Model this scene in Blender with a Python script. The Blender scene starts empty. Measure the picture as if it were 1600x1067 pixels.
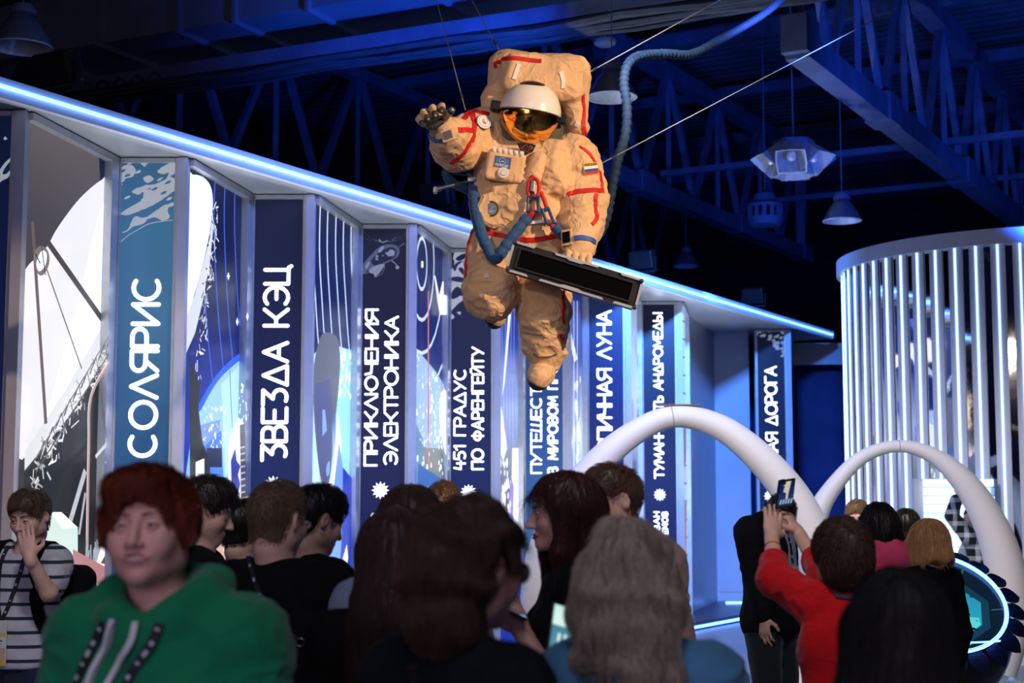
import bpy, bmesh, math, random
import numpy as np
from mathutils import Vector, Matrix
from mathutils.geometry import tessellate_polygon

SC = bpy.context.scene
COL = SC.collection
PI = math.pi
FPX = 2400.0                      # focal length in pixels of the 1600 px frame
EYE = 1.65                        # camera height
TILT = math.atan(247.0 / FPX)     # camera pitched up a little

# ------------------------------------------------------------------ camera
cam_d = bpy.data.cameras.new('camera')
cam_d.sensor_width = 36.0
cam_d.lens = 36.0 * FPX / 1600.0
cam_d.clip_start = 0.05
cam_d.clip_end = 300
cam_d.dof.use_dof = True
cam_d.dof.focus_distance = 8.6
cam_d.dof.aperture_fstop = 3.5
cam = bpy.data.objects.new('camera', cam_d)
cam.location = (0, 0, EYE)
cam.rotation_euler = (PI / 2 + TILT, 0, 0)
COL.objects.link(cam)
SC.camera = cam

# ------------------------------------------------------------------ view + world
SC.view_settings.view_transform = 'Standard'
SC.view_settings.look = 'None'
SC.view_settings.gamma = 1.0
SC.view_settings.use_curve_mapping = False
SC.view_settings.exposure = 0.0
try:
    SC.cycles.max_bounces = 5; SC.cycles.diffuse_bounces = 2; SC.cycles.glossy_bounces = 3; SC.cycles.transmission_bounces = 4
    SC.cycles.caustics_reflective = False; SC.cycles.caustics_refractive = False
except AttributeError:
    pass
wd = bpy.data.worlds.new('world')
SC.world = wd
wd.use_nodes = True
wd.node_tree.nodes['Background'].inputs[0].default_value = (0.10, 0.13, 0.55, 1)
wd.node_tree.nodes['Background'].inputs[1].default_value = 0.022

# ------------------------------------------------------------------ lights
def lamp(kind, name, loc, target, energy, color, size=0.3, angle=60, blend=0.5, size_y=None):
    L = bpy.data.lights.new(name, kind)
    L.energy = energy
    L.color = color
    if kind == 'SPOT':
        L.spot_size = math.radians(angle); L.spot_blend = blend; L.shadow_soft_size = size
    elif kind == 'AREA':
        L.size = size
        if size_y:
            L.shape = 'RECTANGLE'; L.size_y = size_y
    else:
        L.shadow_soft_size = size
    o = bpy.data.objects.new(name, L)
    o.location = loc
    d = Vector(target) - Vector(loc)
    o.rotation_euler = d.to_track_quat('-Z', 'Y').to_euler()
    COL.objects.link(o)
    return o

BLUE = (0.015, 0.12, 1.0)
# warm profile spot of the hall aimed at the hanging suit, plus an added neutral fill from the other side
lamp('SPOT', 'warm_spotlight', (6.2, 2.6, 5.4), (0.1, 8.0, 2.95), 3300, (1.0, 0.70, 0.42), 0.06, 17, 0.35)
lamp('SPOT', 'suit_fill', (-3.2, 0.5, 4.6), (0.05, 8.0, 2.9), 380, (1.0, 0.80, 0.68), 0.25, 20, 0.4)
# blue uplights of the hall washing the roof structure
for i, (lx, ly, tx, ty, e, an) in enumerate(((5.4, 15.0, 6.3, 22.5, 1050, 80), (9.5, 19.5, 9.0, 27.0, 480, 90), (2.6, 20.0, 3.6, 28.5, 420, 80),
                                         (0.3, 14.2, -1.2, 18.4, 1700, 54), (-1.8, 18.5, -1.2, 25.5, 60, 90), (1.6, 12.6, 1.1, 15.3, 40, 50))):
    lamp('SPOT', 'blue_uplight', (lx, ly, 4.4), (tx, ty, 7.6 if i == 3 else 8.4), e, BLUE, 0.2, an, 0.9)
# cold wash on the book wall and the arches, hung from the roof
lamp('SPOT', 'blue_wash', (2.0, 13.6, 6.2), (2.95, 23.0, 2.2), 7500, (0.08, 0.27, 1.0), 0.3, 42, 0.8)
lamp('SPOT', 'blue_wall_wash', (3.2, 10.0, 5.4), (-1.8, 13.4, 3.0), 1700, (0.15, 0.28, 1.0), 0.3, 62, 0.9)
lamp('SPOT', 'white_wash', (0.6, 7.0, 5.4), (2.3, 13.2, 1.5), 1600, (1.0, 0.89, 0.82), 0.3, 46, 0.8)
lamp('SPOT', 'floor_wash', (1.0, 10.5, 6.5), (2.6, 17.0, 0.0), 900, (0.36, 0.52, 1.0), 0.3, 60, 0.9)
# added uplights without fixtures in the wall folds, brightening soffit and frames
for i in range(-1, 7):
    x_, y_ = -3.004 + 0.7807 * i + 0.86, 11.48 + 1.42 * i + 0.45
    lamp('SPOT', 'soffit_fill', (x_, y_, 0.25), (x_ + 0.0, y_ + 0.30, 4.2), 260, (0.84, 0.91, 1.0), 0.05, 70, 0.8)
# added fill for the visitors: overhead area, two spots, soft violet from behind the camera
lamp('AREA', 'visitor_fill_top', (0.2, 0.6, 6.2), (0.3, 4.6, 1.5), 60, (0.90, 0.84, 1.0), 2.5)
lamp('SPOT', 'visitor_fill_spot', (0.4, 2.4, 6.2), (1.7, 7.0, 1.3), 360, (1.0, 0.92, 0.90), 0.3, 48, 0.8)
lamp('SPOT', 'visitor_fill_spot', (-0.6, 2.8, 6.0), (-2.2, 7.3, 1.3), 380, (0.95, 0.92, 1.0), 0.3, 34, 0.8)
lamp('AREA', 'front_fill', (-2.2, -3.0, 2.8), (0.0, 5.0, 1.5), 90, (0.86, 0.72, 1.0), 3.0)

# ------------------------------------------------------------------ helpers
def at(px, py, Y):
    """world point on the plane y=Y seen at pixel (px,py) of the 1600x1067 frame"""
    a = (px - 800.0) / FPX
    b = (533.5 - py) / FPX
    ct, st = math.cos(TILT), math.sin(TILT)
    dy = ct - b * st
    dz = st + b * ct
    k = Y / dy
    return Vector((a * k, Y, EYE + dz * k))

def ray(px, py):
    return at(px, py, 1.0) - Vector((0, 0, EYE))

def lin(c):
    c = c / 255.0
    return c / 12.92 if c <= 0.04045 else ((c + 0.055) / 1.055) ** 2.4

def rgb(r, g, b):
    return (lin(r), lin(g), lin(b))

MATS = {}
def mat(name, color=(0.5, 0.5, 0.5), rough=0.5, metal=0.0, emit=None, strength=0.0, var=0.12, vscale=6.0, bump=0.0,
        bscale=60.0, stretch=(1, 1, 1), coat=0.0, sheen=0.0, trans=0.0, ior=1.45, sub=0.0, color2=None):
    """procedural principled material: noise varies the colour, a second noise gives fine relief"""
    if name in MATS:
        return MATS[name]
    m = bpy.data.materials.new(name)
    m.use_nodes = True
    nt = m.node_tree
    b = nt.nodes['Principled BSDF']
    b.inputs['Roughness'].default_value = rough
    b.inputs['Metallic'].default_value = metal
    b.inputs['Coat Weight'].default_value = coat
    b.inputs['Sheen Weight'].default_value = sheen
    b.inputs['Transmission Weight'].default_value = trans
    b.inputs['IOR'].default_value = ior
    tc = nt.nodes.new('ShaderNodeTexCoord')
    mp = nt.nodes.new('ShaderNodeMapping')
    mp.inputs['Scale'].default_value = stretch
    nt.links.new(tc.outputs['Object'], mp.inputs['Vector'])
    nz = nt.nodes.new('ShaderNodeTexNoise')
    nz.inputs['Scale'].default_value = vscale
    nz.inputs['Detail'].default_value = 3
    nt.links.new(mp.outputs[0], nz.inputs['Vector'])
    rp = nt.nodes.new('ShaderNodeValToRGB')
    c1 = color2 if color2 else tuple(max(0, c * (1 - var)) for c in color)
    c2 = color if color2 else tuple(min(1, c * (1 + var)) for c in color)
    rp.color_ramp.elements[0].position = 0.3
    rp.color_ramp.elements[1].position = 0.7
    rp.color_ramp.elements[0].color = (*c1, 1)
    rp.color_ramp.elements[1].color = (*c2, 1)
    nt.links.new(nz.outputs['Fac'], rp.inputs['Fac'])
    nt.links.new(rp.outputs['Color'], b.inputs['Base Color'])
    if emit:
        b.inputs['Emission Color'].default_value = (*emit, 1)
        b.inputs['Emission Strength'].default_value = strength
    if bump > 0:
        n2 = nt.nodes.new('ShaderNodeTexNoise')
        n2.inputs['Scale'].default_value = bscale
        n2.inputs['Detail'].default_value = 3
        nt.links.new(mp.outputs[0], n2.inputs['Vector'])
        bp = nt.nodes.new('ShaderNodeBump')
        bp.inputs['Strength'].default_value = bump
        bp.inputs['Distance'].default_value = 0.01
        nt.links.new(n2.outputs['Fac'], bp.inputs['Height'])
        nt.links.new(bp.outputs['Normal'], b.inputs['Normal'])
    MATS[name] = m
    return m

def print_mat(name, strength, rough=0.45, base=0.25):
    """backlit film: the colour of each printed patch comes from the mesh's colour attribute"""
    if name in MATS:
        return MATS[name]
    m = bpy.data.materials.new(name)
    m.use_nodes = True
    nt = m.node_tree
    b = nt.nodes['Principled BSDF']
    a = nt.nodes.new('ShaderNodeVertexColor')
    a.layer_name = 'Col'
    b.inputs['Roughness'].default_value = rough
    mx = nt.nodes.new('ShaderNodeVectorMath'); mx.operation = 'SCALE'
    mx.inputs['Scale'].default_value = base
    nt.links.new(a.outputs['Color'], mx.inputs[0])
    nt.links.new(mx.outputs[0], b.inputs['Base Color'])
    nt.links.new(a.outputs['Color'], b.inputs['Emission Color'])
    b.inputs['Emission Strength'].default_value = strength
    MATS[name] = m
    return m

def root_loc(o):
    while o.parent:
        o = o.parent
    return np.array(o.location)

def obj(name, verts, faces, m, parent=None, smooth=False, label=None, cols=None, kind=None):
    """one mesh object from world-space vertices"""
    v = np.asarray(verts, dtype=np.float64).reshape(-1, 3)
    if parent is not None:
        v = v - root_loc(parent)
    me = bpy.data.meshes.new(name)
    me.from_pydata(v.tolist(), [], [tuple(int(i) for i in f) for f in faces])
    if m is not None:
        me.materials.append(m)
    if smooth:
        me.polygons.foreach_set('use_smooth', [True] * len(me.polygons))
    if cols is not None:
        ca = me.color_attributes.new('Col', 'FLOAT_COLOR', 'POINT')
        ca.data.foreach_set('color', np.asarray(cols, dtype=np.float32).ravel())
    me.update()
    o = bpy.data.objects.new(name, me)
    COL.objects.link(o)
    if parent is not None:
        o.parent = parent
    if label:
        o['label'] = label
    if kind:
        o['kind'] = kind
    return o

def obj_np(name, verts, quads, m, parent=None, smooth=True, label=None):
    """fast path for big quad meshes"""
    v = np.asarray(verts, dtype=np.float64)
    if parent is not None:
        v = v - root_loc(parent)
    me = bpy.data.meshes.new(name)
    nq = len(quads)
    me.vertices.add(len(v)); me.vertices.foreach_set('co', v.astype(np.float32).ravel())
    me.loops.add(nq * 4); me.loops.foreach_set('vertex_index', np.asarray(quads, dtype=np.int32).ravel())
    me.polygons.add(nq)
    me.polygons.foreach_set('loop_start', np.arange(0, nq * 4, 4, dtype=np.int32))
    me.polygons.foreach_set('use_smooth', np.full(nq, smooth))
    me.update(calc_edges=True)
    me.validate()
    if m is not None:
        me.materials.append(m)
    o = bpy.data.objects.new(name, me)
    COL.objects.link(o)
    if parent is not None:
        o.parent = parent
    if label:
        o['label'] = label
    return o

def thing(name, label, cat, loc=(0, 0, 0), group=None, kind=None):
    o = bpy.data.objects.new(name, None)
    o.empty_display_size = 0.1
    o.location = loc
    COL.objects.link(o)
    tag(o, label, cat, group, kind)
    return o

def tag(o, label=None, cat=None, group=None, kind=None):
    if label: o['label'] = label
    if cat: o['category'] = cat
    if group: o['group'] = group
    if kind: o['kind'] = kind
    return o

def struct(o, label=None):
    o['kind'] = 'structure'
    if label: o['label'] = label
    return o

class MB:
    """collects simple solids into one mesh"""
    def __init__(s):
        s.v = []; s.f = []
    def add(s, verts, faces):
        n = len(s.v)
        s.v += [tuple(p) for p in verts]
        s.f += [tuple(i + n for i in f) for f in faces]
        return s
    def box(s, c, size, ax=None, bev=0.0):
        """box at c; ax = three axes (columns)"""
        c = Vector(c)
        X, Y, Z = ax if ax else (Vector((1, 0, 0)), Vector((0, 1, 0)), Vector((0, 0, 1)))
        hx, hy, hz = size[0] / 2, size[1] / 2, size[2] / 2
        if bev <= 0:
            P = [c + X * (a * hx) + Y * (b * hy) + Z * (d * hz) for a in (-1, 1) for b in (-1, 1) for d in (-1, 1)]
            return s.add(P, [(0, 1, 3, 2), (4, 6, 7, 5), (0, 4, 5, 1), (2, 3, 7, 6), (0, 2, 6, 4), (1, 5, 7, 3)])
        bm = bmesh.new()
        bmesh.ops.create_cube(bm, size=1.0)
        for v in bm.verts:
            v.co = Vector((v.co.x * size[0], v.co.y * size[1], v.co.z * size[2]))
        bmesh.ops.bevel(bm, geom=list(bm.edges), offset=bev, segments=2, affect='EDGES', profile=0.5)
        bm.verts.index_update()
        P = [c + X * v.co.x + Y * v.co.y + Z * v.co.z for v in bm.verts]
        F = [[v.index for v in f.verts] for f in bm.faces]
        bm.free()
        return s.add(P, F)
    def bar(s, a, b, w, h=None, up=(0, 0, 1)):
        a = Vector(a); b = Vector(b); h = h or w
        z = (b - a); L = z.length; z.normalize()
        u = Vector(up)
        if abs(z.dot(u)) > 0.98: u = Vector((1, 0, 0))
        x = z.cross(u).normalized(); y = x.cross(z).normalized()
        return s.box((a + b) / 2, (w, h, L), (x, y, z))
    def tube(s, pts, r, n=8, cap=True, closed=False):
        pts = [Vector(p) for p in pts]
        N = len(pts)
        rs = r if hasattr(r, '__len__') else [r] * N
        t0 = (pts[1] - pts[0]).normalized()
        u = Vector((0, 0, 1)) if abs(t0.z) < 0.9 else Vector((1, 0, 0))
        x = t0.cross(u).normalized()
        V = []; F = []
        for i in range(N):
            if closed:
                t = (pts[(i + 1) % N] - pts[i - 1]).normalized()
            else:
                t = (pts[min(i + 1, N - 1)] - pts[max(i - 1, 0)]).normalized()
            x = (x - t * x.dot(t)).normalized()
            y = t.cross(x)
            for k in range(n):
                a = 2 * PI * k / n
                V.append(pts[i] + (x * math.cos(a) + y * math.sin(a)) * rs[i])
        M = N if closed else N - 1
        for i in range(M):
            j = (i + 1) % N
            for k in range(n):
                F.append((i * n + k, i * n + (k + 1) % n, j * n + (k + 1) % n, j * n + k))
        if cap and not closed:
            F.append(tuple(range(n))[::-1]); F.append(tuple((N - 1) * n + k for k in range(n)))
        return s.add(V, F)
    def lathe(s, prof, c, n=32, ax=None):
        """prof: (r, z) pairs revolved about Z axis at c"""
        c = Vector(c)
        X, Y, Z = ax if ax else (Vector((1, 0, 0)), Vector((0, 1, 0)), Vector((0, 0, 1)))
        V = []; F = []
        for (r, z) in prof:
            for k in range(n):
                a = 2 * PI * k / n
                V.append(c + X * (r * math.cos(a)) + Y * (r * math.sin(a)) + Z * z)
        for i in range(len(prof) - 1):
            for k in range(n):
                F.append((i * n + k, i * n + (k + 1) % n, (i + 1) * n + (k + 1) % n, (i + 1) * n + k))
        return s.add(V, F)
    def prism(s, poly, off):
        """extrude polygon (list of points) by vector off"""
        P = [Vector(p) for p in poly]; off = Vector(off); n = len(P)
        tris = tessellate_polygon([P])
        V = P + [p + off for p in P]
        F = [tuple(t) for t in tris] + [tuple(i + n for i in t[::-1]) for t in tris]
        F += [(i, (i + 1) % n, (i + 1) % n + n, i + n) for i in range(n)]
        return s.add(V, F)
    def build(s, name, m, parent=None, smooth=False, label=None, fixn=True, kind=None):
        o = obj(name, s.v, s.f, m, parent, smooth, label, kind=kind)
        if fixn:
            bm = bmesh.new(); bm.from_mesh(o.data)
            bmesh.ops.recalc_face_normals(bm, faces=bm.faces)
            bm.to_mesh(o.data); bm.free()
        if smooth:
            o.data.set_sharp_from_angle(angle=math.radians(40))
        return o

def catmull(pts, n=8, closed=False):
    P = [Vector(p) for p in pts]
    out = []
    N = len(P)
    for i in range(N if closed else N - 1):
        if closed:
            p0, p1, p2, p3 = P[i - 1], P[i], P[(i + 1) % N], P[(i + 2) % N]
        else:
            p0, p1, p2, p3 = P[max(i - 1, 0)], P[i], P[i + 1], P[min(i + 2, N - 1)]
        for k in range(n):
            t = k / n
            out.append(0.5 * ((2 * p1) + (p2 - p0) * t + (2 * p0 - 5 * p1 + 4 * p2 - p3) * t * t + (3 * p1 - p0 - 3 * p2 + p3) * t ** 3))
    if not closed:
        out.append(P[-1])
    return out

# ------------------------------------------------------------------ signed distance modelling
_rng = np.random.RandomState(7)
_PERM = np.concatenate([_rng.permutation(256)] * 2).astype(np.int32)
_GRAD = _rng.normal(size=(256, 3)); _GRAD /= np.linalg.norm(_GRAD, axis=1)[:, None]
_GRAD = _GRAD.astype(np.float32)

def noise(P):
    """gradient noise, about -0.7..0.7"""
    i = np.floor(P).astype(np.int32)
    f = (P - i).astype(np.float32)
    u = f * f * f * (f * (f * 6 - 15) + 10)
    i &= 255
    res = None
    out = np.zeros(len(P), np.float32)
    for dx in (0, 1):
        wx = u[:, 0] if dx else 1 - u[:, 0]
        hx = _PERM[(i[:, 0] + dx) & 255]
        for dy in (0, 1):
            wy = u[:, 1] if dy else 1 - u[:, 1]
            hy = _PERM[(hx + i[:, 1] + dy) & 255]
            for dz in (0, 1):
                wz = u[:, 2] if dz else 1 - u[:, 2]
                g = _GRAD[_PERM[(hy + i[:, 2] + dz) & 255]]
                d = g[:, 0] * (f[:, 0] - dx) + g[:, 1] * (f[:, 1] - dy) + g[:, 2] * (f[:, 2] - dz)
                out += wx * wy * wz * d
    return out

def V3(*a):
    return np.array(a, dtype=np.float32)

def sd_cap(a, b, ra, rb=None, fold=0.0, wl=0.07, seed=0.0):
    """tapered capsule; fold = depth of cloth folds running round the limb"""
    a = np.asarray(a, np.float32); b = np.asarray(b, np.float32)
    rb = ra if rb is None else rb
    ba = b - a; L2 = float(ba @ ba) + 1e-9; L = math.sqrt(L2)
    ax = ba / L
    def f(P):
        pa = P - a
        t = np.clip(pa @ ba / L2, 0, 1)
        q = pa - t[:, None] * ba
        d = np.sqrt((q * q).sum(1))
        r = ra + (rb - ra) * t
        if fold > 0:
            mk = np.abs(d - r) < fold * 2 + 0.012
            if mk.any():
                pm = pa[mk]
                s = pm @ ax
                per = pm - s[:, None] * ax
                Q = per * (3.2 / max(ra, rb) * 0.30) + ax * (s / wl)[:, None] + seed
                w = noise(Q * 0.7 + 3.1)
                n = noise(Q + w[:, None] * 0.8)
                r = np.array(r); r[mk] += fold * (1 - 2.6 * np.abs(n))
        return d - r
    return f

def sd_ell(c, r, R=None):
    c = np.asarray(c, np.float32); r = np.asarray(r, np.float32)
    def f(P):
        p = P - c
        if R is not None:
            p = p @ R
        k0 = np.sqrt(((p / r) ** 2).sum(1)) + 1e-9
        k1 = np.sqrt(((p / (r * r)) ** 2).sum(1)) + 1e-9
        return k0 * (k0 - 1) / k1
    return f

def sd_box(c, half, rad, R=None):
    c = np.asarray(c, np.float32); half = np.asarray(half, np.float32)
    def f(P):
        p = P - c
        if R is not None:
            p = p @ R
        q = np.abs(p) - (half - rad)
        return np.sqrt((np.maximum(q, 0) ** 2).sum(1)) + np.minimum(q.max(1), 0) - rad
    return f

def smin(a, b, k):
    if k <= 0: return np.minimum(a, b)
    h = np.maximum(k - np.abs(a - b), 0) / k
    return np.minimum(a, b) - h * h * k * 0.25

def smax(a, b, k):
    return -smin(-a, -b, k)

class Field:
    def __init__(s):
        s.ops = []; s.post = []
    def u(s, f, k=0.02): s.ops.append(('u', f, k)); return s
    def s_(s, f, k=0.01): s.ops.append(('s', f, k)); return s
    def i(s, f, k=0.01): s.ops.append(('i', f, k)); return s
    def disp(s, g): s.post.append(g); return s
    def __call__(s, P):
        P = np.asarray(P, np.float32)
        d = None
        for op, f, k in s.ops:
            e = f(P)
            if d is None: d = e
            elif op == 'u': d = smin(d, e, k)
            elif op == 's': d = smax(d, -e, k)
            else: d = smax(d, e, k)
        if s.post:
            mk = np.abs(d) < 0.028
            if mk.any():
                Pm = P[mk]; d = np.array(d)
                for g in s.post:
                    d[mk] += g(Pm)
        return d

def wrinkle(amp, freq, seed=0.0, stretch=(1, 1, 1)):
    st = np.asarray(stretch, np.float32) * freq
    def g(P):
        Q = P * st + seed
        w = noise(Q * 0.6 + 9.2)
        n = noise(Q + w[:, None] * 0.9)
        return -amp * (1 - 3.0 * np.abs(n))
    return g

def half(n, d):
    """half space n.p <= d"""
    n = np.asarray(n, np.float32)
    return lambda P: P @ n - d

def sdf_mesh(f, lo, hi, h, band=1.6, keep=False):
    lo = np.asarray(lo, float); hi = np.asarray(hi, float)
    B = 4
    nb = np.ceil((hi - lo) / (h * B)).astype(int)
    n = nb * B
    cx = [lo[a] + (np.arange(nb[a]) + 0.5) * B * h - 0.5 * h for a in range(3)]
    G = np.stack(np.meshgrid(*cx, indexing='ij'), -1).reshape(-1, 3).astype(np.float32)
    C = f(G).reshape(nb)
    act = np.abs(C) < B * h * 0.87 * band
    F = np.repeat(np.repeat(np.repeat(C, B, 0), B, 1), B, 2).astype(np.float32)
    M = np.repeat(np.repeat(np.repeat(act, B, 0), B, 1), B, 2)
    ii = np.argwhere(M)
    if len(ii) == 0:
        return np.zeros((0, 3)), np.zeros((0, 4), int)
    P = (lo + ii * h).astype(np.float32)
    vals = np.empty(len(P), np.float32)
    for s0 in range(0, len(P), 200000):
        vals[s0:s0 + 200000] = f(P[s0:s0 + 200000])
    F[ii[:, 0], ii[:, 1], ii[:, 2]] = vals
    # close the hull at the grid border
    F[0] = np.maximum(F[0], h); F[-1] = np.maximum(F[-1], h)
    F[:, 0] = np.maximum(F[:, 0], h); F[:, -1] = np.maximum(F[:, -1], h)
    F[:, :, 0] = np.maximum(F[:, :, 0], h); F[:, :, -1] = np.maximum(F[:, :, -1], h)
    ins = (F < 0)
    c = np.zeros(tuple(np.array(F.shape) - 1), np.int8)
    for dx in (0, 1):
        for dy in (0, 1):
            for dz in (0, 1):
                c += ins[dx:F.shape[0] - 1 + dx, dy:F.shape[1] - 1 + dy, dz:F.shape[2] - 1 + dz]
    cells = np.argwhere((c > 0) & (c < 8))
    idx = np.full(c.shape, -1, np.int32)
    idx[cells[:, 0], cells[:, 1], cells[:, 2]] = np.arange(len(cells))
    corners = [(a, b, d) for a in (0, 1) for b in (0, 1) for d in (0, 1)]
    val = np.stack([F[cells[:, 0] + a, cells[:, 1] + b, cells[:, 2] + d] for a, b, d in corners], 1)
    cor = np.array(corners, np.float32)
    S = np.zeros((len(cells), 3)); N = np.zeros(len(cells))
    for i in range(8):
        for j in range(i + 1, 8):
            if np.abs(cor[i] - cor[j]).sum() != 1: continue
            a = val[:, i]; b = val[:, j]
            x = (a < 0) != (b < 0)
            t = np.where(x, a / np.where(np.abs(a - b) < 1e-12, 1, a - b), 0)
            S += np.where(x[:, None], cor[i] + t[:, None] * (cor[j] - cor[i]), 0)
            N += x
    verts = lo + (cells + S / np.maximum(N, 1)[:, None]) * h
    quads = []
    sh = F.shape
    # edges along each axis
    for ax in range(3):
        o1, o2 = [(1, 2), (2, 0), (0, 1)][ax]
        sl0 = [slice(None)] * 3; sl1 = [slice(None)] * 3
        sl0[ax] = slice(0, sh[ax] - 1); sl1[ax] = slice(1, sh[ax])
        A = ins[tuple(sl0)]; Bm = ins[tuple(sl1)]
        e = np.argwhere(A != Bm)
        ok = (e[:, o1] > 0) & (e[:, o2] > 0) & (e[:, o1] < sh[o1] - 1) & (e[:, o2] < sh[o2] - 1)
        e = e[ok]
        def cell(d1, d2):
            q = e.copy(); q[:, o1] += d1; q[:, o2] += d2
            return idx[q[:, 0], q[:, 1], q[:, 2]]
        q = np.stack([cell(-1, -1), cell(0, -1), cell(0, 0), cell(-1, 0)], 1)
        flip = ~A[e[:, 0], e[:, 1], e[:, 2]]
        q[flip] = q[flip][:, ::-1]
        quads.append(q)
    quads = np.concatenate(quads)
    quads = quads[(quads >= 0).all(1)]
    if keep:
        return verts, quads, GridField(F, lo, h)
    return verts, quads

class GridField:
    """trilinear look-up of an already sampled field"""
    def __init__(s, F, lo, h):
        s.F = F; s.lo = np.asarray(lo, np.float32); s.h = h
    def __call__(s, P):
        g = (np.asarray(P, np.float32) - s.lo) / s.h
        mx = np.array(s.F.shape) - 2
        gc = np.clip(g, 0, mx + 0.999)
        i = np.minimum(np.floor(gc).astype(int), mx); t = gc - i
        out = 0
        for a in (0, 1):
            wa = t[:, 0] if a else 1 - t[:, 0]
            for b in (0, 1):
                wb = t[:, 1] if b else 1 - t[:, 1]
                for c in (0, 1):
                    wc = t[:, 2] if c else 1 - t[:, 2]
                    out = out + wa * wb * wc * s.F[i[:, 0] + a, i[:, 1] + b, i[:, 2] + c]
        return out + np.linalg.norm(g - gc, axis=1) * s.h

def near(f, c, r):
    """evaluate f only inside a sphere; outside return the distance to it"""
    c = np.asarray(c, np.float32)
    def g(P):
        d = np.sqrt(((P - c) ** 2).sum(1)) - r
        out = d + 0.03
        m = d < 0.03
        if m.any():
            out[m] = f(P[m])
        return out
    return g

def grad(f, P, e=0.006):
    P = np.asarray(P, np.float32)
    g = np.zeros_like(P)
    for a in range(3):
        d = np.zeros(3, np.float32); d[a] = e
        g[:, a] = f(P + d) - f(P - d)
    return g / (np.linalg.norm(g, axis=1)[:, None] + 1e-9)

def project(f, P, off=0.003, it=6):
    """slide points onto the surface f=off"""
    P = np.asarray(P, np.float32).copy()
    for _ in range(it):
        d = f(P) - off
        g = grad(f, P)
        P -= g * np.clip(d, -0.06, 0.06)[:, None] * 0.9
    return P, grad(f, P)

def ribbon(name, f, pts, w, m, parent, thick=0.003, off=0.003, n=8, cross=3, xf=None, closed=False):
    """a strip of webbing laid on the surface f along pts (field space); xf maps field space to world"""
    C = np.array([tuple(p) for p in catmull(pts, n, closed)], np.float32)
    C, N = project(f, C, off)
    if closed:
        T = np.roll(C, -1, 0) - np.roll(C, 1, 0)
    else:
        T = np.gradient(C, axis=0)
    T /= np.linalg.norm(T, axis=1)[:, None] + 1e-9
    S = np.cross(T, N); S /= np.linalg.norm(S, axis=1)[:, None] + 1e-9
    rows = []
    for k in range(cross):
        o = (k / (cross - 1) - 0.5) * w
        q, nn = project(f, C + S * o, off, 4)
        rows.append((q, nn))
    top = [q + nn * thick for q, nn in rows]
    bot = [q - nn * 0.004 for q, nn in rows]
    L = len(C); V = []; F = []
    ring = top + bot[::-1]
    R = len(ring)
    for i in range(L):
        for r in ring:
            V.append(r[i])
    for i in range(L if closed else L - 1):
        j = (i + 1) % L
        for k in range(R):
            F.append((i * R + k, i * R + (k + 1) % R, j * R + (k + 1) % R, j * R + k))
    if not closed:
        F.append(tuple(range(R))[::-1]); F.append(tuple((L - 1) * R + k for k in range(R)))
    V = np.array(V)
    if xf is not None: V = xf(V)
    mb = MB(); mb.v = [tuple(p) for p in V]; mb.f = F
    return mb.build(name, m, parent, True)
# ------------------------------------------------------------------ shared materials
M_ALU = mat('brushed_aluminium', rgb(196, 198, 204), 0.38, 0.45, var=0.06, vscale=14, bump=0.04, bscale=200)
M_POST = mat('satin_white_metal', rgb(190, 195, 215), 0.35, 0.25, var=0.05, vscale=9)
M_SOFFIT = mat('satin_soffit', rgb(200, 202, 206), 0.36, 0.35, var=0.10, vscale=2.2, bump=0.05, bscale=120)
M_LED = mat('led_blue_white', (0.7, 0.85, 1.0), 0.4, emit=(0.11, 0.31, 1.0), strength=5.5, var=0.02)
M_LEDW = mat('led_cold_white', (0.8, 0.9, 1.0), 0.4, emit=(0.36, 0.62, 1.0), strength=2.6, var=0.02)
M_STEEL = mat('painted_steel', (0.13, 0.17, 0.30), 0.6, 0.1, var=0.22, vscale=3.0, bump=0.08, bscale=40)
M_DECK = mat('roof_deck_steel', (0.10, 0.11, 0.14), 0.7, 0.1, var=0.25, vscale=1.2)
M_DUCT = mat('galvanised_duct', (0.24, 0.28, 0.40), 0.45, 0.3, var=0.15, vscale=1.4, bump=0.05, bscale=18)
M_BLACK = mat('black_plastic', (0.012, 0.012, 0.014), 0.42, var=0.25, vscale=20, bump=0.04, bscale=150)
M_CABLE = mat('rubber_cable', (0.06, 0.07, 0.10), 0.6, var=0.25, vscale=5)
M_WALLD = mat('dark_wall_paint', (0.018, 0.022, 0.035), 0.9, var=0.3, vscale=0.8, bump=0.1, bscale=30)
M_WALLP = mat('pale_wall_panel', rgb(196, 200, 212), 0.32, 0.15, var=0.06, vscale=1.3)
M_FLOOR = mat('grey_vinyl_floor', rgb(150, 156, 172), 0.30, 0.0, var=0.10, vscale=0.9, bump=0.03, bscale=90)
M_PLINTH = mat('dark_plinth', rgb(62, 66, 78), 0.35, var=0.12, vscale=2)
M_WHITE = mat('white_stretch_fabric', rgb(232, 228, 226), 0.55, var=0.03, vscale=2.5, bump=0.03, bscale=160, sheen=0.2)
M_WIRE = mat('steel_wire', rgb(205, 205, 205), 0.3, 0.6, var=0.05)
M_FASCIA = mat('white_fascia', rgb(220, 222, 230), 0.5, 0.0, var=0.03)
M_PRINT = print_mat('backlit_print', 1.15)
M_SPINE = print_mat('spine_print', 0.52, rough=0.35, base=0.42)  # glow added to the spines, which are only assumed backlit
M_LETTER = mat('glowing_letter_acrylic', (0.9, 0.92, 1.0), 0.4, emit=(0.93, 0.96, 1.0), strength=1.5, var=0.02)

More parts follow.
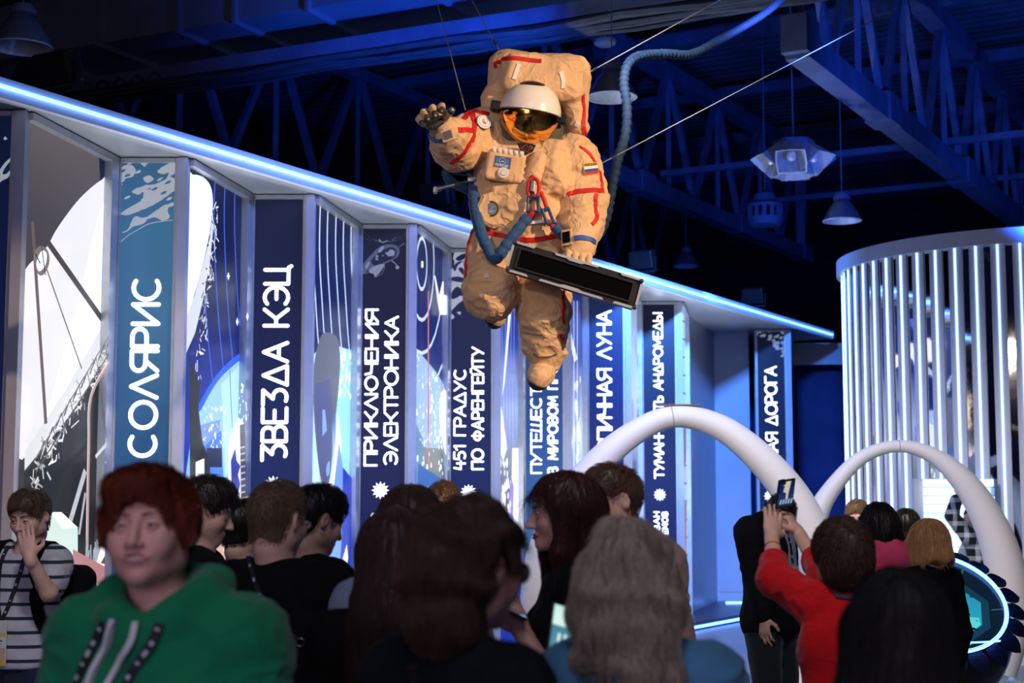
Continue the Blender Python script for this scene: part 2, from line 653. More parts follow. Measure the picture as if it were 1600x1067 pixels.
# ------------------------------------------------------------------ floor, walls, roof
floor = MB()
floor.add([(-30, -12, 0), (30, -12, 0), (30, 48, 0), (-30, 48, 0)], [(0, 1, 2, 3)])
struct(floor.build('floor', M_FLOOR), 'glossy grey vinyl hall floor reflecting blue light')
DW = Vector((math.sin(math.radians(29.2)), math.cos(math.radians(29.2)), 0))    # along the book wall and the trusses
DP = Vector((DW.y, -DW.x, 0))                                                    # across the hall, to the right
def hall(u, v, z):
    """hall coordinates: u along the book wall, v across"""
    return DW * u + DP * v + Vector((0, 0, z))
wb = MB(); wb.box(hall(41, 0, 5.2), (60, 0.3, 10.4), (DP, DW, Vector((0, 0, 1))))
struct(wb.build('wall_back', M_WALLD), 'dark back wall of the hall')
wl = MB(); wl.box(hall(14, -20, 5.2), (0.3, 60, 10.4), (DP, DW, Vector((0, 0, 1))))
struct(wl.build('wall_left', M_WALLD), 'dark side wall of the hall behind the book wall')
# corrugated roof deck with real ribs running across the trusses
cv = []; cf = []
RZ = 9.75; n = 0
prof = []
u = -6.0
while u < 42:
    prof += [(u, RZ), (u + 0.10, RZ), (u + 0.14, RZ + 0.08), (u + 0.26, RZ + 0.08)]
    u += 0.30
for (uu, zz) in prof:
    cv += [hall(uu, -24, zz), hall(uu, 24, zz)]
for k in range(len(prof) - 1):
    cf.append((2 * k, 2 * k + 1, 2 * k + 3, 2 * k + 2))
struct(obj('ceiling', cv, cf, M_DECK), 'dark corrugated steel roof deck')

# ------------------------------------------------------------------ roof trusses
def truss(v, u0, u1, zc, ht, label, step=2.35, phase=0.0, w=0.17, tie=False):
    r = thing('roof_truss', label, 'roof truss', hall(u0, v, zc), group='steel trusses under the roof')
    b = MB(); b.bar(hall(u0, v, zc), hall(u1, v, zc), w, w * 1.05)
    b.build('bottom_chord', M_STEEL, r)
    t = MB(); t.bar(hall(u0, v, zc + ht), hall(u1, v, zc + ht), w, w)
    t.build('top_chord', M_STEEL, r)
    k = 0; u = u0 + 0.12 + phase
    while u < u1 - 0.05:
        m = MB(); m.bar(hall(u, v, zc + 0.06), hall(u, v, zc + ht), 0.085, 0.085); m.build('web_post', M_STEEL, r)
        un = min(u + step, u1)
        m = MB(); m.bar(hall(u + 0.05, v, zc + ht), hall((u + un) / 2, v, zc + 0.06), 0.105, 0.105); m.build('web_diagonal', M_STEEL, r)
        m = MB(); m.bar(hall((u + un) / 2, v, zc + 0.06), hall(un - 0.05, v, zc + ht), 0.105, 0.105); m.build('web_diagonal', M_STEEL, r)
        if k % 2 == 1:
            g = MB(); g.box(hall((u + un) / 2, v, zc + 0.03), (w * 1.25, 0.55, w * 1.35), (DP, DW, Vector((0, 0, 1))))
            g.build('gusset', M_STEEL, r)
        u += step; k += 1
    e = MB(); e.box(hall(u0 + 0.12, v, zc + 0.12), (0.32, 0.5, 0.45), (DP, DW, Vector((0, 0, 1)))); e.build('end_bracket', M_STEEL, r)
    return r
def uv_of(p):
    return p.dot(DW), p.dot(DP)
ZC = EYE + 5.35
def zpt(px, py, z):
    d = ray(px, py); k = (z - EYE) / d.z
    return Vector((0, 0, EYE)) + d * k
a1 = zpt(1238, 72, ZC); b1 = zpt(1600, 345, ZC)
a2 = zpt(700, 140, ZC); b2 = zpt(1253, 400, ZC)
u_a1, v_1 = uv_of((a1 + b1) / 2); u_a1 = uv_of(a1)[0]
v_2 = uv_of(zpt(1100, 331, ZC))[1]; u_b2 = uv_of(b2)[0]
truss(v_1, u_a1, 36, ZC, 2.25, 'steel truss with blue-lit bottom chord at upper right above the drum', phase=0.0, w=0.30)
truss(v_2, 19.6, u_b2, ZC, 2.25, 'steel truss running behind the hanging spacesuit towards the cluster lamp', w=0.26, phase=0.4)
truss(v_2 - 4.9, 8.0, 36, ZC, 2.25, 'dim steel truss above the middle of the book wall', w=0.22)
truss(v_2 - 9.8, 6.0, 36, ZC, 2.25, 'dimmest steel truss above the left end of the book wall', w=0.22)
truss(v_1 + 5.2, 20.0, 38, ZC, 2.25, 'steel truss beside the right edge above the drum', w=0.26)
# purlins and bracing rods across the trusses
for k, uu in enumerate((16.5, 20.0, 23.6, 27.2, 30.8, 34.2)):
    m = MB(); m.bar(hall(uu, -16, ZC + 2.42), hall(uu, 16, ZC + 2.42), 0.14, 0.2)
    tag(m.build('purlin', M_STEEL), ('nearest', 'second', 'third', 'fourth', 'fifth', 'farthest')[k] + ' purlin under the roof deck counted from the camera', 'purlin', 'purlins under the roof deck')
for k, (uu, zz) in enumerate(((19.0, 8.2), (24.5, 7.35), (29.0, 7.6))):
    m = MB(); m.bar(hall(uu, v_2, zz), hall(uu, v_1 + 5.2, zz), 0.10, 0.10)
    tag(m.build('bracing_rod', M_STEEL), ('upper bracing rod across the trusses near the umbilical hose', 'bracing rod across the trusses level with the cluster lamp',
        'far bracing rod across the trusses above the cone lamps')[k], 'bracing rod', 'bracing rods between trusses')
# deep blue beam behind the cluster lamp
m = MB(); pa = zpt(1250, 300, 6.9); m.bar(hall(31.5, 3.2, 6.9), hall(31.5, 16, 6.9), 0.4, 0.75)
tag(m.build('roof_beam', M_STEEL), 'deep blue beam behind the cluster lamp and cone lamp', 'beam')

# ventilation duct
d0 = zpt(370, 88, EYE + 5.75)
r = thing('ventilation_duct', 'large rectangular ventilation duct under the roof at upper left', 'duct', tuple(d0))
DA = (zpt(900, 6, EYE + 5.75) - d0).normalized()
DN = Vector((DA.y, -DA.x, 0))
if DN.y > 0: DN = -DN
m = MB(); m.box(d0 + DA * 0.0 + DN * 0.62 + Vector((0, 0, 0.36)), (26, 1.24, 0.72), (DA, DN, Vector((0, 0, 1)))); m.build('duct_casing', M_DUCT, r)
for t in (-5.1, -3.9, -2.3, -1.2, 0.05, 0.9, 1.95, 3.55, 5.1):
    m = MB(); m.box(d0 + DA * t + DN * 0.62 + Vector((0, 0, 0.36)), (0.05, 1.36, 0.84), (DA, DN, Vector((0, 0, 1)))); m.build('flange', M_DUCT, r)
# upper second duct run
r = thing('ventilation_duct', 'short duct stub at the top edge left of the main duct', 'duct', tuple(zpt(310, 0, EYE + 6.75)))
c = zpt(250, -30, EYE + 6.75)
m = MB(); m.box(c + Vector((0, 0, 0.3)), (3.4, 1.1, 0.5), (DA, DN, Vector((0, 0, 1)))); m.build('duct_casing', M_DUCT, r)
m = MB(); m.box(c + DA * 1.7 + Vector((0, 0, 0.3)), (0.06, 1.22, 0.62), (DA, DN, Vector((0, 0, 1)))); m.build('flange', M_DUCT, r)
# cable tray with bundled cables
r = thing('cable_tray', 'cable tray with bundled black cables below the duct', 'cable tray', tuple(zpt(500, 105, EYE + 5.2)))
c0 = zpt(500, 106, EYE + 5.2)
m = MB(); m.box(c0 + DA * 2.0 + Vector((0, 0, 0.16)), (20, 0.5, 0.16), (DA, DN, Vector((0, 0, 1)))); m.build('tray', M_STEEL, r)
rr = random.Random(3)
for k in range(6):
    pts = []
    for t in np.arange(-8, 12.1, 1.0):
        pts.append(c0 + DA * t + DN * (-0.22 + 0.085 * k + rr.uniform(-.02, .02)) + Vector((0, 0, 0.04 + rr.uniform(-0.05, 0.02))))
    m = MB(); m.tube(catmull(pts, 2), 0.026 + 0.01 * (k % 3), 6); m.build('cable', M_CABLE, r, True)
for k in range(7):
    pts = [c0 + DA * (-4.1 + 0.28 * k) + DN * 0.28 + Vector((0, 0, 0.06 + 0.10 * math.sin(s * PI))) + DA * (0.24 * s) for s in np.linspace(0, 1, 7)]
    m = MB(); m.tube(pts, 0.018, 6); m.build('cable_loop', M_CABLE, r, True)

# ------------------------------------------------------------------ canopy over the book wall
HS = EYE + 2.59                       # soffit level
HP = EYE + 2.58                       # top of the panels
c_a = Vector((-3.313, 9.72, 0)); c_b = Vector((5.19, 24.79, 0))
cd = (c_b - c_a).normalized(); cn = Vector((cd.y, -cd.x, 0))   # cn points to the hall
c_a = c_a - cd * 2.5
L = (c_b - c_a).length
UZ = Vector((0, 0, 1))
can = thing('canopy', 'long sloping metal canopy edge over the book wall with blue light line', 'canopy', tuple(c_a))
m = MB(); m.box((c_a + c_b) / 2 - cn * 0.03 + UZ * (HS + 0.067), (L, 0.06, 0.134), (cd, cn, UZ)); m.build('fascia', M_FASCIA, can)
m = MB(); m.box((c_a + c_b) / 2 - cn * 1.0 + UZ * (HS + 0.05), (L, 1.9, 0.10), (cd, cn, UZ)); m.build('soffit', M_SOFFIT, can)
m = MB(); m.box((c_a + c_b) / 2 + cn * 0.013 + UZ * (HS + 0.072), (L, 0.026, 0.019), (cd, cn, UZ)); m.build('led_strip', M_LED, can, label='glowing blue white light line')
m = MB(); m.box(c_b + cd * 0.05 - cn * 0.02 + UZ * (HS + 0.07), (0.09, 0.09, 0.11), (cd, cn, UZ)); m.build('end_cap', M_ALU, can)
# plinth below
pl = thing('plinth', 'low dark plinth along the book wall with blue floor light', 'plinth', tuple(c_a))
m = MB(); m.box((c_a + c_b) / 2 - cn * 1.05 + UZ * 0.05, (L, 2.1, 0.10), (cd, cn, UZ)); m.build('plinth_body', M_PLINTH, pl)
m = MB(); m.box((c_a + c_b) / 2 + cn * 0.012 + UZ * 0.045, (L, 0.024, 0.03), (cd, cn, UZ)); m.build('led_strip', M_LED, pl, label='glowing blue floor line')

# ------------------------------------------------------------------ prints
class Print:
    """flat printed picture on a panel, authored in photo pixels unprojected to the panel plane"""
    def __init__(s, O, ux, w, h, uz=None):
        s.O = Vector(O); s.ux = Vector(ux).normalized(); s.w = w; s.h = h
        s.uz = Vector(uz).normalized() if uz else UZ
        s.n = s.ux.cross(s.uz).normalized()
        s.v = []; s.f = []; s.c = []; s.k = 0
    def uv(s, px, py):
        d = ray(px, py); C = Vector((0, 0, EYE))
        t = (s.O - C).dot(s.n) / d.dot(s.n)
        P = C + d * t - s.O
        return (P.dot(s.ux), P.dot(s.uz))
    def clip(s, poly):
        for ax, lim, sg in ((0, 0, 1), (0, s.w, -1), (1, 0, 1), (1, s.h, -1)):
            out = []
            for i in range(len(poly)):
                a, b = poly[i - 1], poly[i]
                da, db = (a[ax] - lim) * sg, (b[ax] - lim) * sg
                if (da >= 0) != (db >= 0):
                    t = da / (da - db)
                    out.append((a[0] + (b[0] - a[0]) * t, a[1] + (b[1] - a[1]) * t))
                if db >= 0: out.append(b)
            poly = out
            if len(poly) < 3: return []
        return poly
    def polyuv(s, poly, col, clip=True, step=True):
        if clip: poly = s.clip(poly)
        if len(poly) < 3: return
        if step: s.k += 1
        off = 0.0004 * s.k
        P = [Vector((u, v, 0)) for u, v in poly]
        tr = tessellate_polygon([P])
        n = len(s.v)
        for u, v in poly:
            s.v.append(s.O + s.ux * u + s.uz * v + s.n * off)
            if callable(col): s.c.append((*col(u, v), 1))
            else: s.c.append((*col, 1))
        for t in tr:
            a, b, c = [P[i] for i in t]
            t = tuple(t)
            if (b - a).cross(c - a).z < 0: t = t[::-1]
            s.f.append(tuple(i + n for i in t))
    def poly(s, pts, col, clip=True):
        s.polyuv([s.uv(*p) for p in pts], col, clip)
    def line(s, pts, w, col, n=0):
        """stroke of w metres through pixel points"""
        q = [s.uv(*p) for p in pts]
        s.lineuv(q, w, col, n)
    def lineuv(s, q, w, col, n=0):
        if n:
            q = [(p.x, p.y) for p in catmull([Vector((a, b, 0)) for a, b in q], n)]
        s.k += 1
        L_, R_ = [], []
        for i in range(len(q)):
            a = q[max(i - 1, 0)]; b = q[min(i + 1, len(q) - 1)]
            dx, dy = b[0] - a[0], b[1] - a[1]
            l = math.hypot(dx, dy) + 1e-9
            nx, ny = -dy / l * w / 2, dx / l * w / 2
            L_.append((q[i][0] + nx, q[i][1] + ny)); R_.append((q[i][0] - nx, q[i][1] - ny))
        for i in range(len(q) - 1):
            s.polyuv([L_[i], L_[i + 1], R_[i + 1], R_[i]], col, True, False)
    def disc(s, px, py, r, col, n=12, ry=None):
        u, v = s.uv(px, py); ry = ry or r
        s.polyuv([(u + r * math.cos(2 * PI * k / n), v + ry * math.sin(2 * PI * k / n)) for k in range(n)], col)
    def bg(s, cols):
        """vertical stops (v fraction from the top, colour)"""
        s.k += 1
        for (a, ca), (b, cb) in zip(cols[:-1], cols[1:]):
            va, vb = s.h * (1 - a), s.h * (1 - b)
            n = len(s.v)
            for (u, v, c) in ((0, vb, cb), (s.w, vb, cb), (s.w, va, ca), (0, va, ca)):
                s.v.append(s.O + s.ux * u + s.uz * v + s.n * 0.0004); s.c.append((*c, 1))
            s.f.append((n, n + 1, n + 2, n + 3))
    def blob(s, pts, col, rough=0.0, seed=0):
        rr = random.Random(seed)
        q = [Vector((*s.uv(*p), 0)) for p in pts]
        q = catmull(q, 4, True)
        s.polyuv([(p.x + rr.uniform(-rough, rough), p.y + rr.uniform(-rough, rough)) for p in q], col)
    def build(s, name, m, parent):
        return obj(name, s.v, s.f, m, parent, False, None, s.c)

# ------------------------------------------------------------------ stroke lettering
def arc(cx, cy, rx, ry, a0, a1, n=14):
    return [(cx + rx * math.cos(math.radians(a0 + (a1 - a0) * k / n)), cy + ry * math.sin(math.radians(a0 + (a1 - a0) * k / n))) for k in range(n + 1)]
GL = {
 'С': (0.86, [arc(.45, .5, .43, .5, 55, 305)]),
 'О': (0.92, [arc(.46, .5, .46, .5, 0, 360, 22)]),
 'Л': (0.80, [[(0, 0), (.40, 1), (.80, 0)]]),
 'Я': (0.72, [[(.72, 0), (.72, 1), (.28, 1)] + arc(.28, .73, .28, .27, 90, 270, 8) + [(.72, .46)], [(.36, .46), (0, 0)]]),
 'Р': (0.66, [[(0, 0), (0, 1), (.36, 1)] + arc(.36, .72, .28, .28, 90, -90, 8) + [(0, .44)]]),
 'И': (0.70, [[(0, 1), (0, 0), (.70, 1), (.70, 0)]]),
 'З': (0.66, [[(0, 1), (.62, 1), (.25, .58)] + arc(.32, .29, .32, .29, 90, -120, 10)]),
 'В': (0.66, [[(.36, .52), (0, .52), (0, 1), (.36, 1)] + arc(.36, .76, .22, .24, 90, -90, 8) + arc(.36, .26, .28, .26, 90, -90, 8) + [(0, 0), (0, .52)]]),
 'Е': (0.60, [[(.60, 0), (0, 0), (0, 1), (.60, 1)], [(0, .5), (.50, .5)]]),
 'Д': (0.90, [[(.05, 0), (.45, 1), (.85, 0), (.05, 0)]]),
 'А': (0.80, [[(0, 0), (.40, 1), (.80, 0)], [(.18, .36), (.62, .36)]]),
 'К': (0.70, [[(0, 0), (0, 1)], [(0, .5), (.30, .5), (.70, 1)], [(.30, .5), (.70, 0)]]),
 'Э': (0.82, [arc(.38, .5, .44, .5, 130, -130), [(.30, .5), (.80, .5)]]),
 'Ц': (0.76, [[(0, 1), (0, 0), (.70, 0), (.76, -.12)], [(.60, 1), (.60, 0)]]),
 'П': (0.70, [[(0, 0), (0, 1), (.70, 1), (.70, 0)]]),
 'Ю': (1.06, [[(0, 0), (0, 1)], [(0, .5), (.26, .5)], arc(.66, .5, .40, .5, 0, 360, 20)]),
 'Ч': (0.66, [[(0, 1), (.08, .52), (.66, .46)], [(.66, 1), (.66, 0)]]),
 'Н': (0.68, [[(0, 0), (0, 1)], [(.68, 0), (.68, 1)], [(0, .5), (.68, .5)]]),
 'Т': (0.70, [[(0, 1), (.70, 1)], [(.35, 1), (.35, 0)]]),
 'Г': (0.58, [[(0, 0), (0, 1), (.58, 1)]]),
 'У': (0.72, [[(0, 1), (.36, .42)], [(.72, 1), (.16, 0)]]),
 'Ф': (0.82, [[(.41, 0), (.41, 1)], arc(.41, .52, .40, .30, 0, 360, 18)]),
 'Й': (0.70, [[(0, 1), (0, 0), (.70, 1), (.70, 0)], [(.2, 1.14), (.5, 1.14)]]),
 'Ш': (0.96, [[(.1, 1), (0, 0), (.86, 0), (.96, 1)], [(.53, 1), (.43, 0)]]),
 'М': (0.90, [[(0, 0), (.08, 1), (.45, .25), (.82, 1), (.90, 0)]]),
 'Ь': (0.60, [[(0, 1), (0, 0), (.32, 0)] + arc(.32, .26, .26, .26, -90, 90, 8) + [(0, .52)]]),
 'Ы': (0.86, [[(0, 1), (0, 0), (.28, 0)] + arc(.28, .26, .26, .26, -90, 90, 8) + [(0, .52)], [(.84, 0), (.84, 1)]]),
 'Х': (0.70, [[(0, 0), (.70, 1)], [(0, 1), (.70, 0)]]),
 'С': (0.86, [arc(.45, .5, .43, .5, 55, 305)]),
 '4': (0.62, [[(.1, 1), (0, .4), (.62, .4)], [(.45, .75), (.45, 0)]]),
 '5': (0.60, [[(.56, 1), (.06, 1), (.02, .56), (.3, .6)] + arc(.28, .3, .3, .3, 80, -130, 10)]),
 '1': (0.40, [[(0, .74), (.3, 1), (.3, 0)]]),
 'I': (0.12, [[(.06, 0), (.06, 1)]]),
 ' ': (0.45, []),
 # latin subset for badges and patches
}
GL['O'] = GL['О']; GL['C'] = GL['С']
def stroke_mesh(mb, q, w, to3, n, th):
    """rounded stroke of half width w/2 as flat slab with thickness th; q 2-D points; to3 maps to 3-D"""
    def slab(poly):
        P = [to3(*p) for p in poly]
        mb.add([p + n * th for p in P] + P, [tuple(range(len(P)))] + [(i, i + len(P), (i + 1) % len(P) + len(P), (i + 1) % len(P)) for i in range(len(P))])
    hw = w / 2
    for a, b in zip(q[:-1], q[1:]):
        dx, dy = b[0] - a[0], b[1] - a[1]; l = math.hypot(dx, dy)
        if l < 1e-6: continue
        nx, ny = -dy / l * hw, dx / l * hw
        slab([(a[0] + nx, a[1] + ny), (a[0] - nx, a[1] - ny), (b[0] - nx, b[1] - ny), (b[0] + nx, b[1] + ny)])
    seen = set()
    for p in q:
        slab([(p[0] + hw * math.cos(2 * PI * k / 8), p[1] + hw * math.sin(2 * PI * k / 8)) for k in range(8)])
def text_size(t, gap=0.22):
    return sum(GL[c][0] + gap for c in t) - gap
def lettering(name, P, t, x_top, x_base, y0, y1, w, m, parent, gap=0.22, th=0.006):
    """t runs upwards from pixel y0 to y1; tops of the letters at pixel x_top, baseline at x_base"""
    ub, v0 = P.uv(x_base, y0); ut, v1 = P.uv(x_top, y1)
    ut = P.uv(x_top, (y0 + y1) / 2)[0]; ub = P.uv(x_base, (y0 + y1) / 2)[0]
    cap = ub - ut
    T = text_size(t, gap); sc = (v1 - v0) / T
    x = 0
    to3 = lambda a, b: P.O + P.ux * a + P.uz * b + P.n * 0.004
    for ch in t:
        gw, st = GL[ch]
        mb = MB()
        for s_ in st:
            stroke_mesh(mb, [(ub - gy * cap, v0 + (x + gx) * sc) for gx, gy in s_], w, to3, P.n, th)
        if st: mb.build(name, m, parent, fixn=False)
        x += gw + gap
def sunburst(P, px, py, r, m, parent, n=12):
    u, v = P.uv(px, py)
    poly = []
    for k in range(n * 2):
        rr_ = r if k % 2 == 0 else r * 0.62
        a = PI * k / n
        poly.append(P.O + P.ux * (u + rr_ * math.cos(a)) + P.uz * (v + rr_ * math.sin(a)) + P.n * 0.004)
    c = P.O + P.ux * u + P.uz * v + P.n * 0.010
    V = [c] + [p + P.n * 0.006 for p in poly]
    F = [(0, 1 + k, 1 + (k + 1) % (2 * n)) for k in range(2 * n)]
    return obj('sunburst_emblem', V, F, m, parent)

# ------------------------------------------------------------------ the book wall
XC = lambda i: -3.004 + 0.7807 * i
YC = lambda i: 11.48 + 1.42 * i
ZB = 0.10
SW = 0.475
ARTW = rgb(196, 202, 214)

def spine(i, X, Y, base, label, title):
    r = thing('book_spine_panel', label, 'book spine panel', (X, Y, ZB), group='giant book spines of the wall')
    m = MB(); m.box((X + SW / 2, Y + 0.06, (ZB + HP) / 2), (SW, 0.06, HP - ZB)); m.build('back_board', M_PLINTH, r)
    for k, (a, b) in enumerate(((0, .036), (SW - .028, SW))):
        m = MB(); m.box((X + (a + b) / 2, Y + 0.005, (ZB + HP) / 2), (b - a, 0.05, HP - ZB)); m.build('side_frame', M_ALU, r)
    m = MB(); m.box((X + SW / 2, Y + 0.004, HP - 0.016), (SW - .064, 0.048, 0.032)); m.build('top_frame', M_ALU, r)
    m = MB(); m.box((X + SW + 0.036, Y + 0.01, (ZB + HP) / 2), (0.07, 0.10, HP - ZB)); m.build('corner_post', M_POST, r)
    P = Print((X + .036, Y + 0.018, ZB), (1, 0, 0), SW - .064, HP - ZB - .032)
    P.bg(base)
    return r, P

NAVY = [(0, rgb(14, 26, 62)), (0.35, rgb(16, 32, 78)), (0.7, rgb(18, 42, 104)), (1, rgb(12, 24, 60))]  # vertical stops put soft glossy highlights into the spine colours
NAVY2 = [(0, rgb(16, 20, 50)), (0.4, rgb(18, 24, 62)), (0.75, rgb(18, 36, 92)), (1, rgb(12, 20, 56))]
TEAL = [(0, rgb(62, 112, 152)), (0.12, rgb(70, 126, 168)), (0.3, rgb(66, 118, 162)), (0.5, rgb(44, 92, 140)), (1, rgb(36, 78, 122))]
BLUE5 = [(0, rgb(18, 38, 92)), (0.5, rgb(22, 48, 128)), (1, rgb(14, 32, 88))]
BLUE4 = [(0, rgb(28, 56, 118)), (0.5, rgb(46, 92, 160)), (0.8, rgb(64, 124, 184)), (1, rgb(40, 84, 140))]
rs = random.Random(11)

# leftmost spine, cut by the frame
r, P = spine(-1, XC(-1), YC(-1), NAVY, 'dark navy book spine with white splashes cut by the left edge', '')
P.blob([(30, 232), (24, 240), (10, 252), (2, 262), (-6, 275), (-8, 290), (4, 282), (14, 276), (18, 262), (28, 250)], ARTW)
P.blob([(28, 240), (18, 250), (8, 262), (4, 272), (12, 270), (22, 256)], rgb(20, 40, 86))
P.poly([(8, 213), (12, 217), (8, 219), (5, 217)], ARTW); P.poly([(18, 231), (27, 228), (22, 235)], ARTW)
P.build('printed_face', M_SPINE, r)

# Solaris
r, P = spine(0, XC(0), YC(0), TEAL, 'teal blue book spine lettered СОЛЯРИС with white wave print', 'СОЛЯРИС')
for k, b in enumerate((
    [(190, 262), (205, 258), (212, 266), (207, 276), (196, 280), (188, 292)],
    [(276, 252), (262, 256), (252, 262), (246, 268), (254, 272), (264, 270), (258, 280), (244, 287), (228, 290), (214, 294), (206, 300), (216, 304), (224, 300), (222, 312), (210, 320), (196, 328), (189, 334), (200, 336), (222, 328), (244, 318), (262, 306), (276, 294), (276, 280), (266, 276), (276, 268)],
    [(189, 364), (200, 358), (206, 345), (212, 338), (226, 340), (240, 332), (254, 322), (264, 320), (262, 330), (265, 340), (254, 345), (244, 340), (232, 342), (224, 350), (208, 354), (198, 362)],
    [(222, 248), (232, 250), (236, 257), (226, 260), (218, 254)], [(224, 278), (234, 274), (240, 280), (230, 286)])):
    P.blob(b, ARTW, 0.002, k)
P.line([(189, 378), (200, 368), (214, 360), (232, 350), (252, 346), (270, 344)], 0.006, ARTW, 4)
for k in range(26):
    x, y = rs.uniform(192, 268), rs.uniform(254, 322)
    P.blob([(x - 5, y + 2), (x, y - 2.5), (x + 5, y - 3), (x + 2, y + 1)], rgb(64, 116, 158) if k % 2 else ARTW, 0.001, k)
P.build('printed_face', M_SPINE, r)
lettering('title_letter', P, 'СОЛЯРИС', 206, 246, 713, 432, 0.032, M_LETTER, r, 0.16)

# Zvezda Kets
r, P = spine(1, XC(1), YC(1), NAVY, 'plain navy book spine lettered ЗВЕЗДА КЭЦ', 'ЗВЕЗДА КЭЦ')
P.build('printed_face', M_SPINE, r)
lettering('title_letter', P, 'ЗВЕЗДА КЭЦ', 412, 449, 719, 416, 0.031, M_LETTER, r, 0.14)
sunburst(P, 427, 757, 0.075, M_LETTER, r)

# Elektronik
r, P = spine(2, XC(2), YC(2), NAVY2, 'dark book spine lettered ПРИКЛЮЧЕНИЯ ЭЛЕКТРОНИКА with flying machine drawing', '')
W = rgb(150, 156, 172); W2 = rgb(92, 98, 120)
P.blob([(565, 425), (566, 416), (574, 404), (582, 396), (590, 388), (604, 382), (618, 383), (624, 390), (622, 400), (614, 406), (602, 412), (590, 418), (578, 420), (570, 427)], W2, 0.001)
P.blob([(580, 408), (588, 398), (600, 390), (612, 386), (620, 392), (616, 402), (604, 408), (592, 414), (584, 414)], rgb(26, 30, 62))
P.blob([(604, 398), (610, 390), (617, 393), (614, 400)], W)
P.blob([(591, 392), (596, 385), (600, 386), (595, 394)], W); P.blob([(571, 417), (575, 409), (578, 411), (573, 420)], W)
P.blob([(577, 421), (590, 414), (601, 413), (594, 425), (586, 433), (584, 428), (579, 427)], W, 0.001)
for k in range(14):
    x = 586 + rs.uniform(0, 22); y = 404 - (x - 586) * 0.35 + rs.uniform(-5, 6); P.disc(x, y, 0.007, W, 8)
P.line([(612, 407), (618, 412), (621, 417)], 0.008, W); P.disc(621, 418, 0.018, W, 10)
P.line([(624, 386), (631, 381)], 0.004, W); P.disc(631, 381, 0.006, W, 8)
P.line([(594, 378), (592, 374), (598, 379), (606, 376)], 0.009, W, 3)
for k in range(42):
    t = rs.uniform(0, 1); s2 = 1 if k % 2 else -1
    x = 600 + s2 * (6 + 30 * t); y = 379 - 18 * t * rs.uniform(0.2, 1.1)
    P.line([(x, y), (x + 3 * s2, y - 1.5)], 0.003, W2)
P.line([(565, 426), (572, 428), (580, 424)], 0.003, W, 3); P.line([(586, 434), (597, 428), (602, 416)], 0.003, W, 3)
P.build('printed_face', M_SPINE, r)
lettering('title_letter', P, 'ПРИКЛЮЧЕНИЯ', 571, 589.5, 727, 484, 0.021, M_LETTER, r, 0.14)
lettering('title_letter', P, 'ЭЛЕКТРОНИКА', 601.5, 621, 727, 495, 0.021, M_LETTER, r, 0.14)
sunburst(P, 594.5, 766, 0.083, M_LETTER, r)
lettering('author_letter', P, 'ЕВГЕНИЙ', 582, 592, 876, 803, 0.016, M_LETTER, r, 0.30)
lettering('author_letter', P, 'ВЕЛТИСТОВ', 601, 611, 896, 803, 0.016, M_LETTER, r, 0.30)

# Fahrenheit
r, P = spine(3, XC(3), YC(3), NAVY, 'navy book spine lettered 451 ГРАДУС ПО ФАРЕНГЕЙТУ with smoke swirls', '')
for k, b in enumerate(([(708, 402), (712, 392), (722, 390), (738, 391), (745, 394), (745, 440), (735, 450), (728, 440), (716, 446), (706, 440), (699, 434), (699, 422), (707, 420), (710, 410)],
                       [(699, 447), (712, 440), (722, 443), (732, 452), (722, 452), (714, 448), (706, 456), (704, 466), (712, 466), (720, 462), (726, 466), (714, 476), (704, 486), (699, 480)],
                       [(700, 494), (706, 490), (710, 496), (702, 499)], [(714, 488), (720, 487), (719, 492)])):
    P.blob(b, ARTW, 0.003, k + 5)
for k, b in enumerate(([(712, 404), (720, 398), (730, 396), (740, 402), (728, 403), (718, 408)], [(708, 418), (714, 410), (724, 408), (716, 414), (711, 424)], [(716, 420), (722, 418), (727, 426), (730, 434), (722, 428)],
                       [(700, 436), (714, 432), (728, 436), (726, 441), (712, 440)], [(706, 462), (712, 456), (722, 458), (714, 460)])):
    P.blob(b, rgb(16, 32, 84), 0.001, k)
P.build('printed_face', M_SPINE, r)
lettering('title_letter', P, '451 ГРАДУС', 710, 727, 733, 576, 0.020, M_LETTER, r, 0.14)
lettering('title_letter', P, 'ПО ФАРЕНГЕЙТУ', 738, 755, 733, 543, 0.021, M_LETTER, r, 0.20)
sunburst(P, 732, 769, 0.083, M_LETTER, r)

# Puteshestvie
r, P = spine(4, XC(4), YC(4), BLUE4, 'mid blue book spine lettered ПУТЕШЕСТВИЕ В МИРОВОМ ПРОСТРАНСТВЕ behind the boot', '')
P.build('printed_face', M_SPINE, r)
lettering('title_letter', P, 'ПУТЕШЕСТВИЕ', 830, 845.5, 739, 557, 0.021, M_LETTER, r, 0.14)
lettering('title_letter', P, 'В МИРОВОМ ПРОСТРАНСТВЕ', 856.5, 870.5, 739, 453, 0.022, M_LETTER, r, 0.24)
sunburst(P, 846, 785, 0.083, M_LETTER, r)

# Kirpichnaya luna
r, P = spine(5, XC(5), YC(5), BLUE5, 'bright navy book spine lettered КИРПИЧНАЯ ЛУНА', '')
P.build('printed_face', M_SPINE, r)
lettering('title_letter', P, 'КИРПИЧНАЯ ЛУНА', 934, 955, 742, 486, 0.028, M_LETTER, r, 0.14)
lettering('author_letter', P, 'ЭВЕРЕТТ', 938, 950, 900, 808, 0.017, M_LETTER, r, 0.30)

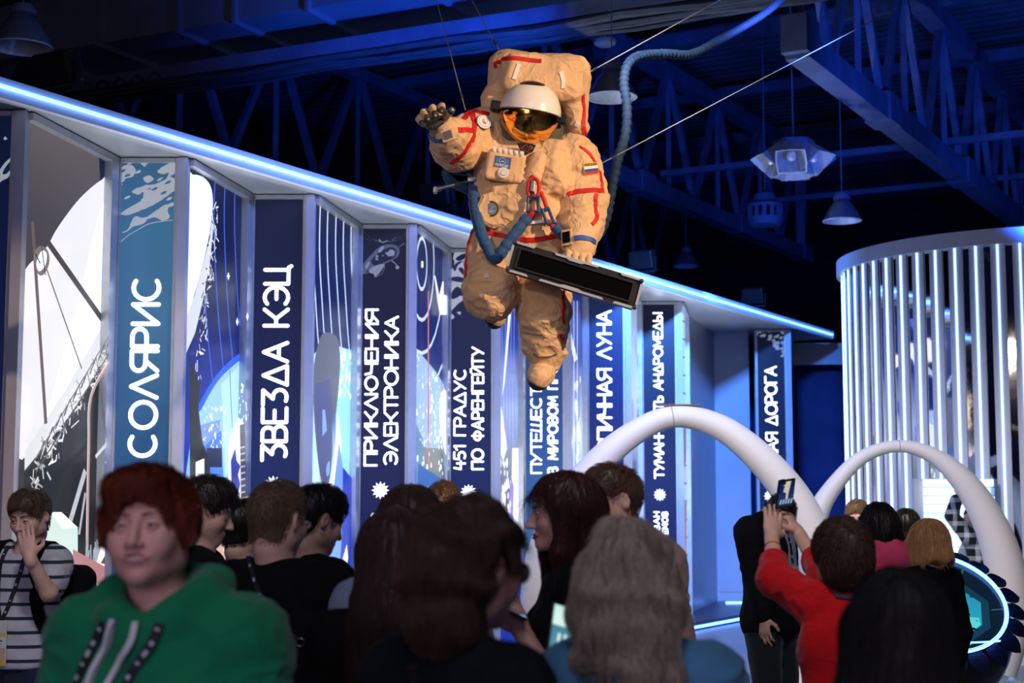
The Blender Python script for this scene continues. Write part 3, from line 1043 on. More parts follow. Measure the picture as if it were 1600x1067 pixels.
# Tumannost
r, P = spine(6, XC(6), YC(6), NAVY2, 'dark navy book spine lettered ТУМАННОСТЬ АНДРОМЕДЫ behind the tall arch', '')
P.build('printed_face', M_SPINE, r)
lettering('title_letter', P, 'ТУМАННОСТЬ АНДРОМЕДЫ', 1022, 1035.5, 747, 489, 0.022, M_LETTER, r, 0.12)
sunburst(P, 1031, 773, 0.083, M_LETTER, r)
lettering('author_letter', P, 'ИВАН', 1022, 1030, 838, 800, 0.018, M_LETTER, r, 0.30)
lettering('author_letter', P, 'ЕФРЕМОВ', 1035, 1043, 860, 800, 0.018, M_LETTER, r, 0.30)

# Lunnaya doroga
r, P = spine(8, 3.70, 23.3, NAVY2, 'farthest dark book spine lettered ЛУННАЯ ДОРОГА with white splatter', '')
for k in range(70):
    x, y = rs.uniform(1180, 1228), rs.uniform(516, 566)
    if (x - 1180) / 48 + (532 - y) / 46 < 0.35 and y > 530: continue
    P.blob([(x - 3, y + 1), (x, y - 2), (x + 3.4, y - 2), (x + 1.5, y + 2)], rgb(150, 160, 182), 0.004, k)
P.build('printed_face', M_SPINE, r)
lettering('title_letter', P, 'ЛУННАЯ ДОРОГА', 1197, 1214, 762, 573, 0.029, M_LETTER, r, 0.14)
sunburst(P, 1203, 775, 0.095, M_LETTER, r)

# picture light boxes between the spines
def picture(i, label, x0=None, y0=None):
    """light box running back from the post of spine i to the corner of spine i+1"""
    A = Vector((XC(i) + SW + 0.072, YC(i) + 0.03, ZB)); B = Vector((XC(i + 1), YC(i + 1), ZB))
    ux = (B - A); w = ux.length - 0.035; ux.normalize(); n = ux.cross(UZ)
    r = thing('picture_light_box', label, 'light box', tuple(A), group='picture light boxes between the spines')
    ax = (ux, n, UZ)
    m = MB(); m.box(A + ux * (w / 2 + 0.07) - n * 0.07 + UZ * ((HP - ZB) / 2), (w - 0.16, 0.08, HP - ZB), ax); m.build('case', M_PLINTH, r)
    m = MB(); m.box(A + ux * (w - 0.06) + UZ * ((HP - ZB) / 2), (0.12, 0.07, HP - ZB), ax); m.build('side_frame', M_ALU, r)
    m = MB(); m.box(A + ux * (w / 2 - 0.06) + UZ * (HP - ZB - 0.025), (w - 0.12, 0.07, 0.05), ax); m.build('top_frame', M_ALU, r)
    P = Print(A - n * 0.028, ux, w - 0.12, HP - ZB - 0.05)
    return r, P
WH = rgb(240, 242, 248)
# radio dish
r, P = picture(-1, 'light box picture of a huge white radio dish at the left edge')
P.bg([(0, rgb(84, 78, 80)), (0.15, rgb(66, 62, 66)), (0.5, rgb(52, 50, 54)), (1, rgb(40, 42, 44))])
P.poly([(154, 236), (180, 245), (180, 300), (157, 300)], rgb(10, 18, 52))
P.blob([(176, 272), (160, 280), (140, 295), (120, 315), (100, 341), (86, 362), (74, 384), (60, 400), (40, 420), (20, 470), (16, 600), (28, 716), (60, 680), (100, 615), (165, 500), (190, 470), (188, 380)], rgb(226, 224, 228))
P.poly([(176, 272), (150, 350), (120, 480), (60, 690), (165, 500), (185, 480)], rgb(246, 246, 250))
P.poly([(165, 500), (100, 612), (38, 706), (38, 735), (100, 660), (135, 612), (172, 545)], rgb(214, 214, 218))
P.poly([(172, 540), (132, 612), (96, 668), (38, 742), (38, 900), (176, 900)], rgb(26, 27, 29))
P.line([(50, 344), (162, 503)], 0.055, rgb(66, 60, 62)); P.line([(50, 346), (71, 662)], 0.045, rgb(96, 82, 82)); P.line([(72, 420), (127, 576)], 0.016, rgb(104, 92, 92))
P.blob([(52, 398), (62, 384), (74, 392), (76, 412), (66, 430), (56, 424)], rgb(110, 108, 110)); P.blob([(56, 410), (64, 392), (72, 396), (70, 414), (60, 424)], WH)
P.line([(64, 384), (70, 430)], 0.012, rgb(40, 36, 38)); P.line([(54, 396), (62, 412)], 0.012, rgb(40, 36, 38))
for k in range(150):
    t = rs.uniform(0, 1); x = 168 - 128 * t; y = 520 + 205 * t + rs.uniform(2, 44) * (0.5 + t)
    a = rs.uniform(0, PI); l = rs.uniform(4, 13)
    P.line([(x - l * math.cos(a) * .6, y - l * math.sin(a)), (x + l * math.cos(a) * .6, y + l * math.sin(a))], rs.uniform(0.006, 0.018), rgb(*(3 * [rs.choice([235, 205, 160])])))
for k in range(9):
    t = k / 9; x = 164 - 124 * t; y = 516 + 194 * t
    P.line([(x, y), (x - 10, y + 26)], 0.014, rgb(60, 60, 62)); P.line([(x, y), (x + 6, y + 30)], 0.012, rgb(90, 90, 92))
P.line([(166, 508), (40, 716)], 0.014, rgb(120, 112, 114)); P.line([(170, 530), (40, 738)], 0.014, rgb(84, 80, 82))
P.line([(160, 560), (128, 618), (124, 700), (121, 880)], 0.035, rgb(168, 140, 132), 5); P.line([(158, 560), (126, 618), (122, 700), (119, 880)], 0.010, rgb(235, 215, 205), 5)
P.poly([(158, 556), (166, 536), (170, 550), (162, 576)], rgb(190, 108, 84))
P.line([(118, 735), (94, 815)], 0.06, rgb(180, 182, 184)); P.line([(118, 770), (108, 835)], 0.03, rgb(170, 172, 174)); P.line([(160, 684), (134, 714)], 0.03, rgb(190, 192, 194))
P.poly([(148, 722), (162, 716), (164, 722), (154, 726)], rgb(200, 200, 202))
for k in range(20):
    x = rs.uniform(118, 146); P.line([(x, rs.uniform(842, 860)), (x + rs.uniform(-2, 2), 880)], 0.02, rgb(150, 160, 170))
P.poly([(30, 800), (76, 802), (104, 824), (104, 900), (30, 900)], rgb(196, 214, 204)); P.poly([(60, 800), (78, 800), (104, 824), (80, 826)], rgb(248, 248, 244))
P.poly([(160, 790), (178, 790), (176, 900), (132, 884)], rgb(240, 232, 226)); P.poly([(150, 862), (176, 850), (176, 885), (140, 880)], rgb(110, 70, 56))
P.poly([(96, 858), (175, 900), (176, 940), (96, 888)], rgb(168, 118, 118)); P.poly([(96, 888), (176, 936), (176, 958), (96, 908)], rgb(220, 200, 172))
P.poly([(92, 905), (132, 930), (132, 945), (92, 920)], rgb(70, 62, 58)); P.poly([(98, 922), (178, 960), (178, 1300), (98, 1300)], rgb(236, 138, 88)); P.poly([(20, 900), (99, 922), (99, 1300), (20, 1300)], rgb(172, 196, 164))
P.build('printed_picture', M_PRINT, r)

# blue planet and phone
r, P = picture(0, 'light box picture of a dish rim and blue planet right of СОЛЯРИС')
P.bg([(0, rgb(10, 18, 50)), (0.25, rgb(14, 24, 66)), (0.45, rgb(26, 46, 150)), (0.6, rgb(40, 66, 190)), (1, rgb(60, 110, 200))])
for k, x in enumerate((318, 337, 353, 369)):
    P.line([(x, 260), (x - 3, 340), (x + 1, 450), (x + 8, 540), (x + 16, 610)], 0.02, rgb(58, 96, 220), 4)
P.blob([(300, 660), (312, 628), (332, 594), (352, 570), (385, 545), (420, 535), (430, 900), (290, 900)], rgb(40, 96, 224))
P.blob([(300, 672), (314, 640), (334, 604), (354, 580), (386, 556), (420, 548), (430, 900), (290, 900)], rgb(150, 196, 246))
P.poly([(345, 600), (385, 560), (390, 760), (352, 740)], rgb(176, 222, 252)); P.poly([(300, 668), (344, 655), (340, 700), (306, 730), (298, 700)], rgb(120, 150, 232))
P.poly([(296, 720), (345, 672), (350, 780), (296, 780)], rgb(56, 116, 214))
P.blob([(288, 278), (300, 273), (315, 276), (326, 287), (331, 304), (331, 330), (325, 372), (314, 420), (302, 462), (288, 500)], rgb(250, 252, 254))
P.poly([(288, 500), (303, 462), (327, 372), (331, 330), (333, 352), (327, 410), (316, 470), (304, 520), (288, 556)], rgb(205, 208, 216))
for k in range(120):
    t = rs.uniform(0, 1); x = 332 - 34 * t ** 1.3 + rs.uniform(-5, 4); y = 320 + 290 * t
    l = rs.uniform(3, 9); a = rs.uniform(0, PI)
    P.line([(x - l * .35 * math.cos(a), y - l * math.sin(a)), (x + l * .35 * math.cos(a), y + l * math.sin(a))], 0.012, rs.choice([rgb(236, 238, 244), rgb(180, 184, 190), rgb(40, 44, 56)]))
P.poly([(286, 560), (302, 600), (300, 640), (306, 690), (318, 720), (318, 760), (286, 760)], rgb(44, 46, 50))
for k in range(60):
    P.disc(rs.uniform(302, 342), rs.uniform(632, 700), rs.uniform(.006, .018), rgb(236, 242, 255), 7)
for k in range(40):
    P.disc(rs.uniform(356, 376), rs.uniform(600, 680), rs.uniform(.006, .02), rgb(220, 240, 255), 7)
P.line([(342, 578), (346, 668)], 0.016, rgb(90, 98, 120))
P.poly([(340, 690), (356, 652), (364, 660), (366, 790), (356, 800), (340, 770)], rgb(226, 228, 232)); P.poly([(358, 664), (366, 662), (369, 790), (360, 792)], rgb(70, 70, 76))
for k in range(8): P.line([(358, 700 + 10 * k), (366, 698 + 10 * k)], 0.014, rgb(170, 172, 180))
P.poly([(343, 720), (350, 700), (352, 720), (358, 728), (354, 742), (358, 756), (350, 790), (344, 760)], rgb(48, 56, 150))
for x, y, s_ in ((339, 432, .05), (353, 503, .08), (369, 495, .05)):
    P.poly([(x - 2, y), (x, y - 7), (x + 2, y), (x, y + 7)], WH); P.poly([(x - 3, y), (x, y - 1.6), (x + 3, y), (x, y + 1.6)], WH)
P.poly([(304, 700), (328, 700), (328, 730), (304, 730)], rgb(30, 40, 70)); P.poly([(286, 722), (300, 716), (300, 760), (286, 762)], rgb(224, 226, 230))
P.poly([(290, 800), (385, 770), (385, 900), (290, 900)], rgb(196, 160, 140)); P.poly([(330, 860), (358, 800), (380, 830), (350, 880)], rgb(244, 242, 240))
P.poly([(290, 900), (400, 880), (400, 1200), (290, 1200)], rgb(120, 90, 90))
P.build('printed_picture', M_PRINT, r)

# profile and arcs
r, P = picture(1, 'light box picture of a dark profile under white arcs right of ЗВЕЗДА КЭЦ')
P.bg([(0, rgb(8, 16, 52)), (0.25, rgb(12, 24, 78)), (0.45, rgb(70, 96, 150)), (0.55, rgb(170, 208, 240)), (1, rgb(40, 70, 190))])
for k, x in enumerate((491, 501, 513, 526, 538, 550)):
    P.line([(x, 300), (x - 2, 390), (x + 2, 470), (x + 6, 530), (x + 12, 590)], 0.03, rgb(206, 222, 252), 4)
P.poly([(524, 540), (552, 548), (552, 800), (524, 800)], rgb(150, 220, 250)); P.poly([(484, 560), (498, 545), (498, 800), (484, 800)], rgb(196, 232, 252))
for k in range(50): P.disc(rs.uniform(528, 550), rs.uniform(544, 620), rs.uniform(.01, .04), WH, 7)
P.blob([(498, 525), (512, 520), (524, 530), (528, 560), (526, 600), (522, 640), (520, 652), (514, 640), (516, 700), (512, 745), (504, 770), (496, 740), (490, 690), (486, 630), (487, 570)], rgb(92, 96, 112))
P.poly([(488, 600), (512, 592), (516, 650), (512, 720), (506, 760), (497, 740), (490, 680)], rgb(76, 82, 130))
P.poly([(500, 640), (504, 640), (507, 672), (500, 682)], rgb(130, 168, 236)); P.blob([(506, 730), (511, 720), (511, 738), (507, 744)], rgb(130, 168, 236))
P.poly([(524, 640), (530, 700), (516, 790), (508, 800), (518, 720)], rgb(250, 250, 252)); P.poly([(526, 690), (536, 760), (530, 900), (505, 900), (514, 790)], rgb(110, 150, 236))
P.poly([(532, 730), (556, 760), (556, 1000), (520, 1000), (530, 840)], rgb(28, 52, 170)); P.poly([(526, 890), (538, 850), (540, 872), (530, 920)], rgb(236, 232, 240))
P.build('printed_picture', M_PRINT, r)

# orbit rings and shuttle
r, P = picture(2, 'light box picture of orbit rings and a red mast right of ЭЛЕКТРОНИКА')
P.bg([(0, rgb(14, 22, 62)), (0.3, rgb(18, 34, 104)), (0.5, rgb(140, 170, 230)), (0.68, rgb(150, 180, 220)), (0.85, rgb(120, 150, 190)), (1, rgb(40, 60, 100))])
for cx, cy, rx, ry in ((659, 412, 8, 40), (659, 412, 19, 88), (659, 412, 34, 140), (659, 412, 52, 200)):
    P.line([(cx + rx * math.cos(2 * PI * k / 28), cy + ry * math.sin(2 * PI * k / 28)) for k in range(29)], 0.035, rgb(206, 218, 246))
P.poly([(658, 408), (661, 408), (661, 418), (658, 418)], WH)
P.poly([(640, 545), (660, 556), (680, 580), (700, 612), (700, 900), (640, 900)], rgb(150, 182, 232)); P.poly([(640, 640), (662, 690), (680, 760), (640, 790)], rgb(96, 136, 170)); P.poly([(660, 700), (700, 700), (700, 800), (672, 800)], rgb(120, 128, 122))
for k in range(120):
    x = rs.uniform(644, 692); P.disc(x, rs.uniform(548 + (x - 644) * 1.1, 740), rs.uniform(.008, .035), rgb(250, 252, 255), 7)
P.line([(662, 455), (662, 760)], 0.05, rgb(196, 120, 116)); P.line([(662, 600), (662, 680)], 0.05, rgb(226, 70, 60)); P.line([(662, 740), (662, 860)], 0.05, rgb(210, 90, 80))
P.poly([(671, 430), (673, 432), (679, 462), (684, 440), (686, 440), (686, 460), (691, 462), (691, 492), (680, 492), (676, 470)], WH)
P.blob([(682, 615), (690, 612), (692, 660), (691, 712), (684, 690), (679, 650)], rgb(226, 228, 240))
P.poly([(640, 720), (700, 760), (700, 1100), (640, 1100)], rgb(60, 100, 170))
P.build('printed_picture', M_PRINT, r)

# narrow grazing pictures
r, P = picture(3, 'light box picture of a rocket plume seen edge-on left of ПУТЕШЕСТВИЕ')
P.bg([(0, rgb(14, 24, 84)), (0.2, rgb(24, 40, 140)), (0.38, rgb(150, 170, 214)), (0.5, rgb(120, 132, 150)), (0.66, rgb(64, 70, 74)), (1, rgb(30, 44, 120))])
for k in range(7):
    P.line([(774 + 5 * k, 430), (776 + 4.4 * k, 560), (774 + 5 * k, 700)], 0.05, rgb(90, 116, 226), 4)
P.poly([(795, 476), (799, 476), (788, 600), (784, 620)], WH); P.poly([(772, 610), (784, 640), (792, 700), (786, 720), (772, 690)], rgb(226, 222, 228))
P.poly([(800, 700), (812, 700), (812, 900), (796, 900)], WH); P.poly([(797, 740), (802, 760), (799, 900), (792, 900), (794, 800)], rgb(150, 132, 226))
for k in range(60): P.disc(rs.uniform(776, 796), rs.uniform(720, 830), rs.uniform(.02, .06), WH, 7)
P.poly([(770, 860), (815, 860), (815, 1200), (770, 1200)], rgb(30, 40, 150))
P.build('printed_picture', M_PRINT, r)
r, P = picture(4, 'light box picture with white streak between ПУТЕШЕСТВИЕ and КИРПИЧНАЯ ЛУНА')
P.bg([(0, rgb(16, 26, 80)), (0.2, rgb(24, 44, 130)), (0.45, rgb(190, 205, 230)), (0.6, rgb(120, 136, 190)), (1, rgb(30, 50, 140))])
P.poly([(884, 490), (890, 510), (902, 560), (898, 566), (886, 520)], WH)
for k in range(8): P.line([(886 + 2.6 * k, 470), (886 + 2.6 * k, 760)], 0.05, rgb(60, 86, 190) if k % 2 else rgb(200, 214, 240))
for k in range(26): P.disc(rs.uniform(884, 906), rs.uniform(560, 740), rs.uniform(.03, .12), rgb(220, 230, 250), 7)
P.build('printed_picture', M_PRINT, r)
r, P = picture(5, 'pale light box picture between КИРПИЧНАЯ ЛУНА and ТУМАННОСТЬ АНДРОМЕДЫ')
P.bg([(0, rgb(120, 140, 180)), (0.3, rgb(180, 196, 220)), (0.55, rgb(70, 84, 120)), (0.7, rgb(200, 206, 232)), (1, rgb(90, 110, 200))])
for k in range(30): P.disc(rs.uniform(976, 998), rs.uniform(500, 860), rs.uniform(.04, .16), rs.choice([WH, rgb(60, 70, 120), rgb(150, 140, 220)]), 7)
P.build('printed_picture', M_PRINT, r)
r, P = picture(6, 'pale blue light box sliver with printed-in reflections right of ТУМАННОСТЬ АНДРОМЕДЫ')
P.bg([(0, rgb(170, 200, 240)), (0.3, rgb(150, 186, 240)), (0.5, rgb(180, 160, 150)), (0.7, rgb(150, 184, 236)), (1, rgb(110, 150, 230))])  # mirror reflections on this panel put into the print colours
for k in range(14): P.line([(1060, 500 + 28 * k), (1074, 504 + 28 * k)], 0.02, rgb(60, 70, 96))
P.poly([(1066, 640), (1072, 640), (1071, 720), (1066, 740)], rgb(120, 84, 60)); P.poly([(1066, 790), (1072, 780), (1072, 900), (1067, 920)], rgb(140, 100, 76))
P.build('printed_picture', M_PRINT, r)

# plain end section of the wall
def wallseg(name, A, B, m, label, th=0.08):
    A = Vector(A); B = Vector(B); ux = (B - A); w = ux.length; ux.normalize(); n = ux.cross(UZ)
    mb = MB(); mb.box((A + B) / 2 - n * th / 2 + UZ * ((HS + ZB) / 2), (w, th, HS - ZB), (ux, n, UZ))
    return struct(mb.build(name, m), label)
wallseg('wall_end', (XC(7), YC(7), 0), (3.16, 23.9, 0), M_WALLP, 'plain blue-lit wall panel past the last light box')
wallseg('wall_niche', (3.16, 23.9, 0), (3.70, 23.9, 0), M_WALLP, 'pale frontal wall panel between plain panel and last spine')
m = MB(); m.box((3.37, 23.895, 1.1), (0.36, 0.02, 1.72)); struct(m.build('door_1', M_WALLP), 'flush service door in the pale wall panel')
m = MB(); m.box((3.44, 23.2, 0.12), (0.5, 0.03, 0.03)); tag(m.build('light_strip', M_LED), 'short blue light strip at the foot of the pale wall niche', 'light strip')
wallseg('wall_return', (3.70 + SW + 0.07, 23.36, 0), (3.9 + SW, 25.0, 0), M_WALLP, 'edge of the book wall beside the curtain')
# lintel and curtain beyond
m = MB(); m.bar((4.2, 25.6, EYE + 2.42), (6.6, 25.6, EYE + 2.42), 0.2, 0.36); tag(m.build('lintel_beam', M_WALLP), 'pale lintel beam between the book wall and the drum', 'beam')
cv = []; cf = []; N = 90
for k in range(N + 1):
    x = 3.9 + 7.0 * k / N
    y = 26.0 + 0.07 * math.sin(k * 0.55) + 0.05 * math.sin(k * 0.23 + 1)
    for z in (0, 1.4, 2.8, EYE + 2.4):
        cv.append((x + 0.03 * math.sin(z * 2 + k * .2), y, z))
for k in range(N):
    for j in range(3):
        cf.append((k * 4 + j, k * 4 + j + 1, k * 4 + j + 5, k * 4 + j + 4))
M_CURT = mat('navy_curtain', (0.015, 0.03, 0.12), 0.85, var=0.2, vscale=3, sheen=0.2)
tag(obj('curtain', cv, cf, M_CURT, None, True), 'dark navy curtain hanging between the book wall and the drum', 'curtain')
# ------------------------------------------------------------------ slatted mirror drum
DC = Vector((5.95, 17.5, 0)); DR = 2.1; DZ = EYE + 2.61
M_MIRROR = mat('mirror_film', (0.86, 0.88, 0.92), 0.035, 1.0, var=0.03, vscale=2.0, bump=0.05, bscale=5.0)
M_SLAT = mat('white_slat', rgb(205, 208, 222), 0.4, 0.1, var=0.04)
dr = thing('slatted_drum', 'round pavilion of white slats, mirrors and vertical light lines', 'pavilion', tuple(DC))
NS = 60
slat_me = None
for k in range(NS):
    a = 2 * PI * (k + 0.5) / NS
    d = Vector((math.cos(a), math.sin(a), 0)); t = Vector((-d.y, d.x, 0))
    if d.y > 0.62: continue
    ax = (t, d, UZ)
    m = MB(); m.box(DC + d * DR + UZ * (DZ / 2), (0.146, 0.012, DZ), ax); m.build('slat', M_SLAT, dr)
    m = MB(); m.box(DC + d * (DR + 0.012) + UZ * (DZ / 2), (0.018, 0.014, DZ), ax); m.build('light_line', M_LEDW, dr)
    a2 = 2 * PI * k / NS + 0.0
    d2 = Vector((math.cos(a2), math.sin(a2), 0)); t2 = Vector((-d2.y, d2.x, 0))
    j = random.Random(k)
    mb = MB(); nz = 14; V = []; F = []
    tw = j.uniform(-.05, .05)
    for q in range(nz + 1):
        z = DZ * q / nz
        for s_ in (-0.10, 0.10):
            V.append(DC + d2 * (DR - 0.010 + s_ * tw * 0.4 + 0.002 * j.uniform(-1, 1)) + t2 * (s_ * 0.9) + UZ * z)
    for q in range(nz):
        F.append((2 * q, 2 * q + 1, 2 * q + 3, 2 * q + 2))
    mb.add(V, F); mb.build('mirror_strip', M_MIRROR, dr, True)
m = MB(); m.lathe([(DR - 0.15, DZ), (DR + 0.07, DZ), (DR + 0.07, DZ + 0.16), (DR - 0.15, DZ + 0.16), (DR - 0.15, DZ)], DC, 96); m.build('top_rim', M_SLAT, dr, True)
m = MB(); m.lathe([(0.02, DZ + 0.02), (DR - 0.1, DZ + 0.02)], DC, 64); m.build('roof_disc', M_WALLD, dr, True)
m = MB(); m.lathe([(DR - 0.12, 0), (DR - 0.12, DZ)], DC, 64); m.build('inner_wall', M_WALLD, dr, True)

# ------------------------------------------------------------------ white arches
def arch(label, pts, Y, seam):
    C = [at(p[0], p[1], Y + (p[3] if len(p) > 3 else 0)) for p in pts]
    Rr = [p[2] * Y / FPX for p in pts]
    n = 7
    C2 = catmull(C, n)
    R2 = [p.x for p in catmull([Vector((q, 0, 0)) for q in Rr], n)]
    # set the feet on the floor
    z0 = min(c.z for c in C2)
    r = thing('inflatable_arch', label, 'arch', (C[len(C) // 2].x, Y, 0), group='white inflatable arches')
    m = MB(); m.tube(C2, R2, 28); m.build('arch_tube', M_WHITE, r, True)
    i = min(range(len(C2)), key=lambda k: abs(k - seam * n))
    t = (C2[i + 1] - C2[i - 1]).normalized()
    x = t.cross(Vector((0, 1, 0))).normalized(); y = t.cross(x)
    ring = [C2[i] + (x * math.cos(2 * PI * k / 28) + y * math.sin(2 * PI * k / 28)) * (R2[i] * 1.012) for k in range(28)]
    m = MB(); m.tube(ring, 0.004, 5, closed=True); m.build('seam', M_ALU, r, True)
    for c_, rr_ in ((C2[0], R2[0]), (C2[-1], R2[-1])):
        m = MB(); m.lathe([(0.01, 0.03), (rr_ * 1.25, 0.03), (rr_ * 1.3, 0.0)], (c_.x, c_.y, 0.0), 28); m.build('foot_plate', M_ALU, r, True)
    return r
a = arch('taller white arch in front of the farthest book spines', [(862, 1074, 24), (846, 1010, 27), (842, 950, 29), (850, 880, 30), (876, 806, 28), (922, 738, 24), (980, 684, 20), (1050, 651, 17.5), (1122, 666, 20), (1186, 714, 24),
     (1238, 776, 28), (1272, 846, 31), (1284, 912, 31), (1276, 970, 29), (1260, 1030, 26), (1246, 1074, 24)], 13.0, 7)
m = MB(); m.box(at(1060, 633, 13.0), (0.36, 0.10, 0.012)); m.build('top_plate', mat('clear_brown_plate', rgb(120, 104, 96), 0.3, var=0.1), a)
arch('smaller white arch over the round screen table by the drum', [(1290, 1052, 22), (1268, 960, 22), (1264, 880, 20), (1276, 808, 17), (1304, 758, 13.5), (1348, 714, 11), (1404, 697, 9.5), (1460, 713, 13), (1510, 757, 20),
     (1548, 820, 26), (1570, 885, 30), (1578, 950, 31), (1572, 1010, 28), (1562, 1052, 25)], 14.0, 6)

# ------------------------------------------------------------------ white brick display board behind the smaller arch
bd = thing('brick_display_board', 'glowing white display board of staggered bricks behind the smaller arch', 'display board', tuple(at(1492, 900, 15.5)))
M_BRICK = mat('white_display_brick', rgb(238, 242, 248), 0.4, emit=(0.78, 0.9, 1.0), strength=0.95, var=0.02)
M_BRICKB = mat('blue_display_brick', rgb(150, 190, 220), 0.4, emit=(0.25, 0.5, 0.75), strength=0.55, var=0.05)
M_BRICKR = mat('pink_display_brick', rgb(240, 120, 140), 0.4, emit=(0.9, 0.25, 0.35), strength=0.6, var=0.05)
tl = at(1441, 748, 15.5); br = at(1552, 752, 15.5); zb = 0.25
m = MB(); m.box(((tl.x + br.x) / 2, 15.56, (tl.z + zb) / 2), (br.x - tl.x, 0.06, tl.z - zb)); m.build('back_panel', M_BRICKB, bd)
m = MB(); m.box((tl.x - 0.045, 15.53, (tl.z + zb) / 2), (0.09, 0.1, tl.z - zb)); m.build('side_post', M_SLAT, bd)
m = MB(); m.box((br.x + 0.02, 15.53, (tl.z + zb) / 2), (0.03, 0.1, tl.z - zb)); m.build('side_post', M_STEEL, bd)
m = MB(); m.box(((tl.x + br.x) / 2, 15.5, zb / 2), (br.x - tl.x, 0.3, zb)); m.build('base', M_SLAT, bd)
z = tl.z; rr = random.Random(5); row = 0
while z > zb + 0.06:
    hgt = 0.085; x = tl.x
    while x < br.x - 0.02:
        w = min(rr.uniform(0.1, 0.42), br.x - x)
        q = rr.random()
        mt = M_BRICKB if q < 0.16 else M_BRICK
        if row == 2 and 0.20 < x - tl.x < 0.36: mt = M_BRICKR; w = 0.15
        m = MB(); m.box((x + w / 2, 15.5 - rr.uniform(0, 0.035), z - hgt / 2), (w - 0.012, 0.08, hgt - 0.014)); m.build('brick', mt, bd)
        x += w
    z -= hgt; row += 1

# ------------------------------------------------------------------ round screen table with petals
M_GLOSS = mat('black_gloss_shell', (0.006, 0.007, 0.012), 0.12, 0.0, var=0.2, coat=0.6)
M_PETAL = mat('navy_petal', (0.006, 0.014, 0.07), 0.5, var=0.2, vscale=8)
pc = at(1462, 943, 10.0)
nn = Vector((0.02, -0.66, 0.75)).normalized()
px_ = Vector((1, 0, -0.16)); px_ = (px_ - nn * px_.dot(nn)).normalized(); py_ = nn.cross(px_)
PR = 0.44
pod = thing('screen_table', 'round tilted touch screen on a black ball ringed with dark petals', 'screen table', (pc.x, pc.y, 0))
sc_ = pc - nn * 0.26
m = MB(); R = 0.53
m.lathe([(R * math.sin(t), -R * math.cos(t)) for t in np.linspace(0.02, PI - 0.98, 22)], sc_, 48, (px_, py_, nn)); m.build('ball_body', M_GLOSS, pod, True)
m = MB(); m.lathe([(0.26, -sc_.z), (0.28, -sc_.z + 0.03), (0.22, -sc_.z + 0.1), (0.2, -0.3)], sc_, 32); m.build('pedestal', M_GLOSS, pod, True)
m = MB(); ring = [pc + nn * 0.02 + (px_ * math.cos(t) + py_ * math.sin(t)) * PR for t in np.linspace(0, 2 * PI, 64, endpoint=False)]
m.tube(ring, 0.013, 8, closed=True); m.build('light_ring', M_LED, pod, True)
rb = [sc_ + UZ * -0.02 + (Vector((1, 0, 0)) * math.cos(t) + Vector((0, 1, 0)) * math.sin(t)) * (R + 0.002) for t in np.linspace(0, 2 * PI, 64, endpoint=False)]
m = MB(); m.tube(rb, 0.006, 6, closed=True); m.build('belt_light', M_LED, pod, True)
petal_me = None
for k in range(22):
    a = 2 * PI * k / 22
    d = px_ * math.cos(a) + py_ * math.sin(a); t = -px_ * math.sin(a) + py_ * math.cos(a)
    out = []
    for s_ in np.linspace(0, 1, 7):
        out.append((s_, 0.066 * math.sin(PI * min(1, s_ * 0.9 + 0.1)) ** 0.7))
    poly = [(s_, w) for s_, w in out] + [(s_, -w) for s_, w in out[::-1]]
    P3 = [pc + d * (PR + 0.0 + 0.15 * s_) + t * w + nn * (0.01 - 0.05 * s_ * s_) for s_, w in poly]
    m = MB(); m.prism(P3, -nn * 0.012); m.build('petal', M_PETAL, pod)
# screen picture: cockpit window with asteroids over a cyan planet
P = Print(pc - px_ * PR - py_ * PR + nn * 0.004, px_, 2 * PR, 2 * PR, py_)
def el(r0, n=40): return [(PR + r0 * math.cos(2 * PI * k / n), PR + r0 * math.sin(2 * PI * k / n)) for k in range(n)]
P.polyuv(el(PR * 0.985), rgb(14, 30, 46))
P.polyuv([(.30, .16), (.62, .12), (.76, .26), (.78, .50), (.62, .66), (.30, .62), (.22, .40)], rgb(22, 60, 84))
P.polyuv([(.33, .20), (.60, .17), (.71, .28), (.73, .48), (.60, .60), (.33, .58)], lambda u, v: rgb(40, 120 + 60 * (1 - v), 150 + 60 * (1 - v)))
P.polyuv([(.34, .20), (.60, .17), (.70, .28), (.70, .34), (.34, .34)], rgb(90, 214, 216))
rr = random.Random(8)
for k in range(34):
    u, v, s_ = rr.uniform(.36, .70), rr.uniform(.2, .56), rr.choice([.004, .005, .007, .012])
    P.polyuv([(u + s_ * 1.5 * math.cos(2 * PI * j / 7) * rr.uniform(.7, 1.2), v + s_ * math.sin(2 * PI * j / 7) * rr.uniform(.7, 1.2)) for j in range(7)], rgb(10, 24, 40))
P.polyuv([(.30, .08), (.56, .05), (.62, .09), (.34, .14)], rgb(180, 190, 196))
for k in range(12): P.polyuv([(.50 + .02 * (k % 4), .72 - .028 * (k // 4)), (.515 + .02 * (k % 4), .72 - .028 * (k // 4)), (.515 + .02 * (k % 4), .735 - .028 * (k // 4)), (.50 + .02 * (k % 4), .735 - .028 * (k // 4))], rgb(214, 50, 60))
for a_, b_ in (((.05, .45), (.24, .42)), ((.78, .4), (.86, .42)), ((.45, .62), (.44, .84)), ((.6, .62), (.66, .78))):
    P.lineuv([a_, b_], 0.012, rgb(40, 90, 112))
P.build('screen', print_mat('screen_glow', 0.95, 0.2), pod)

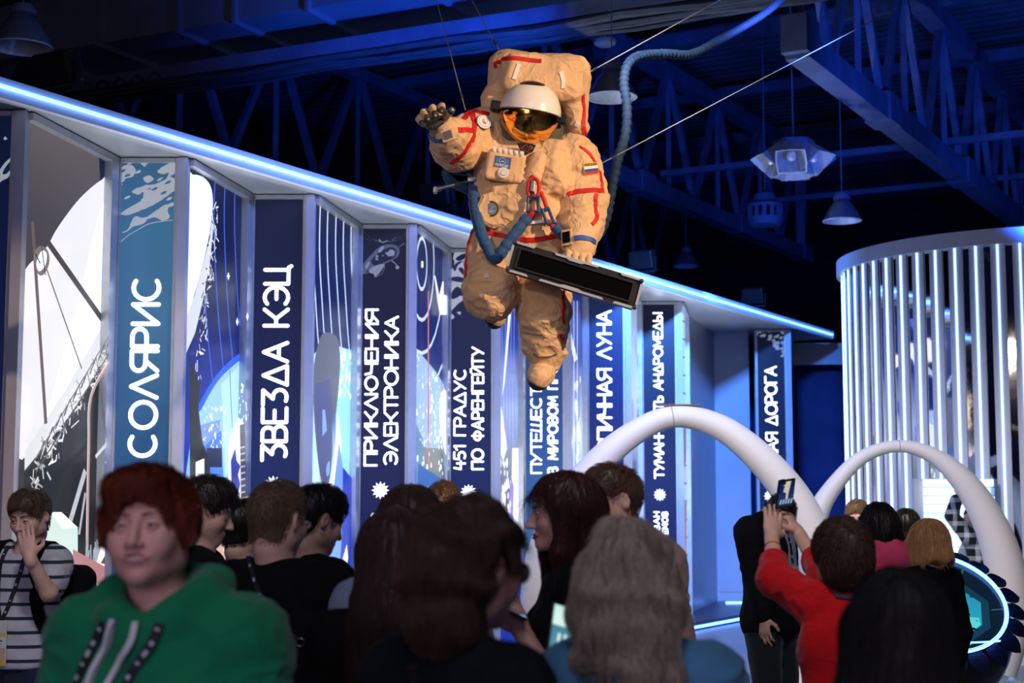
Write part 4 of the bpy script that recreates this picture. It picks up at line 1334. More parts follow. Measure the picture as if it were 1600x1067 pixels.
# ------------------------------------------------------------------ lamps under the roof
M_BELL = mat('ribbed_bell', (0.20, 0.23, 0.32), 0.35, 0.5, var=0.1, vscale=8)
M_REFL = mat('prismatic_reflector', (0.75, 0.8, 0.9), 0.25, 0.3, var=0.1, vscale=30)
M_REFLB = mat('enamel_reflector', (0.55, 0.6, 0.7), 0.4, 0.1, var=0.1, vscale=10)
def bell_lamp(px, py, Y, dia, label, lit=0.0):
    c = at(px, py, Y)
    r = thing('bell_lamp', label, 'ceiling lamp', tuple(c), group='bell lamps hanging from the roof')
    R = dia / 2; H = dia * 0.54
    n = 48; prof = [(R, 0), (R * 0.86, H * 0.3), (R * 0.66, H * 0.62), (R * 0.46, H * 0.9), (R * 0.30, H)]
    V = []; F = []
    for i, (rad, z) in enumerate(prof):
        for k in range(n):
            a = 2 * PI * k / n; q = rad * (1 + 0.015 * (1 if k % 2 else -1))
            V.append(c + Vector((q * math.cos(a), q * math.sin(a), z)))
    for i in range(len(prof) - 1):
        for k in range(n): F.append((i * n + k, i * n + (k + 1) % n, (i + 1) * n + (k + 1) % n, (i + 1) * n + k))
    mb = MB(); mb.add(V, F); mb.build('bell', M_BELL, r, True)
    V = []; F = []
    for i, (rad, z) in enumerate([(R * 0.985, -0.004), (R * 0.83, H * 0.3), (R * 0.60, H * 0.62), (R * 0.40, H * 0.88), (0.01, H * 0.9)]):
        for k in range(n):
            a = 2 * PI * k / n; q = rad * (1 + 0.012 * (1 if k % 2 else -1))
            V.append(c + Vector((q * math.cos(a), q * math.sin(a), z)))
    for i in range(4):
        for k in range(n): F.append((i * n + k, i * n + (k + 1) % n, (i + 1) * n + (k + 1) % n, (i + 1) * n + k))
    mb = MB(); mb.add(V, F); mb.build('reflector', M_REFL, r, True)
    m = MB(); m.tube([c + Vector((R * math.cos(t), R * math.sin(t), 0)) for t in np.linspace(0, 2 * PI, 48, endpoint=False)], 0.008, 6, closed=True); m.build('rim', M_REFL, r, True)
    m = MB(); m.lathe([(R * 0.30, H), (R * 0.44, H + 0.015), (R * 0.44, H + 0.06), (R * 0.34, H + 0.07), (R * 0.34, H + 0.10), (0.02, H + 0.12)], c, 24); m.build('gear_cap', M_STEEL, r, True)
    m = MB(); m.tube([c + Vector((0, 0, H + 0.11)), Vector((c.x, c.y, RZ))], 0.008, 6); m.build('suspension_rod', M_STEEL, r, True)
    return r
bell_lamp(956, 152, 15.2, 0.50, 'bell lamp right behind the spacesuit backpack')
bell_lamp(1316, 345, 20.0, 0.50, 'bell lamp hanging left of the drum top')
bell_lamp(34, 74, 14.0, 0.56, 'dark bell lamp in the top left corner')
bell_lamp(1072, 416, 30.0, 0.50, 'dim far bell lamp above the canopy light line')
# cluster of square reflectors
c = at(1240, 262, 20.0)
cl = thing('cluster_lamp', 'cluster lamp of splayed square reflectors with round bulbs', 'ceiling lamp', tuple(c))
m = MB(); m.lathe([(0.02, 0.36), (0.28, 0.36), (0.28, 0.28), (0.02, 0.28)], c, 6); m.build('hub_plate', M_STEEL, cl)
m = MB(); m.tube([c + UZ * 0.3, Vector((c.x, c.y, RZ))], 0.012, 6); m.build('suspension_rod', M_STEEL, cl, True)
for k in range(6):
    a = 2 * PI * (k + 0.25) / 6
    d = Vector((math.cos(a), math.sin(a), 0))
    n_ = (d * 0.62 - UZ * 0.78).normalized(); t = Vector((-d.y, d.x, 0)); s_ = n_.cross(t)
    o = c + d * 0.16 + UZ * 0.28
    V = []; F = []
    for w, l in ((0.085, 0.0), (0.13, 0.16), (0.19, 0.36), (0.175, 0.355), (0.12, 0.16), (0.075, 0.01)):
        for x, y in ((-1, -1), (0, -1.06), (1, -1), (1.06, 0), (1, 1), (0, 1.06), (-1, 1), (-1.06, 0)):
            V.append(o + t * (x * w) + s_ * (y * w) + n_ * l)
    for i in range(5):
        for j in range(8): F.append((i * 8 + j, i * 8 + (j + 1) % 8, (i + 1) * 8 + (j + 1) % 8, (i + 1) * 8 + j))
    F.append(tuple(range(8)))
    m = MB(); m.add(V, F); m.build('square_reflector', M_REFLB, cl)
    m = MB(); m.lathe([(0.065 * math.sin(q), -0.08 * math.cos(q)) for q in np.linspace(0.05, PI - 0.02, 9)], o + n_ * 0.24, 14, (t, s_, n_)); m.build('bulb', M_REFL, cl, True)
# slotted drum lamp
c = at(1196, 352, 24.0)
sl = thing('slotted_lamp', 'dark ring lamp with slots beside the lower truss chord', 'ceiling lamp', tuple(c))
m = MB(); m.lathe([(0.02, 0.0), (0.25, 0.0), (0.28, 0.08), (0.28, 0.12)], c, 28); m.build('dish', M_STEEL, sl, True)
for k in range(14):
    a = 2 * PI * k / 14; d = Vector((math.cos(a), math.sin(a), 0)); t = Vector((-d.y, d.x, 0))
    m = MB(); m.box(c + d * 0.27 + UZ * 0.2, (0.06, 0.02, 0.2), (t, d, UZ)); m.build('slot_bar', M_STEEL, sl)
m = MB(); m.lathe([(0.29, 0.28), (0.29, 0.33), (0.2, 0.38), (0.16, 0.5), (0.02, 0.5)], c, 28); m.build('cap', M_STEEL, sl, True)
m = MB(); m.tube([c + UZ * 0.5, Vector((c.x, c.y, RZ))], 0.01, 6); m.build('suspension_rod', M_STEEL, sl, True)
# white ceiling disc
c = at(945, 66, 17.8)
dd = thing('smoke_detector', 'white round disc device below the cable tray above the bell lamp', 'smoke detector', tuple(c))
M_DISC = mat('white_plastic', rgb(225, 228, 235), 0.45, var=0.03)
m = MB(); m.lathe([(0.01, -0.045), (0.09, -0.045), (0.13, -0.02), (0.135, 0.02), (0.12, 0.035), (0.01, 0.035)], c, 32); m.build('cover', M_DISC, dd, True)
m = MB(); m.tube([c + UZ * 0.03, c + UZ * 0.5], 0.015, 8); m.build('stem', M_DISC, dd, True)
# black stage lights standing on the canopy
def stage_light(px, py, Y, yaw, label):
    c = at(px, py, Y)
    r = thing('stage_light', label, 'stage light', tuple(c), group='stage lights on top of the canopy')
    d = Vector((math.sin(yaw), math.cos(yaw), 0.35)).normalized(); t = Vector((d.y, -d.x, 0)).normalized(); s_ = t.cross(d)
    m = MB(); m.box(c + UZ * 0.16, (0.34, 0.16, 0.24), (t, d, s_), 0.02); m.build('head', M_BLACK, r)
    m = MB(); m.box(c + UZ * 0.16 + d * 0.085, (0.30, 0.01, 0.2), (t, d, s_)); m.build('lens', M_GLOSS, r)
    for s in (-1, 1):
        m = MB(); m.box(c + t * (0.19 * s) + UZ * 0.09, (0.012, 0.05, 0.2), (t, d, UZ)); m.build('yoke_arm', M_BLACK, r)
    m = MB(); m.box(c - UZ * 0.0, (0.4, 0.12, 0.03), (t, d, UZ)); m.build('base', M_BLACK, r)
stage_light(90, 140, 10.9, 0.5, 'black stage light on the canopy at far left')
stage_light(682, 327, 15.9, 0.4, 'black stage light on the canopy left of the suit hip')
stage_light(1178, 478, 23.6, 0.5, 'small stage light on the canopy near its right end')
stage_light(1004, 424, 20.3, 0.5, 'small stage light on the canopy above the black sign')
# ------------------------------------------------------------------ the hanging spacesuit
AY = 8.0
def A(px, py, dy=0.0):
    return np.array(at(px, py, AY + dy), np.float32)
M_SUIT = mat('beige_suit_fabric', rgb(224, 182, 138), 0.8, var=0.05, vscale=5, bump=0.16, bscale=34, sheen=0.15)
def crease(m, scale=7.0, strength=0.55, dist=0.03):
    """sharp cloth creases: folded noise as an extra bump"""
    nt = m.node_tree; b = nt.nodes['Principled BSDF']
    old = b.inputs['Normal'].links[0].from_node
    tc = nt.nodes.new('ShaderNodeTexCoord'); nz = nt.nodes.new('ShaderNodeTexNoise')
    nz.inputs['Scale'].default_value = scale; nz.inputs['Detail'].default_value = 2.0; nz.inputs['Distortion'].default_value = 1.1
    nt.links.new(tc.outputs['Object'], nz.inputs['Vector'])
    s1 = nt.nodes.new('ShaderNodeMath'); s1.operation = 'SUBTRACT'; s1.inputs[1].default_value = 0.5; nt.links.new(nz.outputs['Fac'], s1.inputs[0])
    s2 = nt.nodes.new('ShaderNodeMath'); s2.operation = 'ABSOLUTE'; nt.links.new(s1.outputs[0], s2.inputs[0])
    s3 = nt.nodes.new('ShaderNodeMath'); s3.operation = 'POWER'; s3.inputs[1].default_value = 0.6; nt.links.new(s2.outputs[0], s3.inputs[0])
    bp_ = nt.nodes.new('ShaderNodeBump'); bp_.inputs['Strength'].default_value = strength; bp_.inputs['Distance'].default_value = dist; bp_.invert = True
    nt.links.new(s3.outputs[0], bp_.inputs['Height']); nt.links.new(bp_.outputs['Normal'], old.inputs['Normal'])
crease(M_SUIT)
M_GLOVE = mat('beige_glove', rgb(214, 180, 144), 0.75, var=0.07, vscale=20, bump=0.2, bscale=70)
M_RED = mat('red_webbing', rgb(206, 24, 26), 0.6, var=0.08, vscale=40, bump=0.1, bscale=200)
M_GOLD = mat('gold_visor', (1.0, 0.52, 0.12), 0.13, 1.0, var=0.03, vscale=2)
M_HELM = mat('white_helmet_shell', rgb(235, 228, 222), 0.28, var=0.02, coat=0.4)
M_RUB = mat('dark_rubber', (0.035, 0.037, 0.04), 0.6, var=0.2, vscale=30)
M_GREYF = mat('dark_grey_fabric', (0.10, 0.095, 0.095), 0.85, var=0.15, vscale=20, bump=0.2, bscale=60)
M_HOSE = mat('blue_hose_cover', rgb(26, 76, 128), 0.7, var=0.15, vscale=26, bump=0.35, bscale=70, sheen=0.2)
M_HOSED = mat('dark_blue_hose_cover', rgb(16, 44, 78), 0.75, var=0.15, vscale=26, bump=0.35, bscale=70)
M_BLUEW = mat('blue_webbing', rgb(44, 86, 168), 0.6, var=0.08, vscale=40)
M_METAL = mat('grey_metal', rgb(120, 122, 128), 0.35, 0.8, var=0.1, vscale=20)
M_TAGW = mat('white_tag', rgb(226, 222, 216), 0.6, var=0.03)
M_CLIP = mat('blue_clasp', rgb(36, 60, 110), 0.4, 0.2, var=0.1)
def patch_mat():
    if 'stitched_print' in MATS: return MATS['stitched_print']
    m = bpy.data.materials.new('stitched_print'); m.use_nodes = True
    nt = m.node_tree; b = nt.nodes['Principled BSDF']; a = nt.nodes.new('ShaderNodeVertexColor'); a.layer_name = 'Col'
    nt.links.new(a.outputs['Color'], b.inputs['Base Color']); b.inputs['Roughness'].default_value = 0.75
    MATS['stitched_print'] = m
    return m
M_PATCH = patch_mat()

suit = thing('spacesuit', 'beige spacesuit with gold visor and red stripes hanging from wires, one arm raised', 'spacesuit', tuple(at(822, 300, AY)))

F = Field()
rollA = math.radians(6)
Rr = np.array(Matrix.Rotation(rollA, 3, 'Y'), np.float32)
F.u(sd_box(A(806, 282, 0.02), (0.215, 0.17, 0.25), 0.15, Rr), 0)
F.u(sd_ell(A(818, 330, -0.02), (0.215, 0.19, 0.22)), 0.06)
F.u(sd_ell(A(812, 378, 0.02), (0.235, 0.18, 0.13)), 0.05)
F.u(sd_ell(A(890, 250, 0.02), (0.125, 0.13, 0.13)), 0.06)
F.u(sd_ell(A(760, 205, 0.0), (0.12, 0.13, 0.12)), 0.06)
# raised arm
F.u(sd_cap(A(757, 207, -0.02), A(718, 226, -0.14), 0.118, 0.122, 0.009, 0.06, 1.3), 0.03)
F.u(sd_cap(A(712, 226, -0.16), A(703, 212, -0.33), 0.122, 0.088, 0.008, 0.05, 2.7), 0.03)
F.u(sd_cap(A(704, 210, -0.34), A(698, 204, -0.40), 0.074, 0.060), 0.02)
# arm holding the sign
F.u(sd_cap(A(898, 252, 0.0), A(913, 305, -0.03), 0.118, 0.112, 0.010, 0.06, 4.1), 0.03)
F.u(sd_cap(A(912, 306, -0.03), A(910, 352, -0.12), 0.112, 0.098, 0.010, 0.06, 5.2), 0.02)
F.u(sd_cap(A(910, 358, -0.14), A(905, 382, -0.21), 0.090, 0.080), 0.012)
# legs
F.u(sd_cap(A(774, 392, 0.02), A(766, 455, -0.12), 0.142, 0.130, 0.009, 0.08, 6.5), 0.05)
F.u(sd_cap(A(766, 455, -0.12), A(772, 470, 0.42), 0.128, 0.095, 0.009, 0.07, 7.7), 0.04)
F.u(sd_cap(A(845, 398, 0.02), A(850, 486, -0.06), 0.146, 0.125, 0.011, 0.08, 8.9), 0.03)
F.u(sd_cap(A(850, 492, -0.05), A(852, 538, 0.03), 0.122, 0.106, 0.012, 0.06, 9.4), 0.02)
F.u(sd_cap(A(853, 548, 0.04), A(851, 566, 0.06), 0.084, 0.068, 0.006, 0.05, 3.4), 0.012)
# folds at the waist, neck and shoulder
F.u(sd_cap(A(865, 238, -0.10), A(868, 285, -0.14), 0.055, 0.07, 0.008, 0.04, 1.9), 0.03)
F.disp(wrinkle(0.011, 6.5, 2.0, (1, 1, 1.6)))
F.disp(wrinkle(0.0055, 14.0, 5.0, (1, 1, 1.3)))
lo = A(640, 640, 0) * 0; P0 = A(655, 625, 0); P1 = A(960, 120, 0)
v, q, F = sdf_mesh(F, (P0[0], AY - 0.62, P0[2]), (P1[0], AY + 0.62, P1[2]), 0.0065, keep=True)
obj_np('suit_body', v, q, M_SUIT, suit)

def trace(f, px, py, d0=6.9, d1=9.2):
    """first hit of the pixel ray with the field"""
    C = np.array((0, 0, EYE), np.float32); d = np.array(ray(px, py), np.float32); n = np.linalg.norm(d); d /= n
    t = d0
    best = (9, t)
    for _ in range(140):
        p = C + d * t
        s = float(f(p[None])[0])
        if s < best[0]: best = (s, t)
        if s < 0.0008 or t > d1: break
        t += max(s * 0.6, 0.0008)
    return C + d * best[1]
def stripe(name, f, pix, w, m, parent, **k):
    return ribbon(name, f, [trace(f, x, y) for x, y in pix], w, m, parent, **k)
for pix, w in (([(736, 173), (740, 186), (740, 204), (734, 224), (722, 242), (706, 255)], 0.026),
               ([(724, 186), (731, 178), (739, 173), (752, 176), (764, 179)], 0.024), ([(716, 203), (727, 203), (738, 204)], 0.026),
               ([(905, 229), (920, 240), (931, 256), (938, 274), (941, 295)], 0.015), ([(887, 303), (900, 300), (915, 298), (930, 297), (943, 298)], 0.026),
               ([(932, 303), (931, 316), (931, 328), (933, 338), (925, 351)], 0.020),
               ([(757, 362), (775, 366), (795, 370), (820, 374), (845, 373), (870, 367), (884, 361)], 0.024),
               ([(739, 360), (733, 380), (729, 405), (728, 432)], 0.020), ([(882, 450), (880, 470), (879, 490), (881, 505)], 0.014), ([(873, 522), (879, 530)], 0.014)):
    stripe('red_stripe', F, pix, w, M_RED, suit)

# backpack
B = Field()
Rb = np.array(Matrix.Rotation(math.radians(5), 3, 'Y'), np.float32)
B.u(sd_box(A(838, 175, 0.24), (0.270, 0.14, 0.31), 0.085, Rb), 0)
B.u(sd_box(A(846, 128, 0.06), (0.215, 0.17, 0.115), 0.08, Rb), 0.06)
B.u(sd_cap(A(775, 150, 0.05), A(768, 180, 0.05), 0.07, 0.05), 0.05)
B.u(sd_cap(A(897, 150, 0.02), A(903, 200, 0.06), 0.055, 0.05), 0.04)
B.disp(wrinkle(0.011, 5.5, 7.0, (1, 1, 1.3))); B.disp(wrinkle(0.005, 12.0, 1.0, (1, 1, 1)))
P0 = A(735, 285, 0); P1 = A(940, 70, 0)
v, q, B = sdf_mesh(B, (P0[0], AY - 0.2, P0[2]), (P1[0] + .02, AY + 0.45, P1[2] + .02), 0.0075, keep=True)
bp = obj_np('backpack', v, q, M_SUIT, suit)
stripe('red_stripe', B, [(775, 106), (779, 97), (786, 92), (800, 91), (822, 93), (846, 96)], 0.022, M_RED, suit)
stripe('red_stripe', B, [(911, 148), (912, 165), (912, 182), (912, 200), (911, 218)], 0.022, M_RED, suit)
stripe('reflective_tag', B, [(811, 100), (807, 112), (803, 124)], 0.022, M_TAGW, suit)
stripe('reflective_tag', B, [(876, 112), (880, 125), (880, 138)], 0.022, M_TAGW, suit)
stripe('reflective_tag', B, [(904, 191), (900, 198)], 0.024, M_TAGW, suit)
stripe('reflective_tag', F, [(757, 432), (764, 431)], 0.030, M_TAGW, suit)

# helmet, visor, hinges and collar
hc = A(828, 177, -0.15); HR = 0.163
hn = np.array((0.152, -0.10, 0.983)); hn /= np.linalg.norm(hn)
hx = np.cross((0, 1, 0), hn); hx /= np.linalg.norm(hx); hx = -hx if hx[0] < 0 else hx
hy = np.cross(hn, hx)
hax = (Vector(hx), Vector(hy), Vector(hn)); HC = Vector(hc)
m = MB(); prof = [(HR * math.sin(t), HR * math.cos(t) * 1.02) for t in np.linspace(0.01, PI / 2, 18)]
m.lathe(prof + [(HR * 0.965, -0.002), (HR * 0.96, 0.01)], HC, 56, hax); m.build('helmet_shell', M_HELM, suit, True)
m = MB(); m.lathe([(HR * 0.975 * math.sin(t), HR * 1.0 * math.cos(t)) for t in np.linspace(PI / 2 - 0.03, PI - 0.02, 22)], HC, 56, hax); m.build('gold_visor', M_GOLD, suit, True, label='mirror gold sun visor')
m = MB(); m.tube([HC + hax[0] * (HR * 0.99 * math.cos(t)) + hax[1] * (HR * 0.99 * math.sin(t)) - hax[2] * 0.003 for t in np.linspace(0, 2 * PI, 56, endpoint=False)], 0.003, 6, closed=True); m.build('visor_seal', M_METAL, suit, True)
# black window on the crown
dirc = np.array((4.0, 0, 43.0)) / 48.5; dirc[1] = -math.sqrt(max(0.02, 1 - dirc[0] ** 2 - dirc[2] ** 2))
t1 = np.cross(dirc, (0, 0, 1)); t1 /= np.linalg.norm(t1); t1 = -t1 if t1[0] < 0 else t1
t1 = t1 + np.array((0, 0, -0.13)); t1 -= dirc * (t1 @ dirc); t1 /= np.linalg.norm(t1); t2 = np.cross(dirc, t1)
V = []; Fc = []
for i, rr_ in enumerate(np.linspace(0, 1, 6)):
    for k in range(28):
        aa = 2 * PI * k / 28
        d = dirc + t1 * (0.43 * rr_ * math.cos(aa)) + t2 * (0.30 * rr_ * math.sin(aa) * (1 + 0.15 * math.cos(aa)))
        d /= np.linalg.norm(d); V.append(hc + d * (HR * 1.02 + 0.0012))
for i in range(5):
    for k in range(28): Fc.append((i * 28 + k, i * 28 + (k + 1) % 28, (i + 1) * 28 + (k + 1) % 28, (i + 1) * 28 + k))
obj('crown_window', V, Fc, M_BLACK, suit, True)
for (x, y, dy, s_) in ((774, 166, -0.13, -1), (879, 187, -0.13, 1)):
    m = MB(); c = Vector(A(x, y, dy)); m.box(c, (0.05, 0.06, 0.055), hax, 0.008)
    for k in range(4): m.box(c + hax[0] * (-0.018 + 0.012 * k) - hax[1] * 0.034, (0.005, 0.012, 0.04), hax)
    m.build('visor_hinge', M_BLACK, suit, False)
Cl = Field(); Cl.u(sd_ell(A(822, 205, -0.02), (0.195, 0.16, 0.13)), 0); Cl.disp(wrinkle(0.004, 12, 3))
v, q = sdf_mesh(Cl, hc + (-0.24, -0.1, -0.28), hc + (0.24, 0.4, 0.12), 0.012)
obj_np('collar', v, q, M_GREYF, suit)

# boots
for nm, pts in (('boot', (A(852, 565, 0.06), A(846, 584, 0.03), A(843, 590, -0.05))), ('boot', (A(772, 470, 0.42), A(774, 476, 0.50), A(774, 495, 0.52)))):
    G = Field(); G.u(sd_cap(pts[0], pts[1], 0.066, 0.064), 0); G.u(sd_cap(pts[1], pts[2], 0.064, 0.060), 0.03); G.disp(wrinkle(0.003, 12, 4))
    mn = np.min(pts, 0) - 0.09; mx = np.max(pts, 0) + 0.09
    v, q = sdf_mesh(G, mn, mx, 0.006); bt = obj_np(nm, v, q, M_SUIT, suit)
    S = Field(); dd_ = pts[2] - pts[1]
    S.u(sd_cap(pts[1] + V3(-0.004, 0.012, -0.016), pts[2] + V3(-0.005, 0.006, -0.011), 0.062, 0.058), 0)
    v, q = sdf_mesh(S, mn - 0.02, mx, 0.006); obj_np('sole', v, q, M_RUB, bt)
    cu = MB()
stripe('boot_seam', F, [(834, 553), (845, 557), (858, 557), (870, 553)], 0.006, M_GREYF, suit)

# gloves
G = Field()
pl_ = A(683, 190, -0.43)
G.u(sd_ell(pl_, (0.072, 0.055, 0.05)), 0)
G.u(sd_cap(A(698, 204, -0.40), A(688, 194, -0.43), 0.06, 0.05), 0.02)
fing = [((658, 183, -.43), (655, 186, -.50), (660, 193, -.545)), ((666, 175, -.43), (662, 176, -.51), (668, 184, -.565)), ((678, 170, -.43), (676, 169, -.52), (680, 178, -.575)), ((690, 169, -.43), (690, 166, -.51), (691, 172, -.570)),
        ((694, 188, -.45), (698, 180, -.52), (705, 173.5, -.56))]
tips = []
for a_, b_, c_ in fing:
    G.u(sd_cap(A(*a_), A(*b_), 0.0185, 0.0175), 0.010); G.u(sd_cap(A(*b_), A(*c_), 0.0175, 0.0165), 0.004)
    tips.append((A(*b_), A(*c_)))
G.disp(wrinkle(0.002, 30, 4))
v, q = sdf_mesh(G, pl_ - 0.17, pl_ + 0.12, 0.0035); gl = obj_np('glove', v, q, M_GLOVE, suit)
for b_, c_ in tips:
    d = (c_ - b_) / np.linalg.norm(c_ - b_)
    m = MB(); m.tube([Vector(c_ - d * 0.006), Vector(c_ + d * 0.012), Vector(c_ + d * 0.017)], [0.0182, 0.0178, 0.013], 14); m.build('finger_pad', M_RUB, gl, True)
m = MB(); m.tube([Vector(A(668, 199, -.49)), Vector(A(680, 196, -.498)), Vector(A(692, 189, -.495))], [0.014, 0.019, 0.014], 10); m.build('palm_pad', M_RUB, gl, True)
m = MB(); m.tube([Vector(A(666, 193, -.515)), Vector(A(676, 188, -.53)), Vector(A(686, 182, -.535))], [0.010, 0.013, 0.010], 10); m.build('palm_pad', M_RUB, gl, True)
# wrist band with mirror
stripe('wrist_strap', F, [(669, 213), (678, 218), (688, 220), (697, 219)], 0.022, M_BLUEW, suit)
mc = Vector(trace(F, 701, 213)); n_ = Vector((-0.25, -0.95, 0.1)).normalized(); t = Vector((1, -0.2, 0.28)).normalized(); t = (t - n_ * t.dot(n_)).normalized(); s_ = n_.cross(t)
m = MB(); m.box(mc + n_ * 0.012, (0.066, 0.062, 0.012), (t, s_, n_), 0.004); wm = m.build('wrist_mirror_mount', M_SUIT, suit)
m = MB(); m.box(mc + n_ * 0.02, (0.046, 0.042, 0.006), (t, s_, n_)); m.build('mirror_plate', M_METAL, wm)
# holding hand
G = Field(); hp = A(905, 397, -0.24)
G.u(sd_ell(hp, (0.066, 0.045, 0.055)), 0)
for k in range(4):
    x = 888 + 11 * k
    G.u(sd_cap(A(x, 393 + 2 * k, -0.26), A(x - 1, 402 + 3 * k, -0.315), 0.0165, 0.016), 0.006)
    G.u(sd_cap(A(x - 1, 402 + 3 * k, -0.315), A(x - 2, 420 + 3 * k, -0.30), 0.016, 0.015), 0.004)
G.u(sd_cap(A(884, 400, -0.25), A(876, 416, -0.29), 0.02, 0.017), 0.01)
v, q = sdf_mesh(G, hp - 0.15, hp + 0.12, 0.004); obj_np('glove', v, q, M_GLOVE, suit)
stripe('wrist_strap', F, [(897, 372), (908, 371), (920, 373), (930, 379)], 0.024, M_BLUEW, suit)
mc = Vector(trace(F, 887, 372)); n_ = Vector((-0.45, -0.88, 0.1)).normalized(); t = Vector((1, -0.4, 0.1)); t = (t - n_ * t.dot(n_)).normalized(); s_ = n_.cross(t)
m = MB(); m.box(mc + n_ * 0.01, (0.062, 0.085, 0.012), (t, s_, n_), 0.005); wm = m.build('wrist_mirror_mount', M_SUIT, suit)
m = MB(); m.box(mc + n_ * 0.018, (0.042, 0.058, 0.006), (t, s_, n_)); m.build('mirror_plate', M_GLOSS, wm)

# chest control box
cc = A(789, 261, -0.185); rc = math.radians(9)
cx_ = Vector((math.cos(rc), 0.06, -math.sin(rc))).normalized(); cy_ = Vector((0.05, 1, 0.12)); cy_ = (cy_ - cx_ * cy_.dot(cx_)).normalized(); cz_ = cx_.cross(cy_)
Rc = np.array([list(cx_), list(cy_), list(cz_)], np.float32).T
G = Field(); G.u(sd_box(cc, (0.098, 0.045, 0.078), 0.02, Rc), 0); G.disp(wrinkle(0.0025, 14, 6))
v, q = sdf_mesh(G, cc - 0.15, cc + 0.15, 0.005); cb = obj_np('chest_pack', v, q, M_SUIT, suit)
CB = Vector(cc)
for k in range(6):
    m = MB(); o_ = CB + cx_ * (-0.072 + 0.029 * k) - cy_ * 0.030 + cz_ * 0.078
    m.box(o_, (0.022, 0.03, 0.026), (cx_, cy_, cz_), 0.003); m.box(o_ - cy_ * 0.018 - cz_ * 0.004, (0.006, 0.012, 0.014), (cx_, cy_, cz_)); m.build('toggle_switch', M_TAGW, cb)
for k in range(3):
    m = MB(); m.box(CB + cx_ * 0.099 - cy_ * 0.02 + cz_ * (0.02 - 0.035 * k), (0.010, 0.02, 0.014), (cx_, cy_, cz_)); m.build('side_latch', M_TAGW, cb)
o_ = CB + cx_ * (-0.005) - cy_ * 0.046 - cz_ * 0.035
m = MB(); m.lathe([(0.028, 0), (0.028, 0.012), (0.020, 0.014), (0.017, 0.010), (0.012, 0.018), (0.001, 0.018)], o_, 24, (cx_, cz_, -cy_)); m.build('white_dial', M_TAGW, cb, True)

def fpatch(name, f, px, py, w, h, roll, parent, cat=None, off=0.006, n=None):
    """flat stitched patch lying on the surface at a pixel; returns a Print with origin at its lower left"""
    p = trace(f, px, py)
    nrm = Vector(grad(f, p[None], 0.03)[0]) if n is None else Vector(n).normalized()
    ux = Vector((math.cos(roll), 0, math.sin(roll))); ux = (ux - nrm * ux.dot(nrm)).normalized(); uz = nrm.cross(ux)
    O = Vector(p) + nrm * off - ux * (w / 2) - uz * (h / 2)
    P = Print(O, ux, w, h, uz)
    mb = MB(); mb.box(Vector(p) + nrm * (off - 0.004), (w * 0.98, h * 0.98, 0.007), (ux, uz, nrm)); P.back = (mb, name)
    return P
def circ(cx, cy, r, n=24, ry=None): return [(cx + r * math.cos(2 * PI * k / n), cy + (ry or r) * math.sin(2 * PI * k / n)) for k in range(n)]
def ptext(P, t, x0, y0, hgt, width, sw, col):
    T = text_size(t, 0.25); x = 0; sc = width / T
    for ch in t:
        gw, st = GL[ch]
        for s_ in st: P.lineuv([(x0 + (x + gx) * sc, y0 + gy * hgt) for gx, gy in s_], sw, col)
        x += gw + 0.25
# agency patch on the chest pack
P = Print(CB - cx_ * 0.062 - cy_ * 0.0475 - cz_ * 0.012, cx_, 0.088, 0.060, cz_)
P.bg([(0, rgb(196, 84, 60)), (1, rgb(196, 84, 60))]); P.polyuv([(.002, .002), (.086, .002), (.086, .058), (.002, .058)], rgb(28, 104, 164))
P.lineuv(circ(.044, .036, .017) + [(.061, .036)], 0.0014, rgb(210, 226, 240)); P.polyuv([(.032, .031), (.047, .046), (.052, .044), (.047, .034), (.042, .032)], rgb(196, 28, 48)); P.polyuv([(.030, .030), (.046, .037), (.058, .030), (.046, .033)], rgb(226, 232, 240))
for x in (.016, .072):
    for y in (.028, .036, .044): P.polyuv(circ(x, y, .0022, 6), rgb(190, 180, 70))
ptext(P, 'РОСКОСМОС', .010, .008, .011, .068, .0022, rgb(214, 226, 240)); P.build('agency_patch', M_PATCH, cb)
# flag patch
P = fpatch('flag_patch', F, 923, 264, 0.082, 0.066, math.radians(10), suit)
P.bg([(0, rgb(214, 178, 60)), (1, rgb(214, 178, 60))]); P.polyuv([(.003, .048), (.079, .048), (.079, .063), (.003, .063)], rgb(206, 160, 70))
P.polyuv([(.003, .033), (.079, .033), (.079, .047), (.003, .047)], rgb(238, 236, 232)); P.polyuv([(.003, .018), (.079, .018), (.079, .033), (.003, .033)], rgb(28, 76, 150)); P.polyuv([(.003, .003), (.079, .003), (.079, .018), (.003, .018)], rgb(200, 36, 36))
ptext(P, 'РОССИЯ', .010, .050, .010, .062, .0024, rgb(84, 40, 20)); P.build('flag_patch', M_PATCH, suit)
# round shoulder patch
P = fpatch('shoulder_patch', F, 755, 193, 0.082, 0.098, math.radians(-6), suit, off=0.014)
P.polyuv(circ(.041, .049, .041, 28, .049), rgb(40, 60, 110)); P.polyuv(circ(.041, .049, .038, 28, .0455), rgb(236, 234, 232)); P.lineuv(circ(.041, .049, .029, 28, .035) + [(.070, .049)], .0012, rgb(60, 80, 130))
P.lineuv(circ(.044, .055, .014, 20, .018) + [(.058, .055)], .0014, rgb(60, 70, 110)); P.polyuv([(.030, .062), (.040, .052), (.050, .036), (.054, .034), (.050, .046), (.036, .064)], rgb(206, 40, 44)); P.polyuv([(.028, .052), (.038, .046), (.048, .040), (.046, .036), (.034, .042)], rgb(206, 40, 44))
for k in range(24):
    aa = 2 * PI * k / 24; P.polyuv(circ(.041 + .0335 * math.cos(aa), .049 + .040 * math.sin(aa), .0014, 5), rgb(80, 96, 140))
P.build('shoulder_patch', M_PATCH, suit)
